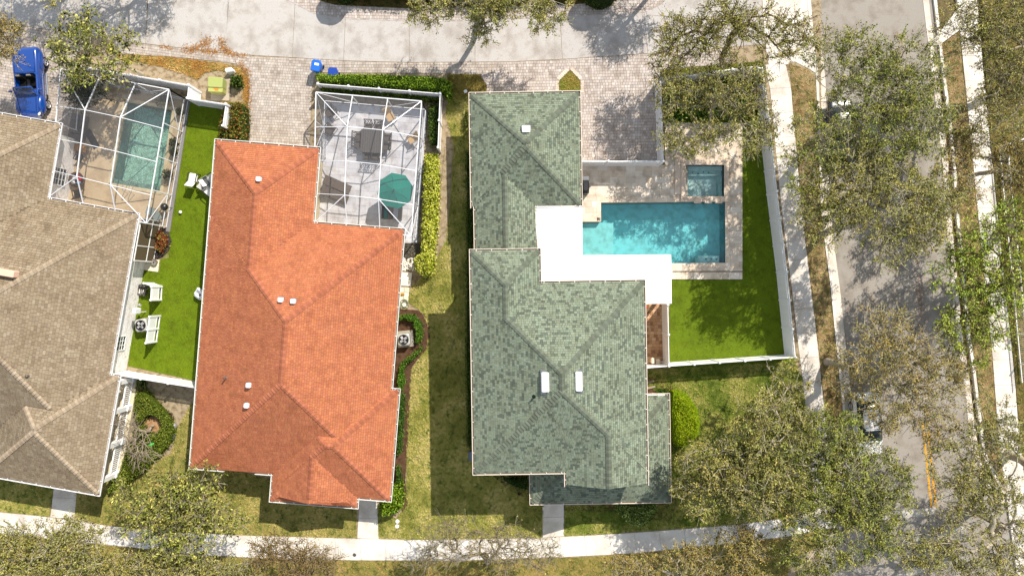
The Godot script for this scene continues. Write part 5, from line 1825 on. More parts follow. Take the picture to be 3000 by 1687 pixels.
func yards() -> void:
	fence("tall white lattice-topped fence round the outside of the green yard with the pool", PackedVector2Array([Vector2(9.99,-14.10), Vector2(16.38,-14.86), Vector2(16.82,-14.72), Vector2(17.30,-11.35), Vector2(17.80,-6.50), Vector2(18.47,-1.09), Vector2(19.04,4.66), Vector2(10.54,5.24), Vector2(8.98,5.37)]), 1.85, 1.78, "white vinyl yard fences")
	fence("white fence between the paver drive and the travertine pool deck", PackedVector2Array([Vector2(9.99,-14.10), Vector2(10.17,-8.51), Vector2(4.63,-8.51)]), 1.85, 1.78, "white vinyl yard fences")
	fence("short white fence beside the narrow brown paver run", PackedVector2Array([Vector2(10.47,1.13), Vector2(10.56,5.14)]), 1.85, 1.78, "white vinyl yard fences", false)
	fence("white fence stepping round the back of the tan roofed house's pool", PackedVector2Array([Vector2(-29.55,-14.99), Vector2(-21.72,-13.62), Vector2(-21.81,-12.73), Vector2(-19.22,-12.34), Vector2(-19.43,-10.89)]), 1.85, 1.85, "white vinyl yard fences")
	fence("white fence closing the front end of the turf beside the tan roof", PackedVector2Array([Vector2(-26.76,5.81), Vector2(-21.26,6.70)]), 1.85, 1.85, "white vinyl yard fences")
	fence("slim white fence over the hedges behind the red roofed house's patio", PackedVector2Array([Vector2(-13.11,-13.78), Vector2(-4.86,-13.12), Vector2(-5.00,-9.48)]), 1.6, 1.85, "white vinyl yard fences", false)
	# narrow paver run beside the green house
	var o := Node3D.new()
	o.name = numbered("paver_path")
	o.set_meta("kind", "structure")
	add_child(o)
	var region := PackedVector2Array([Vector2(8.57,0.39), Vector2(10.76,0.39), Vector2(10.86,5.30), Vector2(8.57,5.44)])
	var bed := MB.new()
	bed.slab(region, -0.19, -0.008, S(110, 84, 62))
	obj("sand_bed", bed, M.matte, o)
	tiles(o, "paver", region, [], 0.0, 0.22, 0.18, 0.32, 0.012, 0.012, 0.05, [S(186, 148, 116), S(206, 172, 140), S(160, 122, 94), S(196, 156, 118)], M.paver, 0.12, 300)
	# white aluminium fence beyond the far pavement
	var pk := thing("picket_fence", "open white metal picket fence beyond the far sidewalk", "fence", xz(Vector2(33.95,-9.80)))
	var w := S(236, 236, 236)
	var line := PackedVector2Array([Vector2(33.95,-9.80), Vector2(34.29,-6.04), Vector2(34.81,-1.04), Vector2(35.52,6.58)])
	for k in 3:
		var a := line[k] - line[0]
		var b := line[k + 1] - line[0]
		for y in [0.16, 0.95]:
			var r := MB.new()
			r.bar(xz(a, y), xz(b, y), 0.05, 0.05, w)
			obj("rail", r, M.paint, pk)
		var n := int(a.distance_to(b) / 0.13)
		var bars := MB.new()
		for q in n:
			var p := a.lerp(b, float(q) / n)
			if q % 16 == 0:
				bars.cube(xz(p, 0.55), Vector3(0.08, 1.1, 0.08), w)
			else:
				bars.cube(xz(p, 0.55), Vector3(0.022, 0.95, 0.022), w)
		var pr := obj("pickets_field", bars, M.paint, pk)
		pr.set_meta("kind", "stuff")
	for y in [0.16, 0.95]:
		var r := MB.new()
		r.bar(xz(Vector2.ZERO, y), xz(Vector2(36.67,-10.75) - line[0], y), 0.05, 0.05, w)
		obj("rail", r, M.paint, pk)
	cage("white framed screen enclosure over the tan roofed house's pool", PackedVector2Array([Vector2(-29.73,-14.42), Vector2(-22.61,-13.07), Vector2(-24.11,-4.26), Vector2(-30.54,-5.99)]), [0.36, 0.69, 0.29, 0.79], 2.75, 3.85, [[0, 0, 1, 0, 3], [1, 0, 1, 1, 4], [0, 0, 0, 0.42, 2]], 0.0)
	cage("white framed screen enclosure over the white tiled patio", PackedVector2Array([Vector2(-12.92,-12.89), Vector2(-5.96,-12.30), Vector2(-6.65,-3.45), Vector2(-13.08,-4.24)]), [0.347, 0.68, 0.265, 0.77], 2.75, 3.85, [[0, 0, 1, 0, 3], [1, 0, 1, 1, 4], [0, 0, 0, 0.44, 2]], 0.0)
	var foot := MB.new()
	foot.slab(PackedVector2Array([Vector2(-22.71,-13.30), Vector2(-22.43,-13.13), Vector2(-23.86,-3.89), Vector2(-24.14,-3.94)]), -0.19, 0.08, S(128, 126, 126))
	struct("patio_kerb", foot, M.concrete)
	equipment_screen("white slatted screen panel beside the pool pump", Vector2(-24.43,-0.08), Vector2(-24.48,0.82), 1.5, 1)
	equipment_screen("white slatted screen panel standing crosswise above the pool pump", Vector2(-25.00,-0.32), Vector2(-24.45,-0.13), 1.4, 1)
	equipment_screen("double white slatted screen panel beside the turf's air conditioner", Vector2(-24.55,1.94), Vector2(-24.81,3.73), 1.5, 2)
	conditioner("grey air conditioner on the turf against the white wall", Vector2(-25.51,2.56), 0.17, 0.95)
	conditioner("grey air conditioner on a concrete pad inside the curved hedge", Vector2(-7.45,3.55), 0.1, 1.15)
	var pad := MB.new()
	pad.slab(PackedVector2Array([Vector2(-25.64,-2.06), Vector2(-24.60,-1.96), Vector2(-24.71,-1.11), Vector2(-25.67,-1.25)]), -0.1, 0.06, S(226, 216, 190))
	struct("step_floor", pad, M.concrete)
	pad = MB.new()
	pad.slab(PackedVector2Array([Vector2(-8.00,-1.11), Vector2(-6.98,-1.06), Vector2(-7.07,-0.13), Vector2(-8.05,-0.18)]), -0.1, 0.05, S(232, 230, 224))
	struct("concrete_floor", pad, M.walk)
	for k in 8:
		pad = MB.new()
		var p: Vector2 = Vector2(-7.71,0.13) + Vector2((k % 2) * 0.36 - 0.03 * (k / 2), (k / 2) * 0.36)
		pad.pad(xz(p, 0.0), Vector3(0.34, 0.05, 0.34), 0.01, vary(S(224, 220, 206), 0.04), -0.04)
		struct("stepping_tile", pad, M.stone)

func furniture() -> void:
	roadster(Vector2(-33.23,-14.07), 0.06)
	sedan("white_car", "white parked car half hidden under the rusty oak by the kerb", Vector2(24.50,9.47), 0.08, S(235, 236, 238))
	sedan("dark_car", "dark blue-black parked car glimpsed under the dense street oak", Vector2(22.72,-10.67), 0.08, S(26, 30, 44))
	sedan("blue_car", "corner of a second blue car at the photo's edge by the tan roof", Vector2(-37.27,-10.78), -0.5, S(16, 62, 170))
	# bins by the long hedge
	for e in [["blue wheeled bin with a white label on its lid, by the hedge corner", Vector2(-13.43,-15.18), 0.2, S(24, 96, 190)], ["darker blue bin mostly hidden behind the hedge top", Vector2(-12.29,-14.65), 0.1, S(16, 60, 150)]]:
		var o := thing("wheeled_bin", e[0], "bin", xz(e[1]), -e[2], "blue bins by the hedge")
		var b := MB.new()
		b.loft([PackedVector3Array([Vector3(-0.22, 0.06, -0.24), Vector3(0.22, 0.06, -0.24), Vector3(0.22, 0.06, 0.24), Vector3(-0.22, 0.06, 0.24)]), PackedVector3Array([Vector3(-0.29, 0.95, -0.34), Vector3(0.29, 0.95, -0.34), Vector3(0.29, 0.95, 0.34), Vector3(-0.29, 0.95, 0.34)])], true, e[3])
		obj("body", b, M.plastic, o)
		var l := MB.new()
		l.pad(Vector3(0, 0.95, 0.0), Vector3(0.64, 0.08, 0.76), 0.04, e[3])
		l.bar(Vector3(-0.26, 0.92, -0.42), Vector3(0.26, 0.92, -0.42), 0.04, 0.04, e[3])
		obj("lid", l, M.plastic, o)
		if e[2] > 0.15:
			var s := MB.new()
			s.cube(Vector3(0.05, 1.032, -0.12), Vector3(0.3, 0.004, 0.16), S(226, 232, 236))
			obj("sticker", s, M.matte, o)
		for s in [-1, 1]:
			var k := MB.new()
			k.box(Transform3D(Basis(), Vector3(s * 0.24, 0.1, -0.26)), Vector3(0.06, 0.2, 0.2), S(24, 24, 24))
			obj("wheel", k, M.rubber, o)
	# green utility box on its pad
	var t := thing("transformer_box", "pale green utility transformer box with a rust stain on its lid", "utility box", xz(Vector2(-20.40,-13.99)), -0.06)
	var p := MB.new()
	p.pad(Vector3(0.08, -0.02, 0.15), Vector3(1.3, 0.12, 1.55), 0.02, S(176, 164, 146))
	obj("slab", p, M.concrete, t)
	p = MB.new()
	p.pad(Vector3(0, 0.1, -0.12), Vector3(1.02, 0.75, 0.72), 0.04, S(158, 166, 98))
	obj("cabinet", p, M.paint, t)
	p = MB.new()
	p.pad(Vector3(0, 0.1, 0.36), Vector3(1.02, 0.66, 0.36), 0.04, S(166, 168, 92))
	p.cube(Vector3(0, 0.765, 0.3), Vector3(0.9, 0.012, 0.4), S(170, 172, 96))
	obj("lid", p, M.paint, t)
	for k in 4:
		p = MB.new()
		p.cube(Vector3(0.02 + k * 0.03, 0.773 + k * 0.0015, 0.2 + k * 0.07), Vector3(0.5 - k * 0.09, 0.003, 0.05), S(196, 130 - k * 6, 48))
		obj("rust_stain", p, M.matte, t)
	var wl := thing("white_pedestal", "white plastic cable pedestal beside the small green bush", "utility pedestal", xz(Vector2(-19.57,-15.04)), 0.2)
	p = MB.new()
	p.pad(Vector3.ZERO, Vector3(0.52, 0.6, 0.3), 0.06, S(238, 238, 240))
	obj("cover", p, M.plastic, wl)
	# lids by the front path
	for e in [["upper of two round white lids in the front lawn", Vector2(-8.00,16.27)], ["lower of two round white lids in the front lawn", Vector2(-8.02,16.61)]]:
		var o := thing("valve_cover", e[0], "access lid", xz(e[1]), 0.0, "round white lids in the lawn")
		p = MB.new()
		p.lathe(Vector3.ZERO, [Vector2(0.14, -0.05), Vector2(0.14, 0.06), Vector2(0.12, 0.08), Vector2(0.03, 0.085), Vector2(0.001, 0.085)], 20, S(238, 236, 234))
		obj("lid", p, M.plastic, o)
		p = MB.new()
		p.lathe(Vector3(0, 0.086, 0), [Vector2(0.03, 0.0), Vector2(0.02, 0.012), Vector2(0.001, 0.012)], 8, S(140, 138, 136))
		obj("plug", p, M.plastic, o)
	var mh := thing("utility_cover", "small round metal cover set in the front sidewalk", "manhole cover", xz(Vector2(-11.00,18.61), 0.008))
	p = MB.new()
	p.lathe(Vector3.ZERO, [Vector2(0.11, 0.0), Vector2(0.11, 0.012), Vector2(0.09, 0.016), Vector2(0.001, 0.016)], 18, S(120, 112, 104))
	obj("cover", p, M.metal, mh)
	p = MB.new()
	p.lathe(Vector3.ZERO, [Vector2(0.14, 0.0), Vector2(0.14, 0.008), Vector2(0.11, 0.008)], 18, S(150, 142, 132))
	obj("ring", p, M.concrete, mh)
	white_patio()
	tan_patio()
	turf_things()
	garden_things()

func white_patio() -> void:
	var dark := S(74, 70, 68)
	var cloth := S(92, 86, 82)
	var o := thing("dining_table", "large square dark slatted dining table on the white patio", "table", xz(Vector2(-9.61,-10.07), 0.03), -0.06)
	legs(o, dark, 1.5, 1.5, 0.7, 0.08, M.paint)
	for k in 10:
		var b := MB.new()
		b.pad(Vector3(-0.72 + k * 0.16, 0.7, 0), Vector3(0.155, 0.045, 1.58), 0.008, vary(S(88, 84, 82), 0.06))
		obj("slat", b, M.paint, o)
	var places := [["first dark lattice-backed chair on the alley side of the table", Vector2(-9.92,-11.11), PI], ["second dark lattice-backed chair on the alley side of the table", Vector2(-9.24,-11.07), PI], ["first dark lattice-backed chair on the red roof side of the table", Vector2(-10.54,-10.48), -PI / 2], ["second dark lattice-backed chair on the red roof side of the table", Vector2(-10.58,-9.94), -PI / 2],
		["first dark lattice-backed chair on the hedge side of the table", Vector2(-8.70,-10.38), PI / 2], ["second dark lattice-backed chair on the hedge side of the table", Vector2(-8.73,-9.77), PI / 2], ["first dark lattice-backed chair on the parasol side of the table", Vector2(-9.95,-9.18), 0.0], ["second dark lattice-backed chair on the parasol side of the table", Vector2(-9.41,-9.14), 0.0]]
	for e in places:
		# a chair looks along its own -z, so the chair north of the table is turned half round
		chair("dining_chair", e[0], e[1], e[2] - 0.06, cloth, dark, "chairs round the dark dining table")
	chair("slatted_chair", "dark slatted lounge chair in the patio's far corner", Vector2(-12.58,-12.10), 2.3, cloth, dark, "dark corner chairs of the white patio", true, 0.7)
	chair("slatted_chair", "dark slatted lounge chair by the patio's side screen", Vector2(-12.61,-10.97), -0.6, cloth, dark, "dark corner chairs of the white patio", true, 0.7)
	chair("tan_chair", "tan sling chair behind the dining table", Vector2(-8.41,-11.82), 0.5 + PI, S(196, 164, 122), S(150, 148, 146), "tan sling chairs", false, 0.6, 0.3)
	chair("tan_chair", "tan sling chair near the hedge-side screen", Vector2(-6.93,-10.26), PI / 2 + 0.5, S(196, 164, 122), S(150, 148, 146), "tan sling chairs", false, 0.6, 0.3)
	lounger("sun_lounger", "grey-brown sun lounger nearer the dining table", Vector2(-12.11,-7.14), -0.42, 1.95, 0.66, S(104, 94, 88), dark, 0.75, 0.45, "pair of loungers on the white patio")
	lounger("sun_lounger", "grey-brown sun lounger nearer the red roof's inner corner", Vector2(-12.28,-6.46), -0.36, 1.95, 0.66, S(100, 90, 84), dark, 0.75, 0.45, "pair of loungers on the white patio")
	# parasol
	var u := thing("parasol", "open octagonal teal garden parasol on the white patio", "parasol", xz(Vector2(-7.79,-6.49), 0.03), 0.2)
	var teal := S(22, 122, 110)
	var ridge := Vector3(0, 2.62, 0)
	var R := 1.22
	for k in 8:
		var a0 := TAU * k / 8
		var a1 := TAU * (k + 1) / 8
		var p := MB.new()
		var e0 := Vector3(cos(a0) * R, 2.16, sin(a0) * R)
		var e1 := Vector3(cos(a1) * R, 2.16, sin(a1) * R)
		for q in 4:
			var t0 := q / 4.0
			var t1 := (q + 1) / 4.0
			var sag := func(t: float) -> Vector3: return Vector3(0, -0.04 * sin(PI * t), 0)
			p.quad(ridge.lerp(e1, t0) + sag.call(t0), ridge.lerp(e1, t1) + sag.call(t1), ridge.lerp(e0, t1) + sag.call(t1), ridge.lerp(e0, t0) + sag.call(t0), vary(teal, 0.03))
		p.quad(e0, e1, e1 + Vector3(0, -0.12, 0), e0 + Vector3(0, -0.12, 0), teal)
		obj("canopy_panel", p, M.cloth, u)
		var r := MB.new()
		r.bar(ridge + Vector3(0, -0.06, 0), e0 + Vector3(0, -0.03, 0), 0.02, 0.02, S(60, 60, 60))
		obj("rib", r, M.metal, u)
	var pole := MB.new()
	pole.seg(Vector3.ZERO, Vector3(0, 2.7, 0), 0.024, 0.024, 10, S(90, 84, 78))
	pole.lathe(Vector3.ZERO, [Vector2(0.28, 0.0), Vector2(0.28, 0.06), Vector2(0.05, 0.1)], 20, S(70, 70, 70))
	obj("pole", pole, M.paint, u)
	var fin := MB.new()
	fin.ball(Vector3(0, 2.72, 0), Vector3(0.05, 0.06, 0.05), S(80, 76, 70))
	obj("finial", fin, M.paint, u)
	# outdoor sofa with cushions under it
	var s := thing("outdoor_bench", "dark bench with teal and grey cushions half under the parasol", "bench", xz(Vector2(-8.34,-5.23), 0.03), -0.06)
	var m := MB.new()
	m.pad(Vector3(0, 0, 0), Vector3(1.4, 0.36, 0.95), 0.02, S(84, 76, 72))
	obj("frame", m, M.paint, s)
	m = MB.new()
	m.pad(Vector3(0, 0.36, -0.44), Vector3(1.4, 0.32, 0.1), 0.02, S(84, 76, 72))
	obj("backrest", m, M.paint, s)
	for e in [[-0.6, 0.16, S(36, 34, 34)], [-0.38, 0.26, S(20, 112, 106)], [-0.06, 0.34, S(96, 84, 78)], [0.3, 0.34, S(176, 178, 190)], [0.58, 0.18, S(120, 112, 100)]]:
		m = MB.new()
		m.pad(Vector3(e[0], 0.36, 0.05), Vector3(e[1], 0.12, 0.84), 0.03, e[2])
		obj("cushion", m, M.cloth, s)

func tan_patio() -> void:
	var dark := S(52, 50, 52)
	var l := thing("exercise_mat", "black foam mat lying on the tan pool deck", "mat", xz(Vector2(-29.31,-10.39), 0.035), 0.0)
	l.rotation.y = -1.05
	var m := MB.new()
	m.pad(Vector3.ZERO, Vector3(1.38, 0.06, 0.46), 0.015, dark)
	obj("mat", m, M.cloth, l)
	lounger("tan_lounger", "tan wooden lounger against the white wall by the pool", Vector2(-30.13,-9.72), -0.2, 1.25, 0.52, S(176, 128, 80), S(150, 108, 66), 0.45, 0.5)
	var b := thing("storage_bench", "long dark slatted storage bench behind the side screen", "bench", xz(Vector2(-30.12,-11.11)), -0.17)
	for k in 4:
		m = MB.new()
		m.pad(Vector3(0, 0.0, -0.68 + k * 0.45), Vector3(1.0, 0.5, 0.43), 0.02, vary(S(84, 76, 74), 0.1))
		obj("compartment", m, M.paint, b)
	var br := thing("doormat", "brown woven mat beside the storage bench", "mat", xz(Vector2(-29.86,-11.32), 0.034), -0.17)
	m = MB.new()
	m.pad(Vector3.ZERO, Vector3(0.5, 0.02, 1.0), 0.005, S(96, 76, 60))
	obj("mat", m, M.cloth, br)
	# round basket chair with a heap of towels
	var c := thing("basket_chair", "round rattan basket chair heaped with red, white and black towels", "chair", xz(Vector2(-30.18,-7.50), 0.03), 0.2)
	m = MB.new()
	m.lathe(Vector3.ZERO, [Vector2(0.3, 0.0), Vector2(0.36, 0.2), Vector2(0.5, 0.36), Vector2(0.54, 0.4), Vector2(0.48, 0.38), Vector2(0.3, 0.26), Vector2(0.001, 0.24)], 24, S(84, 66, 52))
	obj("basket", m, M.matte, c)
	rng.seed = 61
	for e in [[-0.12, -0.1, S(200, 200, 204)], [0.14, -0.2, S(150, 24, 34)], [0.02, 0.12, S(40, 40, 44)], [0.2, 0.05, S(170, 30, 40)], [-0.22, 0.16, S(214, 214, 216)], [0.06, -0.28, S(30, 30, 34)], [0.1, 0.24, S(120, 160, 190)]]:
		m = MB.new()
		m.ball(Vector3(e[0], 0.36, e[1]), Vector3(0.17, 0.12, 0.13), e[2], 10)
		obj("towel", m, M.cloth, c)
	chair("wire_chair", "black wire chair below the basket chair", Vector2(-30.04,-6.55), 0.2, S(60, 54, 48), dark, "black wire chairs on the tan deck", false, 0.55)
	chair("wire_chair", "black wire chair beside the tan lounger", Vector2(-29.94,-8.96), 2.6, S(60, 54, 48), dark, "black wire chairs on the tan deck", false, 0.5)
	for e in [["low glass side table at the end of the pool, nearer the house", Vector2(-25.05,-5.32), -0.3], ["low glass side table at the end of the pool, nearer the turf", Vector2(-24.58,-4.94), 0.5]]:
		var t := thing("side_table", e[0], "table", xz(e[1], 0.03), e[2], "glass side tables on the tan deck")
		legs(t, S(90, 92, 90), 0.52, 0.52, 0.42, 0.04, M.metal)
		m = MB.new()
		m.pad(Vector3(0, 0.42, 0), Vector3(0.56, 0.02, 0.56), 0.005, S(130, 140, 138))
		obj("tabletop", m, M.plastic, t)
	var g := thing("kettle_grill", "small black kettle grill in the narrow end of the tan deck", "grill", xz(Vector2(-23.94,-5.57), 0.03))
	m = MB.new()
	m.ball(Vector3(0, 0.68, 0), Vector3(0.26, 0.22, 0.26), S(30, 30, 32), 16)
	obj("bowl", m, M.paint, g)
	for k in 3:
		m = MB.new()
		m.bar(Vector3(cos(k * 2.1) * 0.14, 0.5, sin(k * 2.1) * 0.14), Vector3(cos(k * 2.1) * 0.26, 0.0, sin(k * 2.1) * 0.26), 0.03, 0.03, S(120, 120, 120))
		obj("leg", m, M.metal, g)
	var h := thing("pool_handrail", "bent steel handrail at the shallow end of the screened pool", "handrail", xz(Vector2(-26.48,-7.04), 0.03), -0.17)
	for s in [-0.22, 0.22]:
		m = MB.new()
		m.tube([Vector3(s, 0.0, 0.5), Vector3(s, 0.7, 0.42), Vector3(s, 0.86, 0.25), Vector3(s, 0.84, 0.05), Vector3(s, 0.4, -0.35), Vector3(s, -0.3, -0.6)], 0.024, 8, S(206, 208, 210))
		obj("rail", m, M.metal, h)
	var leafc := [S(58, 70, 30), S(96, 110, 46)]
	for e in [["dark pot with a leafy plant halfway along the turf-side screen", Vector2(-23.40,-10.04), 0.2, 0.3], ["pot with a spreading plant near the pool's shallow end", Vector2(-23.81,-7.86), 0.22, 0.36], ["small pot by the turf-side screen near the deck's far corner", Vector2(-23.00,-12.18), 0.15, 0.22], ["small pot by the turf-side screen below the middle beam", Vector2(-23.43,-9.38), 0.15, 0.22], ["wide pot with an airy shrub at the alley end of the pool", Vector2(-24.09,-13.08), 0.24, 0.6], ["grey pot by the alley end of the screened pool", Vector2(-26.08,-13.65), 0.24, 0.2]]:
		pot_plant(e[0], e[1], e[2], leafc, int(e[1].x * 100) + 7000, e[3])

func turf_things() -> void:
	var white := S(238, 238, 240)
	chair("white_chair", "white sling chair with black frame on the turf, apart from the wall", Vector2(-22.06,-7.63), 2.95 + PI, S(224, 220, 212), S(26, 26, 28), "white sling chairs on the turf", false, 0.62, 0.42)
	chair("white_chair", "white sling chair with black frame beyond the glass table", Vector2(-20.81,-7.54), -0.9, S(224, 220, 216), S(26, 26, 28), "white sling chairs on the turf", false, 0.62, 0.4)
	chair("white_chair", "white sling chair with black frame tucked under the red roof's gutter", Vector2(-20.95,-6.69), -2.3, S(224, 220, 216), S(26, 26, 28), "white sling chairs on the turf", false, 0.62, 0.4)
	var t := thing("glass_table", "square glass-topped garden table on the turf", "table", xz(Vector2(-21.19,-7.24), 0.02), 0.52)
	var m := MB.new()
	legs(t, S(30, 30, 32), 0.62, 0.62, 0.68, 0.03, M.paint)
	for e in [[0, -0.36, 0.74, 0.03], [0, 0.36, 0.74, 0.03], [-0.36, 0, 0.03, 0.69], [0.36, 0, 0.03, 0.69]]:
		m.cube(Vector3(e[0], 0.7, e[1]), Vector3(e[2], 0.03, e[3]), S(140, 142, 140))
	obj("frame", m, M.paint, t)
	m = MB.new()
	m.cube(Vector3(0, 0.7, 0), Vector3(0.69, 0.012, 0.69), Color.WHITE)
	obj("tabletop", m, M.glass, t)
	var b := thing("white_ball", "small white ball lying on the turf", "ball", xz(Vector2(-23.10,-5.27), 0.02))
	m = MB.new()
	m.ball(Vector3(0, 0.11, 0), Vector3(0.11, 0.11, 0.11), S(240, 240, 242), 16)
	obj("ball", m, M.plastic, b)
	# moulded white chair by the red roof's gutter
	var c := thing("moulded_chair", "big white moulded plastic seat on the turf by the red roof", "chair", xz(Vector2(-21.66,0.44), 0.02), -0.62)
	m = MB.new()
	m.pad(Vector3.ZERO, Vector3(0.74, 0.46, 0.66), 0.12, S(238, 238, 240))
	obj("seat", m, M.plastic, c)
	m = MB.new()
	m.pad(Vector3(0, 0.46, -0.32), Vector3(0.56, 0.3, 0.18), 0.08, S(236, 236, 240))
	obj("backrest", m, M.plastic, c)
	m = MB.new()
	m.lathe(Vector3(0.08, 0.462, 0.0), [Vector2(0.1, 0.0), Vector2(0.08, 0.008), Vector2(0.001, 0.008)], 16, S(120, 110, 104))
	obj("cup_holder", m, M.plastic, c)
	m = MB.new()
	m.cube(Vector3(0, 0.464, 0.22), Vector3(0.5, 0.01, 0.05), S(150, 150, 156))
	obj("groove", m, M.plastic, c)
	# pool pump and filter behind the screen
	var p := thing("pool_pump", "tangle of pool pump, filter and grey pipes behind the screen", "pool pump", xz(Vector2(-25.62,0.20), 0.02), -0.17)
	for e in [[-0.12, -0.3, 0.15, 0.5], [0.14, -0.32, 0.13, 0.55]]:
		m = MB.new()
		m.lathe(Vector3(e[0], 0, e[1]), [Vector2(e[2], 0.0), Vector2(e[2], e[3]), Vector2(e[2] * 0.7, e[3] + 0.06), Vector2(0.001, e[3] + 0.07)], 16, S(52, 48, 48))
		obj("filter", m, M.plastic, p)
	m = MB.new()
	m.seg(Vector3(-0.2, 0.2, 0.1), Vector3(0.22, 0.2, 0.16), 0.14, 0.12, 12, S(110, 104, 100))
	obj("motor", m, M.plastic, p)
	m = MB.new()
	for k in 5:
		m.tube([Vector3(-0.3 + k * 0.13, 0.1, -0.2), Vector3(-0.3 + k * 0.13, 0.42, -0.1), Vector3(-0.26 + k * 0.12, 0.42, 0.2), Vector3(-0.3 + k * 0.1, 0.05, 0.36)], 0.03, 6, S(226, 224, 220) if k % 2 else S(150, 140, 132))
	obj("pipe", m, M.plastic, p)
	var x := thing("meter_box", "white electric meter box on the tan house's white wall", "utility box", xz(Vector2(-25.56,1.55), 0.0), -0.17)
	m = MB.new()
	m.pad(Vector3(0.0, 0.9, 0), Vector3(0.22, 0.7, 0.42), 0.03, white)
	obj("casing", m, M.paint, x)
	m = MB.new()
	m.seg(Vector3(0.02, 0.0, 0.1), Vector3(0.02, 0.9, 0.1), 0.03, 0.03, 8, white)
	m.seg(Vector3(0.04, 1.15, -0.42), Vector3(0.16, 1.15, -0.42), 0.09, 0.09, 12, S(170, 168, 170))
	obj("conduit", m, M.plastic, x)
	var l := thing("stone_planter", "round grey stone planter on the cream step", "planter", xz(Vector2(-24.86,-1.80), 0.06))
	m = MB.new()
	m.lathe(Vector3.ZERO, [Vector2(0.16, 0.0), Vector2(0.22, 0.24), Vector2(0.2, 0.26), Vector2(0.16, 0.2), Vector2(0.001, 0.2)], 18, S(136, 132, 124))
	obj("bowl", m, M.concrete, l)
	m = MB.new()
	m.ball(Vector3(-0.03, 0.22, 0.02), Vector3(0.05, 0.07, 0.05), S(70, 66, 60))
	obj("bulb", m, M.matte, l)

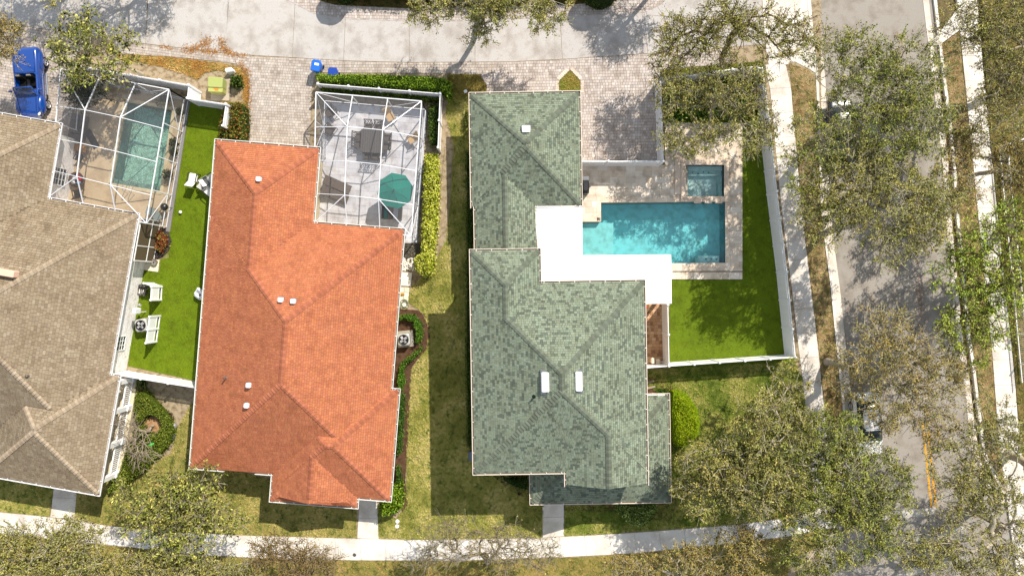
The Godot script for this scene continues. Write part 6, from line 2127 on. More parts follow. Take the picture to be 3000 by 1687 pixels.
func garden_things() -> void:
	# rubbish bags and nursery pots beside the shrub bed
	for e in [["silvery grey rubbish bag beside the shrub bed", Vector2(-23.60,9.61), Vector3(0.3, 0.2, 0.28), S(122, 120, 120)], ["dark printed soil sack beside the shrub bed", Vector2(-23.69,10.25), Vector3(0.24, 0.16, 0.36), S(74, 84, 86)]]:
		var o := thing("rubbish_bag", e[0], "bag", xz(e[1]), 0.15, "bags dumped by the shrub bed")
		var m := MB.new()
		m.ball(Vector3(0, e[2].y * 0.8, 0), e[2], e[3], 14)
		rng.seed = int(e[2].z * 100)
		for k in m.v.size():
			m.v[k] += Vector3(rng.randfn(), rng.randfn(), rng.randfn()) * 0.012
		obj("bag", m, M.plastic, o)
		m = MB.new()
		m.ball(Vector3(0.02, e[2].y * 1.5, -e[2].z * 0.5), Vector3(0.06, 0.07, 0.06), e[3])
		obj("knot", m, M.plastic, o)
	for e in [["empty nursery pot nearer the fence", Vector2(-23.81,8.82)], ["empty nursery pot nearer the rubbish bags", Vector2(-23.69,9.11)]]:
		var o := thing("nursery_pot", e[0], "plant pot", xz(e[1]), 0.0, "empty pots by the shrub bed")
		var m := MB.new()
		m.lathe(Vector3.ZERO, [Vector2(0.11, 0.0), Vector2(0.14, 0.24), Vector2(0.12, 0.24), Vector2(0.11, 0.12), Vector2(0.001, 0.12)], 18, S(64, 52, 46))
		obj("pot", m, M.plastic, o)
		m = MB.new()
		m.lathe(Vector3(0, 0.13, 0), [Vector2(0.11, 0.0), Vector2(0.001, 0.01)], 14, S(150, 120, 96))
		obj("soil", m, M.soil, o)
	var gb := thing("green_bag", "bright green plastic bag lying on the shrub bed", "bag", xz(Vector2(-24.93,10.83), 0.62), 0.6)
	var m := MB.new()
	m.ball(Vector3.ZERO, Vector3(0.28, 0.06, 0.12), S(60, 200, 90), 12)
	obj("bag", m, M.plastic, gb)
	# coiled hose on the tiles
	var h := thing("garden_hose", "coiled green garden hose on the pale stepping tiles", "hose", xz(Vector2(-7.52,1.11), 0.06))
	m = MB.new()
	for k in 5:
		var pts := []
		var r := 0.17 + 0.04 * k
		for q in 19:
			var a := TAU * q / 18
			pts.append(Vector3(cos(a) * r + 0.02 * sin(k * 2.0), 0.02 + 0.012 * k, sin(a) * r * 1.1 + 0.03 * cos(k * 1.7)))
		m.tube(pts, 0.014, 6, S(52, 84, 58) if k < 3 else S(132, 124, 84))
	obj("coil", m, M.plastic, h)
	var y := thing("garden_ornament", "small ochre garden ornament by the red roof's gutter", "ornament", xz(Vector2(-7.67,0.44), 0.05))
	m = MB.new()
	m.ball(Vector3(0, 0.06, 0), Vector3(0.2, 0.08, 0.1), S(170, 124, 36))
	obj("body", m, M.matte, y)
	# side table with a red thing by the green house
	var t := thing("plant_stand", "small framed stand with a red pot by the green house wall", "stand", xz(Vector2(9.30,1.46)), 0.0)
	legs(t, S(210, 204, 190), 0.4, 0.6, 0.4, 0.04, M.paint)
	m = MB.new()
	m.pad(Vector3(0, 0.4, 0), Vector3(0.42, 0.03, 0.62), 0.01, S(120, 96, 70))
	obj("shelf", m, M.matte, t)
	m = MB.new()
	m.lathe(Vector3(-0.06, 0.43, -0.14), [Vector2(0.08, 0.0), Vector2(0.11, 0.16), Vector2(0.001, 0.15)], 14, S(190, 50, 40))
	obj("pot", m, M.matte, t)
	var b := thing("pool_equipment_box", "cream equipment block with pipes in the corner of the paver run", "utility box", xz(Vector2(10.01,5.02)))
	for e in [[-0.26, 0.0, 0.26, 0.6], [0.1, 0.1, 0.3, 0.45]]:
		m = MB.new()
		m.pad(Vector3(e[0], 0, e[1]), Vector3(e[2], e[3], 0.42), 0.04, S(222, 206, 180))
		obj("casing", m, M.plastic, b)
	m = MB.new()
	m.tube([Vector3(0.2, 0.3, 0.1), Vector3(0.5, 0.34, 0.1), Vector3(0.6, 0.1, 0.14)], 0.04, 8, S(230, 222, 206))
	obj("pipe", m, M.plastic, b)
	var gr := thing("black_grill", "narrow black gas grill against the green house's garage wall", "grill", xz(Vector2(5.04,-6.92), 0.04))
	m = MB.new()
	m.pad(Vector3(0, 0.1, 0), Vector3(0.5, 0.78, 0.9), 0.03, S(44, 44, 46))
	obj("cabinet", m, M.paint, gr)
	m = MB.new()
	m.pad(Vector3(0, 0.88, 0), Vector3(0.48, 0.22, 0.72), 0.09, S(38, 38, 40))
	obj("lid", m, M.paint, gr)
	m = MB.new()
	m.pad(Vector3(0.02, 0.84, -0.6), Vector3(0.44, 0.04, 0.28), 0.01, S(140, 140, 142))
	obj("side_shelf", m, M.metal, gr)
	for e in [["upper grey timber landscaping plank by the green house wall", Vector2(9.40,6.63), 0.3], ["lower grey timber landscaping plank by the green house wall", Vector2(9.45,6.99), 0.24]]:
		var o := thing("timber_plank", e[0], "plank", xz(e[1], 0.0), e[2], "planks by the green house wall")
		m = MB.new()
		m.pad(Vector3.ZERO, Vector3(1.1, 0.1, 0.14), 0.01, S(150, 136, 118))
		obj("plank", m, M.matte, o)
	var sb := thing("wall_utility_box", "dark blue-grey utility box at the foot of the green house's long wall", "utility box", xz(Vector2(-2.76,11.58)), 0.0)
	m = MB.new()
	m.pad(Vector3.ZERO, Vector3(0.42, 0.7, 0.6), 0.04, S(66, 76, 92))
	obj("casing", m, M.paint, sb)
	m = MB.new()
	m.pad(Vector3(0, 0.7, 0), Vector3(0.46, 0.04, 0.64), 0.015, S(80, 90, 106))
	obj("lid", m, M.paint, sb)
	var gl := thing("garden_light", "small white and black garden light by the green garage's corner", "garden light", xz(Vector2(-3.21,-13.56)), 0.4)
	m = MB.new()
	m.seg(Vector3.ZERO, Vector3(0, 0.5, 0), 0.03, 0.03, 8, S(40, 40, 42))
	obj("stake", m, M.paint, gl)
	m = MB.new()
	m.pad(Vector3(0, 0.5, 0), Vector3(0.24, 0.12, 0.2), 0.03, S(214, 216, 218))
	obj("lamp_head", m, M.paint, gl)
	# fallen leaves raked along the alley edge
	rng.seed = 77
	var lf := MB.new()
	lf.leaf(Vector3.ZERO, Vector3(0.09, 0.012, 0), Vector3(0, 0.01, 0.025), Color.WHITE)
	var mesh := lf.mesh()
	var at := []
	var cols := PackedColorArray()
	for e in [[Vector2(-22.38,-16.56), Vector2(-21.43,-17.04), 0.14, 220], [Vector2(-21.43,-17.04), Vector2(-21.05,-17.27), 0.2, 150], [Vector2(-21.67,-16.51), Vector2(-20.48,-16.46), 0.12, 220], [Vector2(-20.36,-17.42), Vector2(-20.19,-16.94), 0.16, 150], [Vector2(-20.29,-16.75), Vector2(-19.52,-16.32), 0.14, 240], [Vector2(-22.86,-16.75), Vector2(-22.14,-16.51), 0.2, 160], [Vector2(-19.52,-16.32), Vector2(-18.52,-16.18), 0.1, 110], [Vector2(-24.57,-16.85), Vector2(-23.69,-16.70), 0.08, 80], [Vector2(-18.43,-14.96), Vector2(-18.33,-12.46), 0.12, 240], [Vector2(-19.05,-15.65), Vector2(-18.38,-14.96), 0.14, 160]]:
		for k in e[3]:
			var p: Vector2 = e[0].lerp(e[1], rng.randf()) + Vector2(rng.randfn(), rng.randfn()) * e[2]
			at.append(Transform3D(Basis.from_euler(Vector3(rng.randfn() * 0.4, rng.randf() * TAU, rng.randfn() * 0.4)), xz(p, 0.02 + rng.randf() * 0.02)))
			cols.append(vary([S(176, 126, 70), S(156, 106, 58), S(190, 146, 92)][rng.randi() % 3], 0.2))
	for k in 900:
		var p := Vector2(rng.randf_range(-35, 20), rng.randf_range(-21, -15.8))
		at.append(Transform3D(Basis.from_euler(Vector3(0, rng.randf() * TAU, 0)).scaled(Vector3(0.6, 0.6, 0.6)), xz(p, 0.02)))
		cols.append(vary(S(140, 100, 60), 0.3))
	for k in 2600:
		var z := rng.randf_range(-18.0, 18.0)
		var p := Vector2((28.5 if rng.randf() < 0.6 else 31.4) + z * 0.083 + rng.randfn() * 0.22, z)
		at.append(Transform3D(Basis.from_euler(Vector3(0, rng.randf() * TAU, 0)).scaled(Vector3(0.8, 0.8, 0.8)), xz(p, -0.08)))
		cols.append(vary([S(150, 84, 44), S(168, 112, 60), S(120, 72, 46)][rng.randi() % 3], 0.25))
	var sc := scatter("fallen_leaves", mesh, M.leaf, at, cols)
	sc.set_meta("label", "rusty fallen leaves along the alley edge and street gutter")
	sc.set_meta("category", "fallen leaves")
	# dark river stones and pale gravel by the red house
	rng.seed = 78
	var st := MB.new()
	st.ball(Vector3.ZERO, Vector3(0.06, 0.035, 0.05), Color.WHITE, 6)
	at = []
	cols = PackedColorArray()
	for k in 900:
		var p: Vector2 = Vector2(-7.24,-2.06) + Vector2(rng.randf_range(-0.75, 0.85), rng.randf_range(-1.1, 0.85))
		at.append(Transform3D(Basis(Vector3.UP, rng.randf() * TAU), xz(p, 0.02)))
		cols.append(S(226, 222, 214) if p.y > -2.1 and rng.randf() < 0.75 else vary(S(84, 80, 72), 0.3))
	for k in 1200:
		var a := rng.randf_range(-PI / 2, PI / 2)
		var r := sqrt(rng.randf())
		var p: Vector2 = Vector2(-24.95,-3.23) + Vector2(cos(a) * 1.1 * r, sin(a) * 1.12 * r)
		at.append(Transform3D(Basis(Vector3.UP, rng.randf() * TAU), xz(p, 0.03)))
		cols.append(vary(S(64, 58, 58), 0.4))
	var gs := scatter("gravel", st.mesh(), M.matte, at, cols)
	gs.set_meta("label", "dark and pale decorative stones in the side beds")
	gs.set_meta("category", "gravel")

func plants() -> void:
	var olive := [S(72, 74, 30), S(122, 122, 52), S(156, 152, 72), S(182, 174, 106)]
	var dense := [S(62, 72, 24), S(110, 122, 42), S(144, 149, 60), S(170, 166, 90)]
	var rusty := [S(90, 84, 38), S(140, 130, 62), S(164, 140, 76), S(168, 160, 92)]
	var bright := [S(104, 126, 30), S(152, 172, 52), S(184, 198, 86)]
	var glossy := [S(58, 64, 20), S(100, 110, 36), S(146, 150, 58), S(192, 188, 106)]
	var grey := S(190, 180, 158)
	var brown := S(126, 110, 88)
	var g := "street oaks"
	tree("magnolia_tree", "broad-leaved glossy tree leaning over the tan house's pool screen", Vector2(-25.86,-14.92), 2.2, [[Vector2(-27.05,-15.68), 5.0, 1.9, 1.2, 1.8], [Vector2(-26.16,-14.13), 4.5, 2.4, 1.1, 1.3], [Vector2(-24.59,-15.72), 4.6, 1.5, 0.8, 0.9], [Vector2(-27.85,-13.95), 4.4, 1.2, 0.8, 1.1]], 0.12, 120, 2600, 0.2, glossy, grey, 101)
	tree("edge_tree", "sparse yellowish tree beside the blue convertible at the photo's edge", Vector2(-36.67,-16.51), 2.2, [[Vector2(-32.07,-15.68), 5.0, 0.9, 1.4, 2.0]], 0.1, 94, 4550, 0.12, rusty, grey, 102)
	tree("alley_oak", "large oak whose shadow falls on the alley's tan end", Vector2(-29.0, -24.0), 2.5, [[Vector2(-30.5, -23.6), 6.0, 2.4, 1.6, 2.0], [Vector2(-27.0, -23.4), 6.2, 2.2, 1.6, 2.0], [Vector2(-29.13,-18.33), 4.6, 1.1, 0.7, 0.6]], 0.2, 202, 9100, 0.12, olive, grey, 103)
	tree("alley_oak", "large oak standing north of the tan house's alley corner", Vector2(-23.5, -24.0), 2.5, [[Vector2(-24.5, -23.2), 6.0, 2.2, 1.5, 1.8], [Vector2(-21.6, -23.8), 5.6, 1.6, 1.2, 1.4]], 0.18, 148, 6300, 0.12, olive, grey, 104)
	tree("island_oak", "oak leaning over the alley from the island opposite the long hedge", Vector2(-1.86,-19.80), 1.9, [[Vector2(-5.00,-17.78), 4.3, 1.7, 1.0, 0.9], [Vector2(-1.28,-17.93), 5.0, 2.2, 1.3, 1.4], [Vector2(1.95,-17.41), 4.4, 1.7, 1.0, 1.1], [Vector2(-2.20,-16.44), 3.8, 1.0, 0.8, 0.9]], 0.17, 230, 12500, 0.12, olive, grey, 105)
	tree("driveway_oak", "oak out beyond the alley's street end, its shadow on the pale slabs", Vector2(11.2, -22.6), 2.4, [[Vector2(10.6, -21.9), 5.0, 2.1, 1.4, 1.9]], 0.16, 148, 6300, 0.12, olive, grey, 106)
	tree("corner_oak", "wide thin-leaved oak with visible limbs at the alley and street corner", Vector2(14.57,-15.42), 1.8, [[Vector2(10.37,-15.47), 5.0, 2.0, 1.3, 1.7], [Vector2(12.89,-16.03), 5.5, 2.2, 1.5, 2.0], [Vector2(16.39,-15.93), 5.2, 2.4, 1.3, 2.0], [Vector2(10.06,-14.18), 4.0, 1.3, 0.9, 1.1], [Vector2(19.20,-15.61), 4.6, 1.2, 0.9, 1.0]], 0.2, 310, 10850, 0.12, olive, brown, 107, g)
	tree("yard_oak", "dense grey-green oak over the top end of the pool yard", Vector2(13.93,-12.94), 2.0, [[Vector2(11.05,-12.43), 4.4, 2.1, 1.2, 1.6], [Vector2(13.90,-12.48), 5.0, 2.3, 1.4, 1.9], [Vector2(14.82,-9.85), 4.8, 1.9, 1.1, 2.0], [Vector2(11.97,-9.65), 4.2, 2.2, 1.0, 1.3], [Vector2(10.10,-9.74), 3.8, 1.0, 0.8, 1.0]], 0.2, 351, 16625, 0.12, olive, grey, 108)
	tree("street_oak", "dense oak spreading over the street above the dark car", Vector2(20.90,-10.20), 2.6, [[Vector2(19.61,-13.15), 7.6, 2.4, 1.6, 2.2], [Vector2(22.62,-12.58), 7.8, 2.7, 1.7, 2.6], [Vector2(19.30,-9.21), 7.2, 2.5, 1.5, 2.4], [Vector2(22.93,-8.92), 7.6, 2.8, 1.7, 2.6], [Vector2(18.34,-7.08), 6.6, 2.2, 1.3, 2.0], [Vector2(24.78,-10.63), 7.2, 1.7, 1.4, 2.4], [Vector2(21.01,-10.77), 8.2, 2.4, 1.2, 2.4]], 0.28, 567, 27265, 0.125, dense, grey, 109, g)
	tree("street_oak", "second dense oak reaching across the middle of the street", Vector2(21.48,-3.65), 2.6, [[Vector2(19.30,-4.95), 7.2, 2.2, 1.5, 2.2], [Vector2(22.07,-5.09), 7.7, 3.0, 1.7, 2.2], [Vector2(24.98,-5.56), 7.2, 1.8, 1.3, 1.8], [Vector2(22.75,-2.71), 7.2, 2.2, 1.3, 1.5], [Vector2(24.69,-3.74), 7.0, 1.6, 1.2, 1.6], [Vector2(20.52,-6.91), 7.6, 2.2, 1.3, 1.6], [Vector2(19.00,-4.11), 7.4, 2.0, 1.4, 1.6]], 0.26, 432, 19372, 0.125, olive, grey, 110, g)
	tree("rusty_oak", "rusty-leaved thinning oak over the white car", Vector2(22.00,5.15), 2.6, [[Vector2(22.15,4.11), 6.0, 2.3, 1.5, 2.2], [Vector2(24.86,4.94), 6.0, 2.4, 1.5, 2.6], [Vector2(23.20,7.10), 5.6, 2.4, 1.3, 1.8], [Vector2(26.10,7.85), 5.5, 1.9, 1.2, 1.9], [Vector2(20.95,5.48), 5.0, 1.2, 0.9, 1.4], [Vector2(27.20,5.41), 5.6, 1.3, 1.2, 2.2], [Vector2(23.20,2.46), 5.6, 1.9, 1.2, 1.4]], 0.24, 405, 15050, 0.12, rusty, grey, 111, g)
	tree("bright_tree", "bright spring-green tree over the far sidewalk", Vector2(31.86,0.15), 2.4, [[Vector2(29.15,-3.18), 6.3, 2.4, 1.5, 2.0], [Vector2(28.01,-0.28), 6.3, 2.6, 1.5, 2.2], [Vector2(30.04,-0.28), 6.8, 1.8, 1.5, 2.6], [Vector2(28.22,2.62), 6.3, 2.3, 1.4, 2.0], [Vector2(30.75,-4.27), 5.8, 1.4, 1.1, 1.3], [Vector2(27.73,-2.18), 5.6, 1.7, 1.2, 1.9], [Vector2(27.60,2.24), 5.8, 1.5, 1.2, 1.8]], 0.22, 460, 12000, 0.13, bright, brown, 112, g)
	tree("far_oak", "thin grey-branched oak at the top end of the far sidewalk", Vector2(34.17,-14.01), 2.4, [[Vector2(28.21,-15.74), 6.0, 2.1, 1.4, 2.0], [Vector2(30.15,-13.91), 6.5, 2.0, 1.5, 2.8], [Vector2(29.36,-10.73), 6.0, 2.3, 1.4, 1.8], [Vector2(31.13,-17.21), 6.0, 1.8, 1.3, 1.8]], 0.24, 405, 11900, 0.12, olive, S(164, 152, 130), 113, g)
	tree("far_oak", "small olive oak beside the white picket fence", Vector2(31.67,-7.23), 2.2, [[Vector2(28.11,-8.63), 5.0, 1.3, 1.0, 1.9], [Vector2(31.04,-7.70), 5.4, 1.4, 1.2, 2.0], [Vector2(28.11,-5.95), 5.0, 1.2, 1.0, 1.4]], 0.15, 202, 8050, 0.12, rusty, grey, 114, g)
	tree("kerb_oak", "oak just past the photo's edge, its shadow lying across the middle of the street", Vector2(34.2, -4.2), 2.8, [[Vector2(33.2, -5.2), 7.2, 2.2, 1.6, 2.6], [Vector2(34.6, -2.6), 6.8, 2.2, 1.5, 2.2]], 0.28, 190, 6000, 0.125, olive, grey, 126, g)
	tree("kerb_oak", "oak just past the photo's edge, its shadow lying over the crosswalk", Vector2(34.6, 11.6), 2.8, [[Vector2(33.4, 11.0), 7.2, 2.2, 1.6, 2.4], [Vector2(34.0, 13.4), 6.8, 2.0, 1.5, 2.0]], 0.28, 170, 5200, 0.125, olive, grey, 127, g)
	tree("front_oak", "great olive oak on the lawn corner beside the green porch roof", Vector2(15.71,13.25), 2.4, [[Vector2(12.85,10.90), 6.0, 2.5, 1.5, 1.9], [Vector2(15.42,8.83), 6.4, 2.8, 1.7, 2.4], [Vector2(12.29,12.85), 5.4, 2.3, 1.3, 1.5], [Vector2(15.11,11.93), 6.4, 2.6, 1.6, 2.2], [Vector2(17.10,6.13), 5.0, 1.3, 1.0, 1.6]], 0.3, 540, 29750, 0.125, olive, grey, 115, g)
	tree("corner_street_oak", "great green oak over the street corner and its crosswalk", Vector2(22.38,15.63), 2.6, [[Vector2(19.21,9.63), 6.5, 2.7, 1.7, 2.3], [Vector2(21.48,11.91), 6.5, 2.5, 1.6, 2.4], [Vector2(18.38,13.14), 6.5, 2.7, 1.6, 2.2], [Vector2(22.36,14.76), 6.0, 1.8, 1.4, 1.8], [Vector2(18.98,16.38), 5.6, 2.7, 1.4, 1.5]], 0.3, 567, 33250, 0.125, dense, grey, 116, g)
	tree("far_corner_oak", "thin oak at the bottom of the far sidewalk", Vector2(32.14,15.63), 2.4, [[Vector2(27.16,10.79), 6.0, 1.8, 1.4, 1.9], [Vector2(29.36,8.91), 6.0, 2.0, 1.4, 2.2], [Vector2(29.04,12.46), 6.0, 2.2, 1.4, 1.8], [Vector2(27.27,15.99), 5.5, 1.8, 1.3, 1.8], [Vector2(30.75,15.99), 5.5, 1.6, 1.3, 2.2], [Vector2(27.29,13.36), 5.8, 1.8, 1.2, 1.6], [Vector2(25.42,16.03), 5.4, 1.8, 1.2, 1.4], [Vector2(28.89,17.22), 5.6, 2.2, 1.3, 1.3]], 0.24, 520, 21000, 0.12, olive, grey, 117, g)
	tree("rusty_oak", "rusty low oak along the grass below the front sidewalk", Vector2(11.90,21.82), 2.0, [[Vector2(7.55,17.72), 4.6, 1.8, 1.0, 0.8], [Vector2(10.90,17.14), 5.0, 1.9, 1.1, 1.0], [Vector2(14.11,16.17), 5.0, 1.9, 1.1, 1.3], [Vector2(13.68,18.10), 5.0, 2.2, 1.1, 1.0]], 0.2, 256, 12250, 0.12, rusty, grey, 118)
	tree("bare_tree", "almost leafless tree with pale twigs over the front sidewalk", Vector2(-1.67,19.15), 1.7, [[Vector2(-3.90,15.96), 4.4, 2.3, 1.2, 1.6], [Vector2(-0.43,16.32), 4.6, 1.9, 1.3, 1.6], [Vector2(-5.69,17.42), 4.0, 1.4, 0.9, 1.0], [Vector2(1.96,16.90), 4.2, 1.2, 0.9, 1.2]], 0.15, 256, 1400, 0.11, rusty, S(150, 140, 118), 119, "", 6)
	tree("bare_tree", "brownish twiggy tree on the grass below the red house's path", Vector2(-14.76,20.87), 1.7, [[Vector2(-13.44,17.15), 4.4, 1.7, 1.1, 1.2], [Vector2(-15.39,16.83), 4.4, 1.2, 0.9, 1.1], [Vector2(-11.81,17.63), 4.0, 1.1, 0.8, 0.9]], 0.13, 202, 2975, 0.11, [S(110, 92, 48), S(140, 116, 62), S(116, 110, 50)], S(150, 130, 100), 120, "", 6)
	tree("front_tree", "large-leaved tree with pale limbs before the red roof's front corner", Vector2(-23.69,16.94), 2.0, [[Vector2(-20.95,12.97), 5.0, 1.8, 1.3, 1.5], [Vector2(-22.66,14.25), 5.0, 1.7, 1.2, 1.5], [Vector2(-19.42,14.16), 4.6, 1.7, 1.2, 1.3], [Vector2(-20.74,15.96), 5.0, 2.0, 1.3, 1.2], [Vector2(-18.15,15.01), 4.0, 1.0, 0.8, 0.8], [Vector2(-19.46,12.17), 4.0, 0.9, 0.8, 0.7], [Vector2(-24.38,13.20), 4.2, 0.9, 0.8, 0.9]], 0.18, 300, 6600, 0.18, glossy, S(162, 152, 132), 121)
	tree("front_oak", "feathery olive oak at the bottom corner below the tan house", Vector2(-32.62,18.01), 2.2, [[Vector2(-31.00,16.17), 5.0, 1.9, 1.2, 1.5], [Vector2(-27.79,15.96), 5.0, 1.9, 1.2, 1.4], [Vector2(-30.15,17.88), 5.0, 2.4, 1.3, 1.0], [Vector2(-25.87,17.24), 5.0, 2.0, 1.2, 1.0], [Vector2(-27.99,15.34), 4.0, 0.9, 0.8, 0.7]], 0.2, 351, 16625, 0.12, olive, grey, 122)
	tree("front_oak", "low olive oak on the bottom grass before the red roofed house", Vector2(-22.38,21.35), 2.0, [[Vector2(-22.66,17.67), 5.0, 1.8, 1.1, 0.9], [Vector2(-19.76,17.75), 4.8, 1.7, 1.0, 0.8], [Vector2(-17.34,18.02), 4.4, 1.4, 0.9, 0.8]], 0.18, 202, 9100, 0.12, olive, grey, 123)
	tree("bare_shrub", "leafless pale many-branched shrub rising from the round mulch patch", Vector2(-25.05,9.58), 0.5, [[Vector2(-25.01,9.81), 2.2, 1.1, 0.7, 0.9], [Vector2(-24.56,11.06), 2.2, 1.0, 0.6, 1.0], [Vector2(-25.81,9.06), 2.0, 0.9, 0.5, 0.7]], 0.09, 94, 0, 0.1, olive, S(168, 154, 134), 124, "", 3)
	tree("patio_bush", "dark bushy tree growing inside the screen enclosure corner", Vector2(-29.62,-13.65), 0.8, [[Vector2(-28.80,-13.35), 1.5, 1.0, 0.9, 1.1]], 0.08, 108, 4550, 0.13, [S(38, 44, 14), S(66, 76, 24), S(96, 98, 40)], brown, 125)
	# hedges and shrub beds
	var leafy := [S(50, 74, 10), S(92, 122, 14), S(126, 154, 30), S(150, 172, 60)]
	var gold := [S(120, 134, 20), S(170, 178, 40), S(206, 206, 84), S(226, 222, 130)]
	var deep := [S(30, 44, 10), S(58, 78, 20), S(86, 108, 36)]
	hedge("hedge", "long bright green hedge along the alley pavers", "hedge", PackedVector2Array([Vector2(-13.54,-14.64), Vector2(-8.58,-14.64), Vector2(-4.64,-14.41), Vector2(-4.13,-14.10), Vector2(-4.03,-13.18), Vector2(-4.36,-12.78), Vector2(-4.87,-13.34), Vector2(-9.27,-13.71), Vector2(-13.26,-14.03)]), 1.5, 260, 0.13, leafy, 201, 0.3)
	hedge("hedge", "lower dark green hedge between the slim fence and the patio screen", "hedge", PackedVector2Array([Vector2(-13.23,-13.95), Vector2(-9.13,-13.71), Vector2(-4.92,-13.15), Vector2(-4.92,-12.73), Vector2(-9.37,-13.10), Vector2(-13.35,-13.48)]), 1.0, 240, 0.11, [S(44, 60, 14), S(84, 104, 24), S(116, 134, 46)], 202, 0.25)
	hedge("shrub", "strip of dark shrubs inside the slim fence's short side", "shrub", PackedVector2Array([Vector2(-5.81,-12.73), Vector2(-5.04,-12.73), Vector2(-5.06,-9.92), Vector2(-5.71,-9.68), Vector2(-5.86,-11.32)]), 0.9, 170, 0.12, [S(40, 58, 16), S(74, 98, 28), S(112, 132, 50)], 203, 0.25)
	hedge("golden_hedge", "tall golden-yellow hedge beside the white patio screen", "hedge", PackedVector2Array([Vector2(-5.99,-9.22), Vector2(-5.08,-9.29), Vector2(-4.94,-7.55), Vector2(-5.04,-4.75), Vector2(-5.22,-2.88), Vector2(-5.32,-1.01), Vector2(-6.06,-0.66), Vector2(-6.72,-1.25), Vector2(-6.81,-1.95), Vector2(-6.30,-2.41), Vector2(-6.20,-4.75), Vector2(-6.11,-7.55)]), 1.3, 300, 0.14, gold, 204, 0.3)
	hedge("curved_hedge", "curved green clipped hedge round the air conditioner", "hedge", PackedVector2Array([Vector2(-7.97,1.99), Vector2(-7.42,1.76), Vector2(-6.72,1.80), Vector2(-6.17,2.39), Vector2(-6.13,3.33), Vector2(-6.41,3.92), Vector2(-6.74,3.81), Vector2(-6.65,2.98), Vector2(-6.88,2.39), Vector2(-7.42,2.23), Vector2(-7.89,2.32)]), 0.75, 330, 0.1, [S(50, 84, 16), S(88, 128, 28), S(118, 154, 52)], 205, 0.2)
	hedge("curved_hedge", "second curved green hedge snaking below the air conditioner", "hedge", PackedVector2Array([Vector2(-6.22,3.88), Vector2(-6.13,4.21), Vector2(-6.72,4.91), Vector2(-7.31,5.29), Vector2(-7.49,5.81), Vector2(-7.35,6.40), Vector2(-7.54,7.11), Vector2(-8.01,6.99), Vector2(-7.92,5.93), Vector2(-7.73,5.15), Vector2(-7.07,4.68)]), 0.75, 330, 0.1, [S(50, 84, 16), S(88, 128, 28), S(118, 154, 52)], 206, 0.2)
	hedge("side_hedge", "narrow dark green hedge along the red house's garden wall", "hedge", PackedVector2Array([Vector2(-7.87,7.22), Vector2(-7.35,7.22), Vector2(-7.40,9.34), Vector2(-7.64,11.47), Vector2(-8.01,11.70), Vector2(-7.92,9.34)]), 0.8, 300, 0.1, [S(40, 66, 16), S(70, 104, 28), S(98, 130, 48)], 207, 0.2)
	hedge("side_hedge", "short dark green hedge above the leafy bush by the red house", "hedge", PackedVector2Array([Vector2(-8.06,12.31), Vector2(-7.73,12.22), Vector2(-7.54,13.47), Vector2(-8.01,13.54)]), 0.8, 300, 0.1, [S(40, 66, 16), S(70, 104, 28), S(98, 130, 48)], 208, 0.2)
	hedge("leafy_bush", "big glossy green bush beside the red house's front path", "bush", PackedVector2Array([Vector2(-8.31,13.46), Vector2(-7.54,13.31), Vector2(-7.40,14.20), Vector2(-7.45,14.91), Vector2(-7.85,15.49), Vector2(-8.67,15.70), Vector2(-9.09,15.38), Vector2(-9.18,14.72), Vector2(-8.67,14.32)]), 1.4, 300, 0.15, leafy, 209, 0.35)
	hedge("clipped_bush", "large rounded yellow-green clipped bush by the green porch roof", "bush", PackedVector2Array([Vector2(10.89,6.98), Vector2(11.45,6.93), Vector2(12.15,7.28), Vector2(12.76,8.22), Vector2(12.99,9.27), Vector2(12.85,10.09), Vector2(12.39,10.62), Vector2(11.80,10.95), Vector2(11.34,10.95), Vector2(10.98,10.44), Vector2(10.80,8.80)]), 1.5, 420, 0.09, [S(104, 132, 8), S(146, 166, 16), S(176, 182, 40)], 210, 0.6, "", 0.05)
	hedge("clipped_bush", "half-round dark green bush below the green porch gutter", "bush", PackedVector2Array([Vector2(7.15,14.64), Vector2(9.96,14.64), Vector2(10.05,15.34), Vector2(9.70,15.93), Vector2(9.00,16.47), Vector2(8.30,16.40), Vector2(7.60,15.93), Vector2(7.15,15.34)]), 1.3, 320, 0.1, [S(56, 78, 20), S(104, 130, 40), S(190, 200, 130)], 211, 0.5)
	hedge("shrub_bed", "broad bed of trimmed green shrubs beside the tan house's porch", "shrub bed", PackedVector2Array([Vector2(-25.92,6.99), Vector2(-25.33,6.99), Vector2(-24.46,7.93), Vector2(-23.52,8.99), Vector2(-23.24,9.82), Vector2(-23.52,10.71), Vector2(-24.23,11.58), Vector2(-24.70,11.94), Vector2(-25.45,12.76), Vector2(-26.75,13.70), Vector2(-27.93,14.34), Vector2(-28.09,13.87), Vector2(-27.22,12.64), Vector2(-26.75,11.23), Vector2(-26.28,10.29), Vector2(-26.21,9.44), Vector2(-25.36,9.44), Vector2(-25.31,9.86), Vector2(-24.98,10.05), Vector2(-24.56,9.91), Vector2(-24.34,9.46), Vector2(-24.56,9.01), Vector2(-24.98,8.87), Vector2(-25.36,9.06), Vector2(-25.45,9.34), Vector2(-26.18,9.34), Vector2(-26.21,8.40), Vector2(-26.16,7.46)]), 0.7, 240, 0.11, [S(70, 84, 18), S(108, 122, 36), S(146, 152, 66)], 212, 0.25)
	hedge("boundary_bush", "leafy bush with red flecks beside the middle driveway", "bush", PackedVector2Array([Vector2(-19.79,-12.73), Vector2(-18.74,-12.85), Vector2(-18.22,-12.49), Vector2(-18.17,-11.32), Vector2(-18.27,-10.04), Vector2(-20.14,-10.04), Vector2(-20.14,-11.09), Vector2(-19.91,-12.03)]), 1.2, 230, 0.15, [S(50, 64, 16), S(92, 106, 34), S(130, 128, 56), S(150, 70, 40)], 213, 0.35)
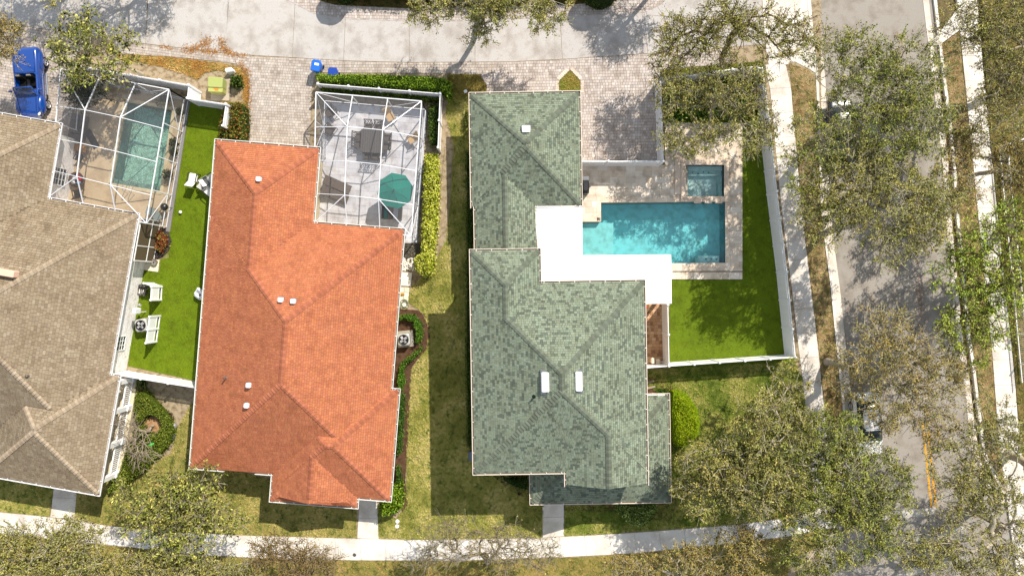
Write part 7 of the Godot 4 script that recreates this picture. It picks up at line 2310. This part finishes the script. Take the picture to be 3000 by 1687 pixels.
	hedge("small_bush", "small round dark green bush beside the utility box", "bush", blob(Vector2(-19.11,-14.27), 0.42, 0.5, 3), 0.8, 420, 0.14, [S(30, 46, 12), S(70, 90, 26), S(110, 126, 44)], 214, 0.3)
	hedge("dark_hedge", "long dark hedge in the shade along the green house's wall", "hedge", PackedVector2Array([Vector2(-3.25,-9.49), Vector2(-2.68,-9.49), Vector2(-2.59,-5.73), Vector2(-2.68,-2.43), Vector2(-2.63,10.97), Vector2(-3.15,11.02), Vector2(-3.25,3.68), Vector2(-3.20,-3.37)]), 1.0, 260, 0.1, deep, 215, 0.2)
	hedge("croton_bed", "red and green croton shrubs in the half-round stone bed", "shrub bed", blob(Vector2(-24.37,-3.29), 0.5, 0.8, 5, 0.25), 0.5, 90, 0.15, [S(110, 56, 34), S(150, 92, 48), S(96, 104, 40), S(176, 156, 80)], 216, 0.2)
	hedge("small_bush", "pale green bush at the lower end of the croton bed", "bush", blob(Vector2(-25.37,-2.35), 0.36, 0.3, 6), 0.5, 360, 0.13, [S(70, 100, 50), S(120, 146, 80)], 217, 0.2)
	hedge("small_bush", "dark small shrub by the green garage's corner", "bush", PackedVector2Array([Vector2(-3.30,-12.29), Vector2(-2.97,-12.34), Vector2(-2.92,-11.11), Vector2(-3.30,-11.16)]), 0.7, 300, 0.12, [S(50, 58, 18), S(104, 112, 34)], 218, 0.2)
	hedge("small_bush", "green shrub in the mulch between the porch gutter and the plank", "bush", blob(Vector2(10.46,7.25), 0.4, 0.28, 8), 0.5, 330, 0.13, [S(44, 66, 16), S(84, 112, 34)], 219, 0.2)
	hedge("small_bush", "green shrub tucked against the fence beside the tan house's porch", "bush", PackedVector2Array([Vector2(-25.97,6.23), Vector2(-25.36,6.33), Vector2(-25.45,7.03), Vector2(-26.02,6.94)]), 0.7, 300, 0.13, [S(44, 60, 16), S(92, 112, 34), S(150, 156, 90)], 220, 0.2)
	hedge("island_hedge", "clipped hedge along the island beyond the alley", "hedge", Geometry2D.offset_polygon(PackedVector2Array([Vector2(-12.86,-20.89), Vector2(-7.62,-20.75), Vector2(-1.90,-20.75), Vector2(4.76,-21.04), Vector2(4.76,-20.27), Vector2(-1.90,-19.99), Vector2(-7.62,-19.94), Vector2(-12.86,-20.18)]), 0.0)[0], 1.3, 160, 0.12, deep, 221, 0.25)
	hedge("round_topiary", "ball-clipped tree beyond the alley, nearer the tan house", "topiary", blob(Vector2(-11.6, -20.75), 1.15, 1.1, 9, 0.03, 18), 2.6, 240, 0.12, deep, 222, 1.1)
	hedge("round_topiary", "ball-clipped tree beyond the alley, nearer the green house", "topiary", blob(Vector2(6.1, -20.4), 1.25, 1.15, 10, 0.03, 18), 2.6, 240, 0.12, deep, 223, 1.1)
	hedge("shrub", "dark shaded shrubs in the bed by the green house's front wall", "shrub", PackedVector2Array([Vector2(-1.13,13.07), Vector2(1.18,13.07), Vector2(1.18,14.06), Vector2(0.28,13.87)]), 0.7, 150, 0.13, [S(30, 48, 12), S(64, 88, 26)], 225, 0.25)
	hedge("yard_shrubs", "dark leafy shrubs under the yard oak inside the fence corner", "shrub bed", PackedVector2Array([Vector2(10.72,-14.22), Vector2(13.67,-14.46), Vector2(16.73,-14.58), Vector2(17.09,-11.87), Vector2(15.55,-11.58), Vector2(10.84,-11.58)]), 0.7, 60, 0.16, [S(40, 70, 10), S(66, 108, 18), S(96, 128, 36)], 224, 0.3)
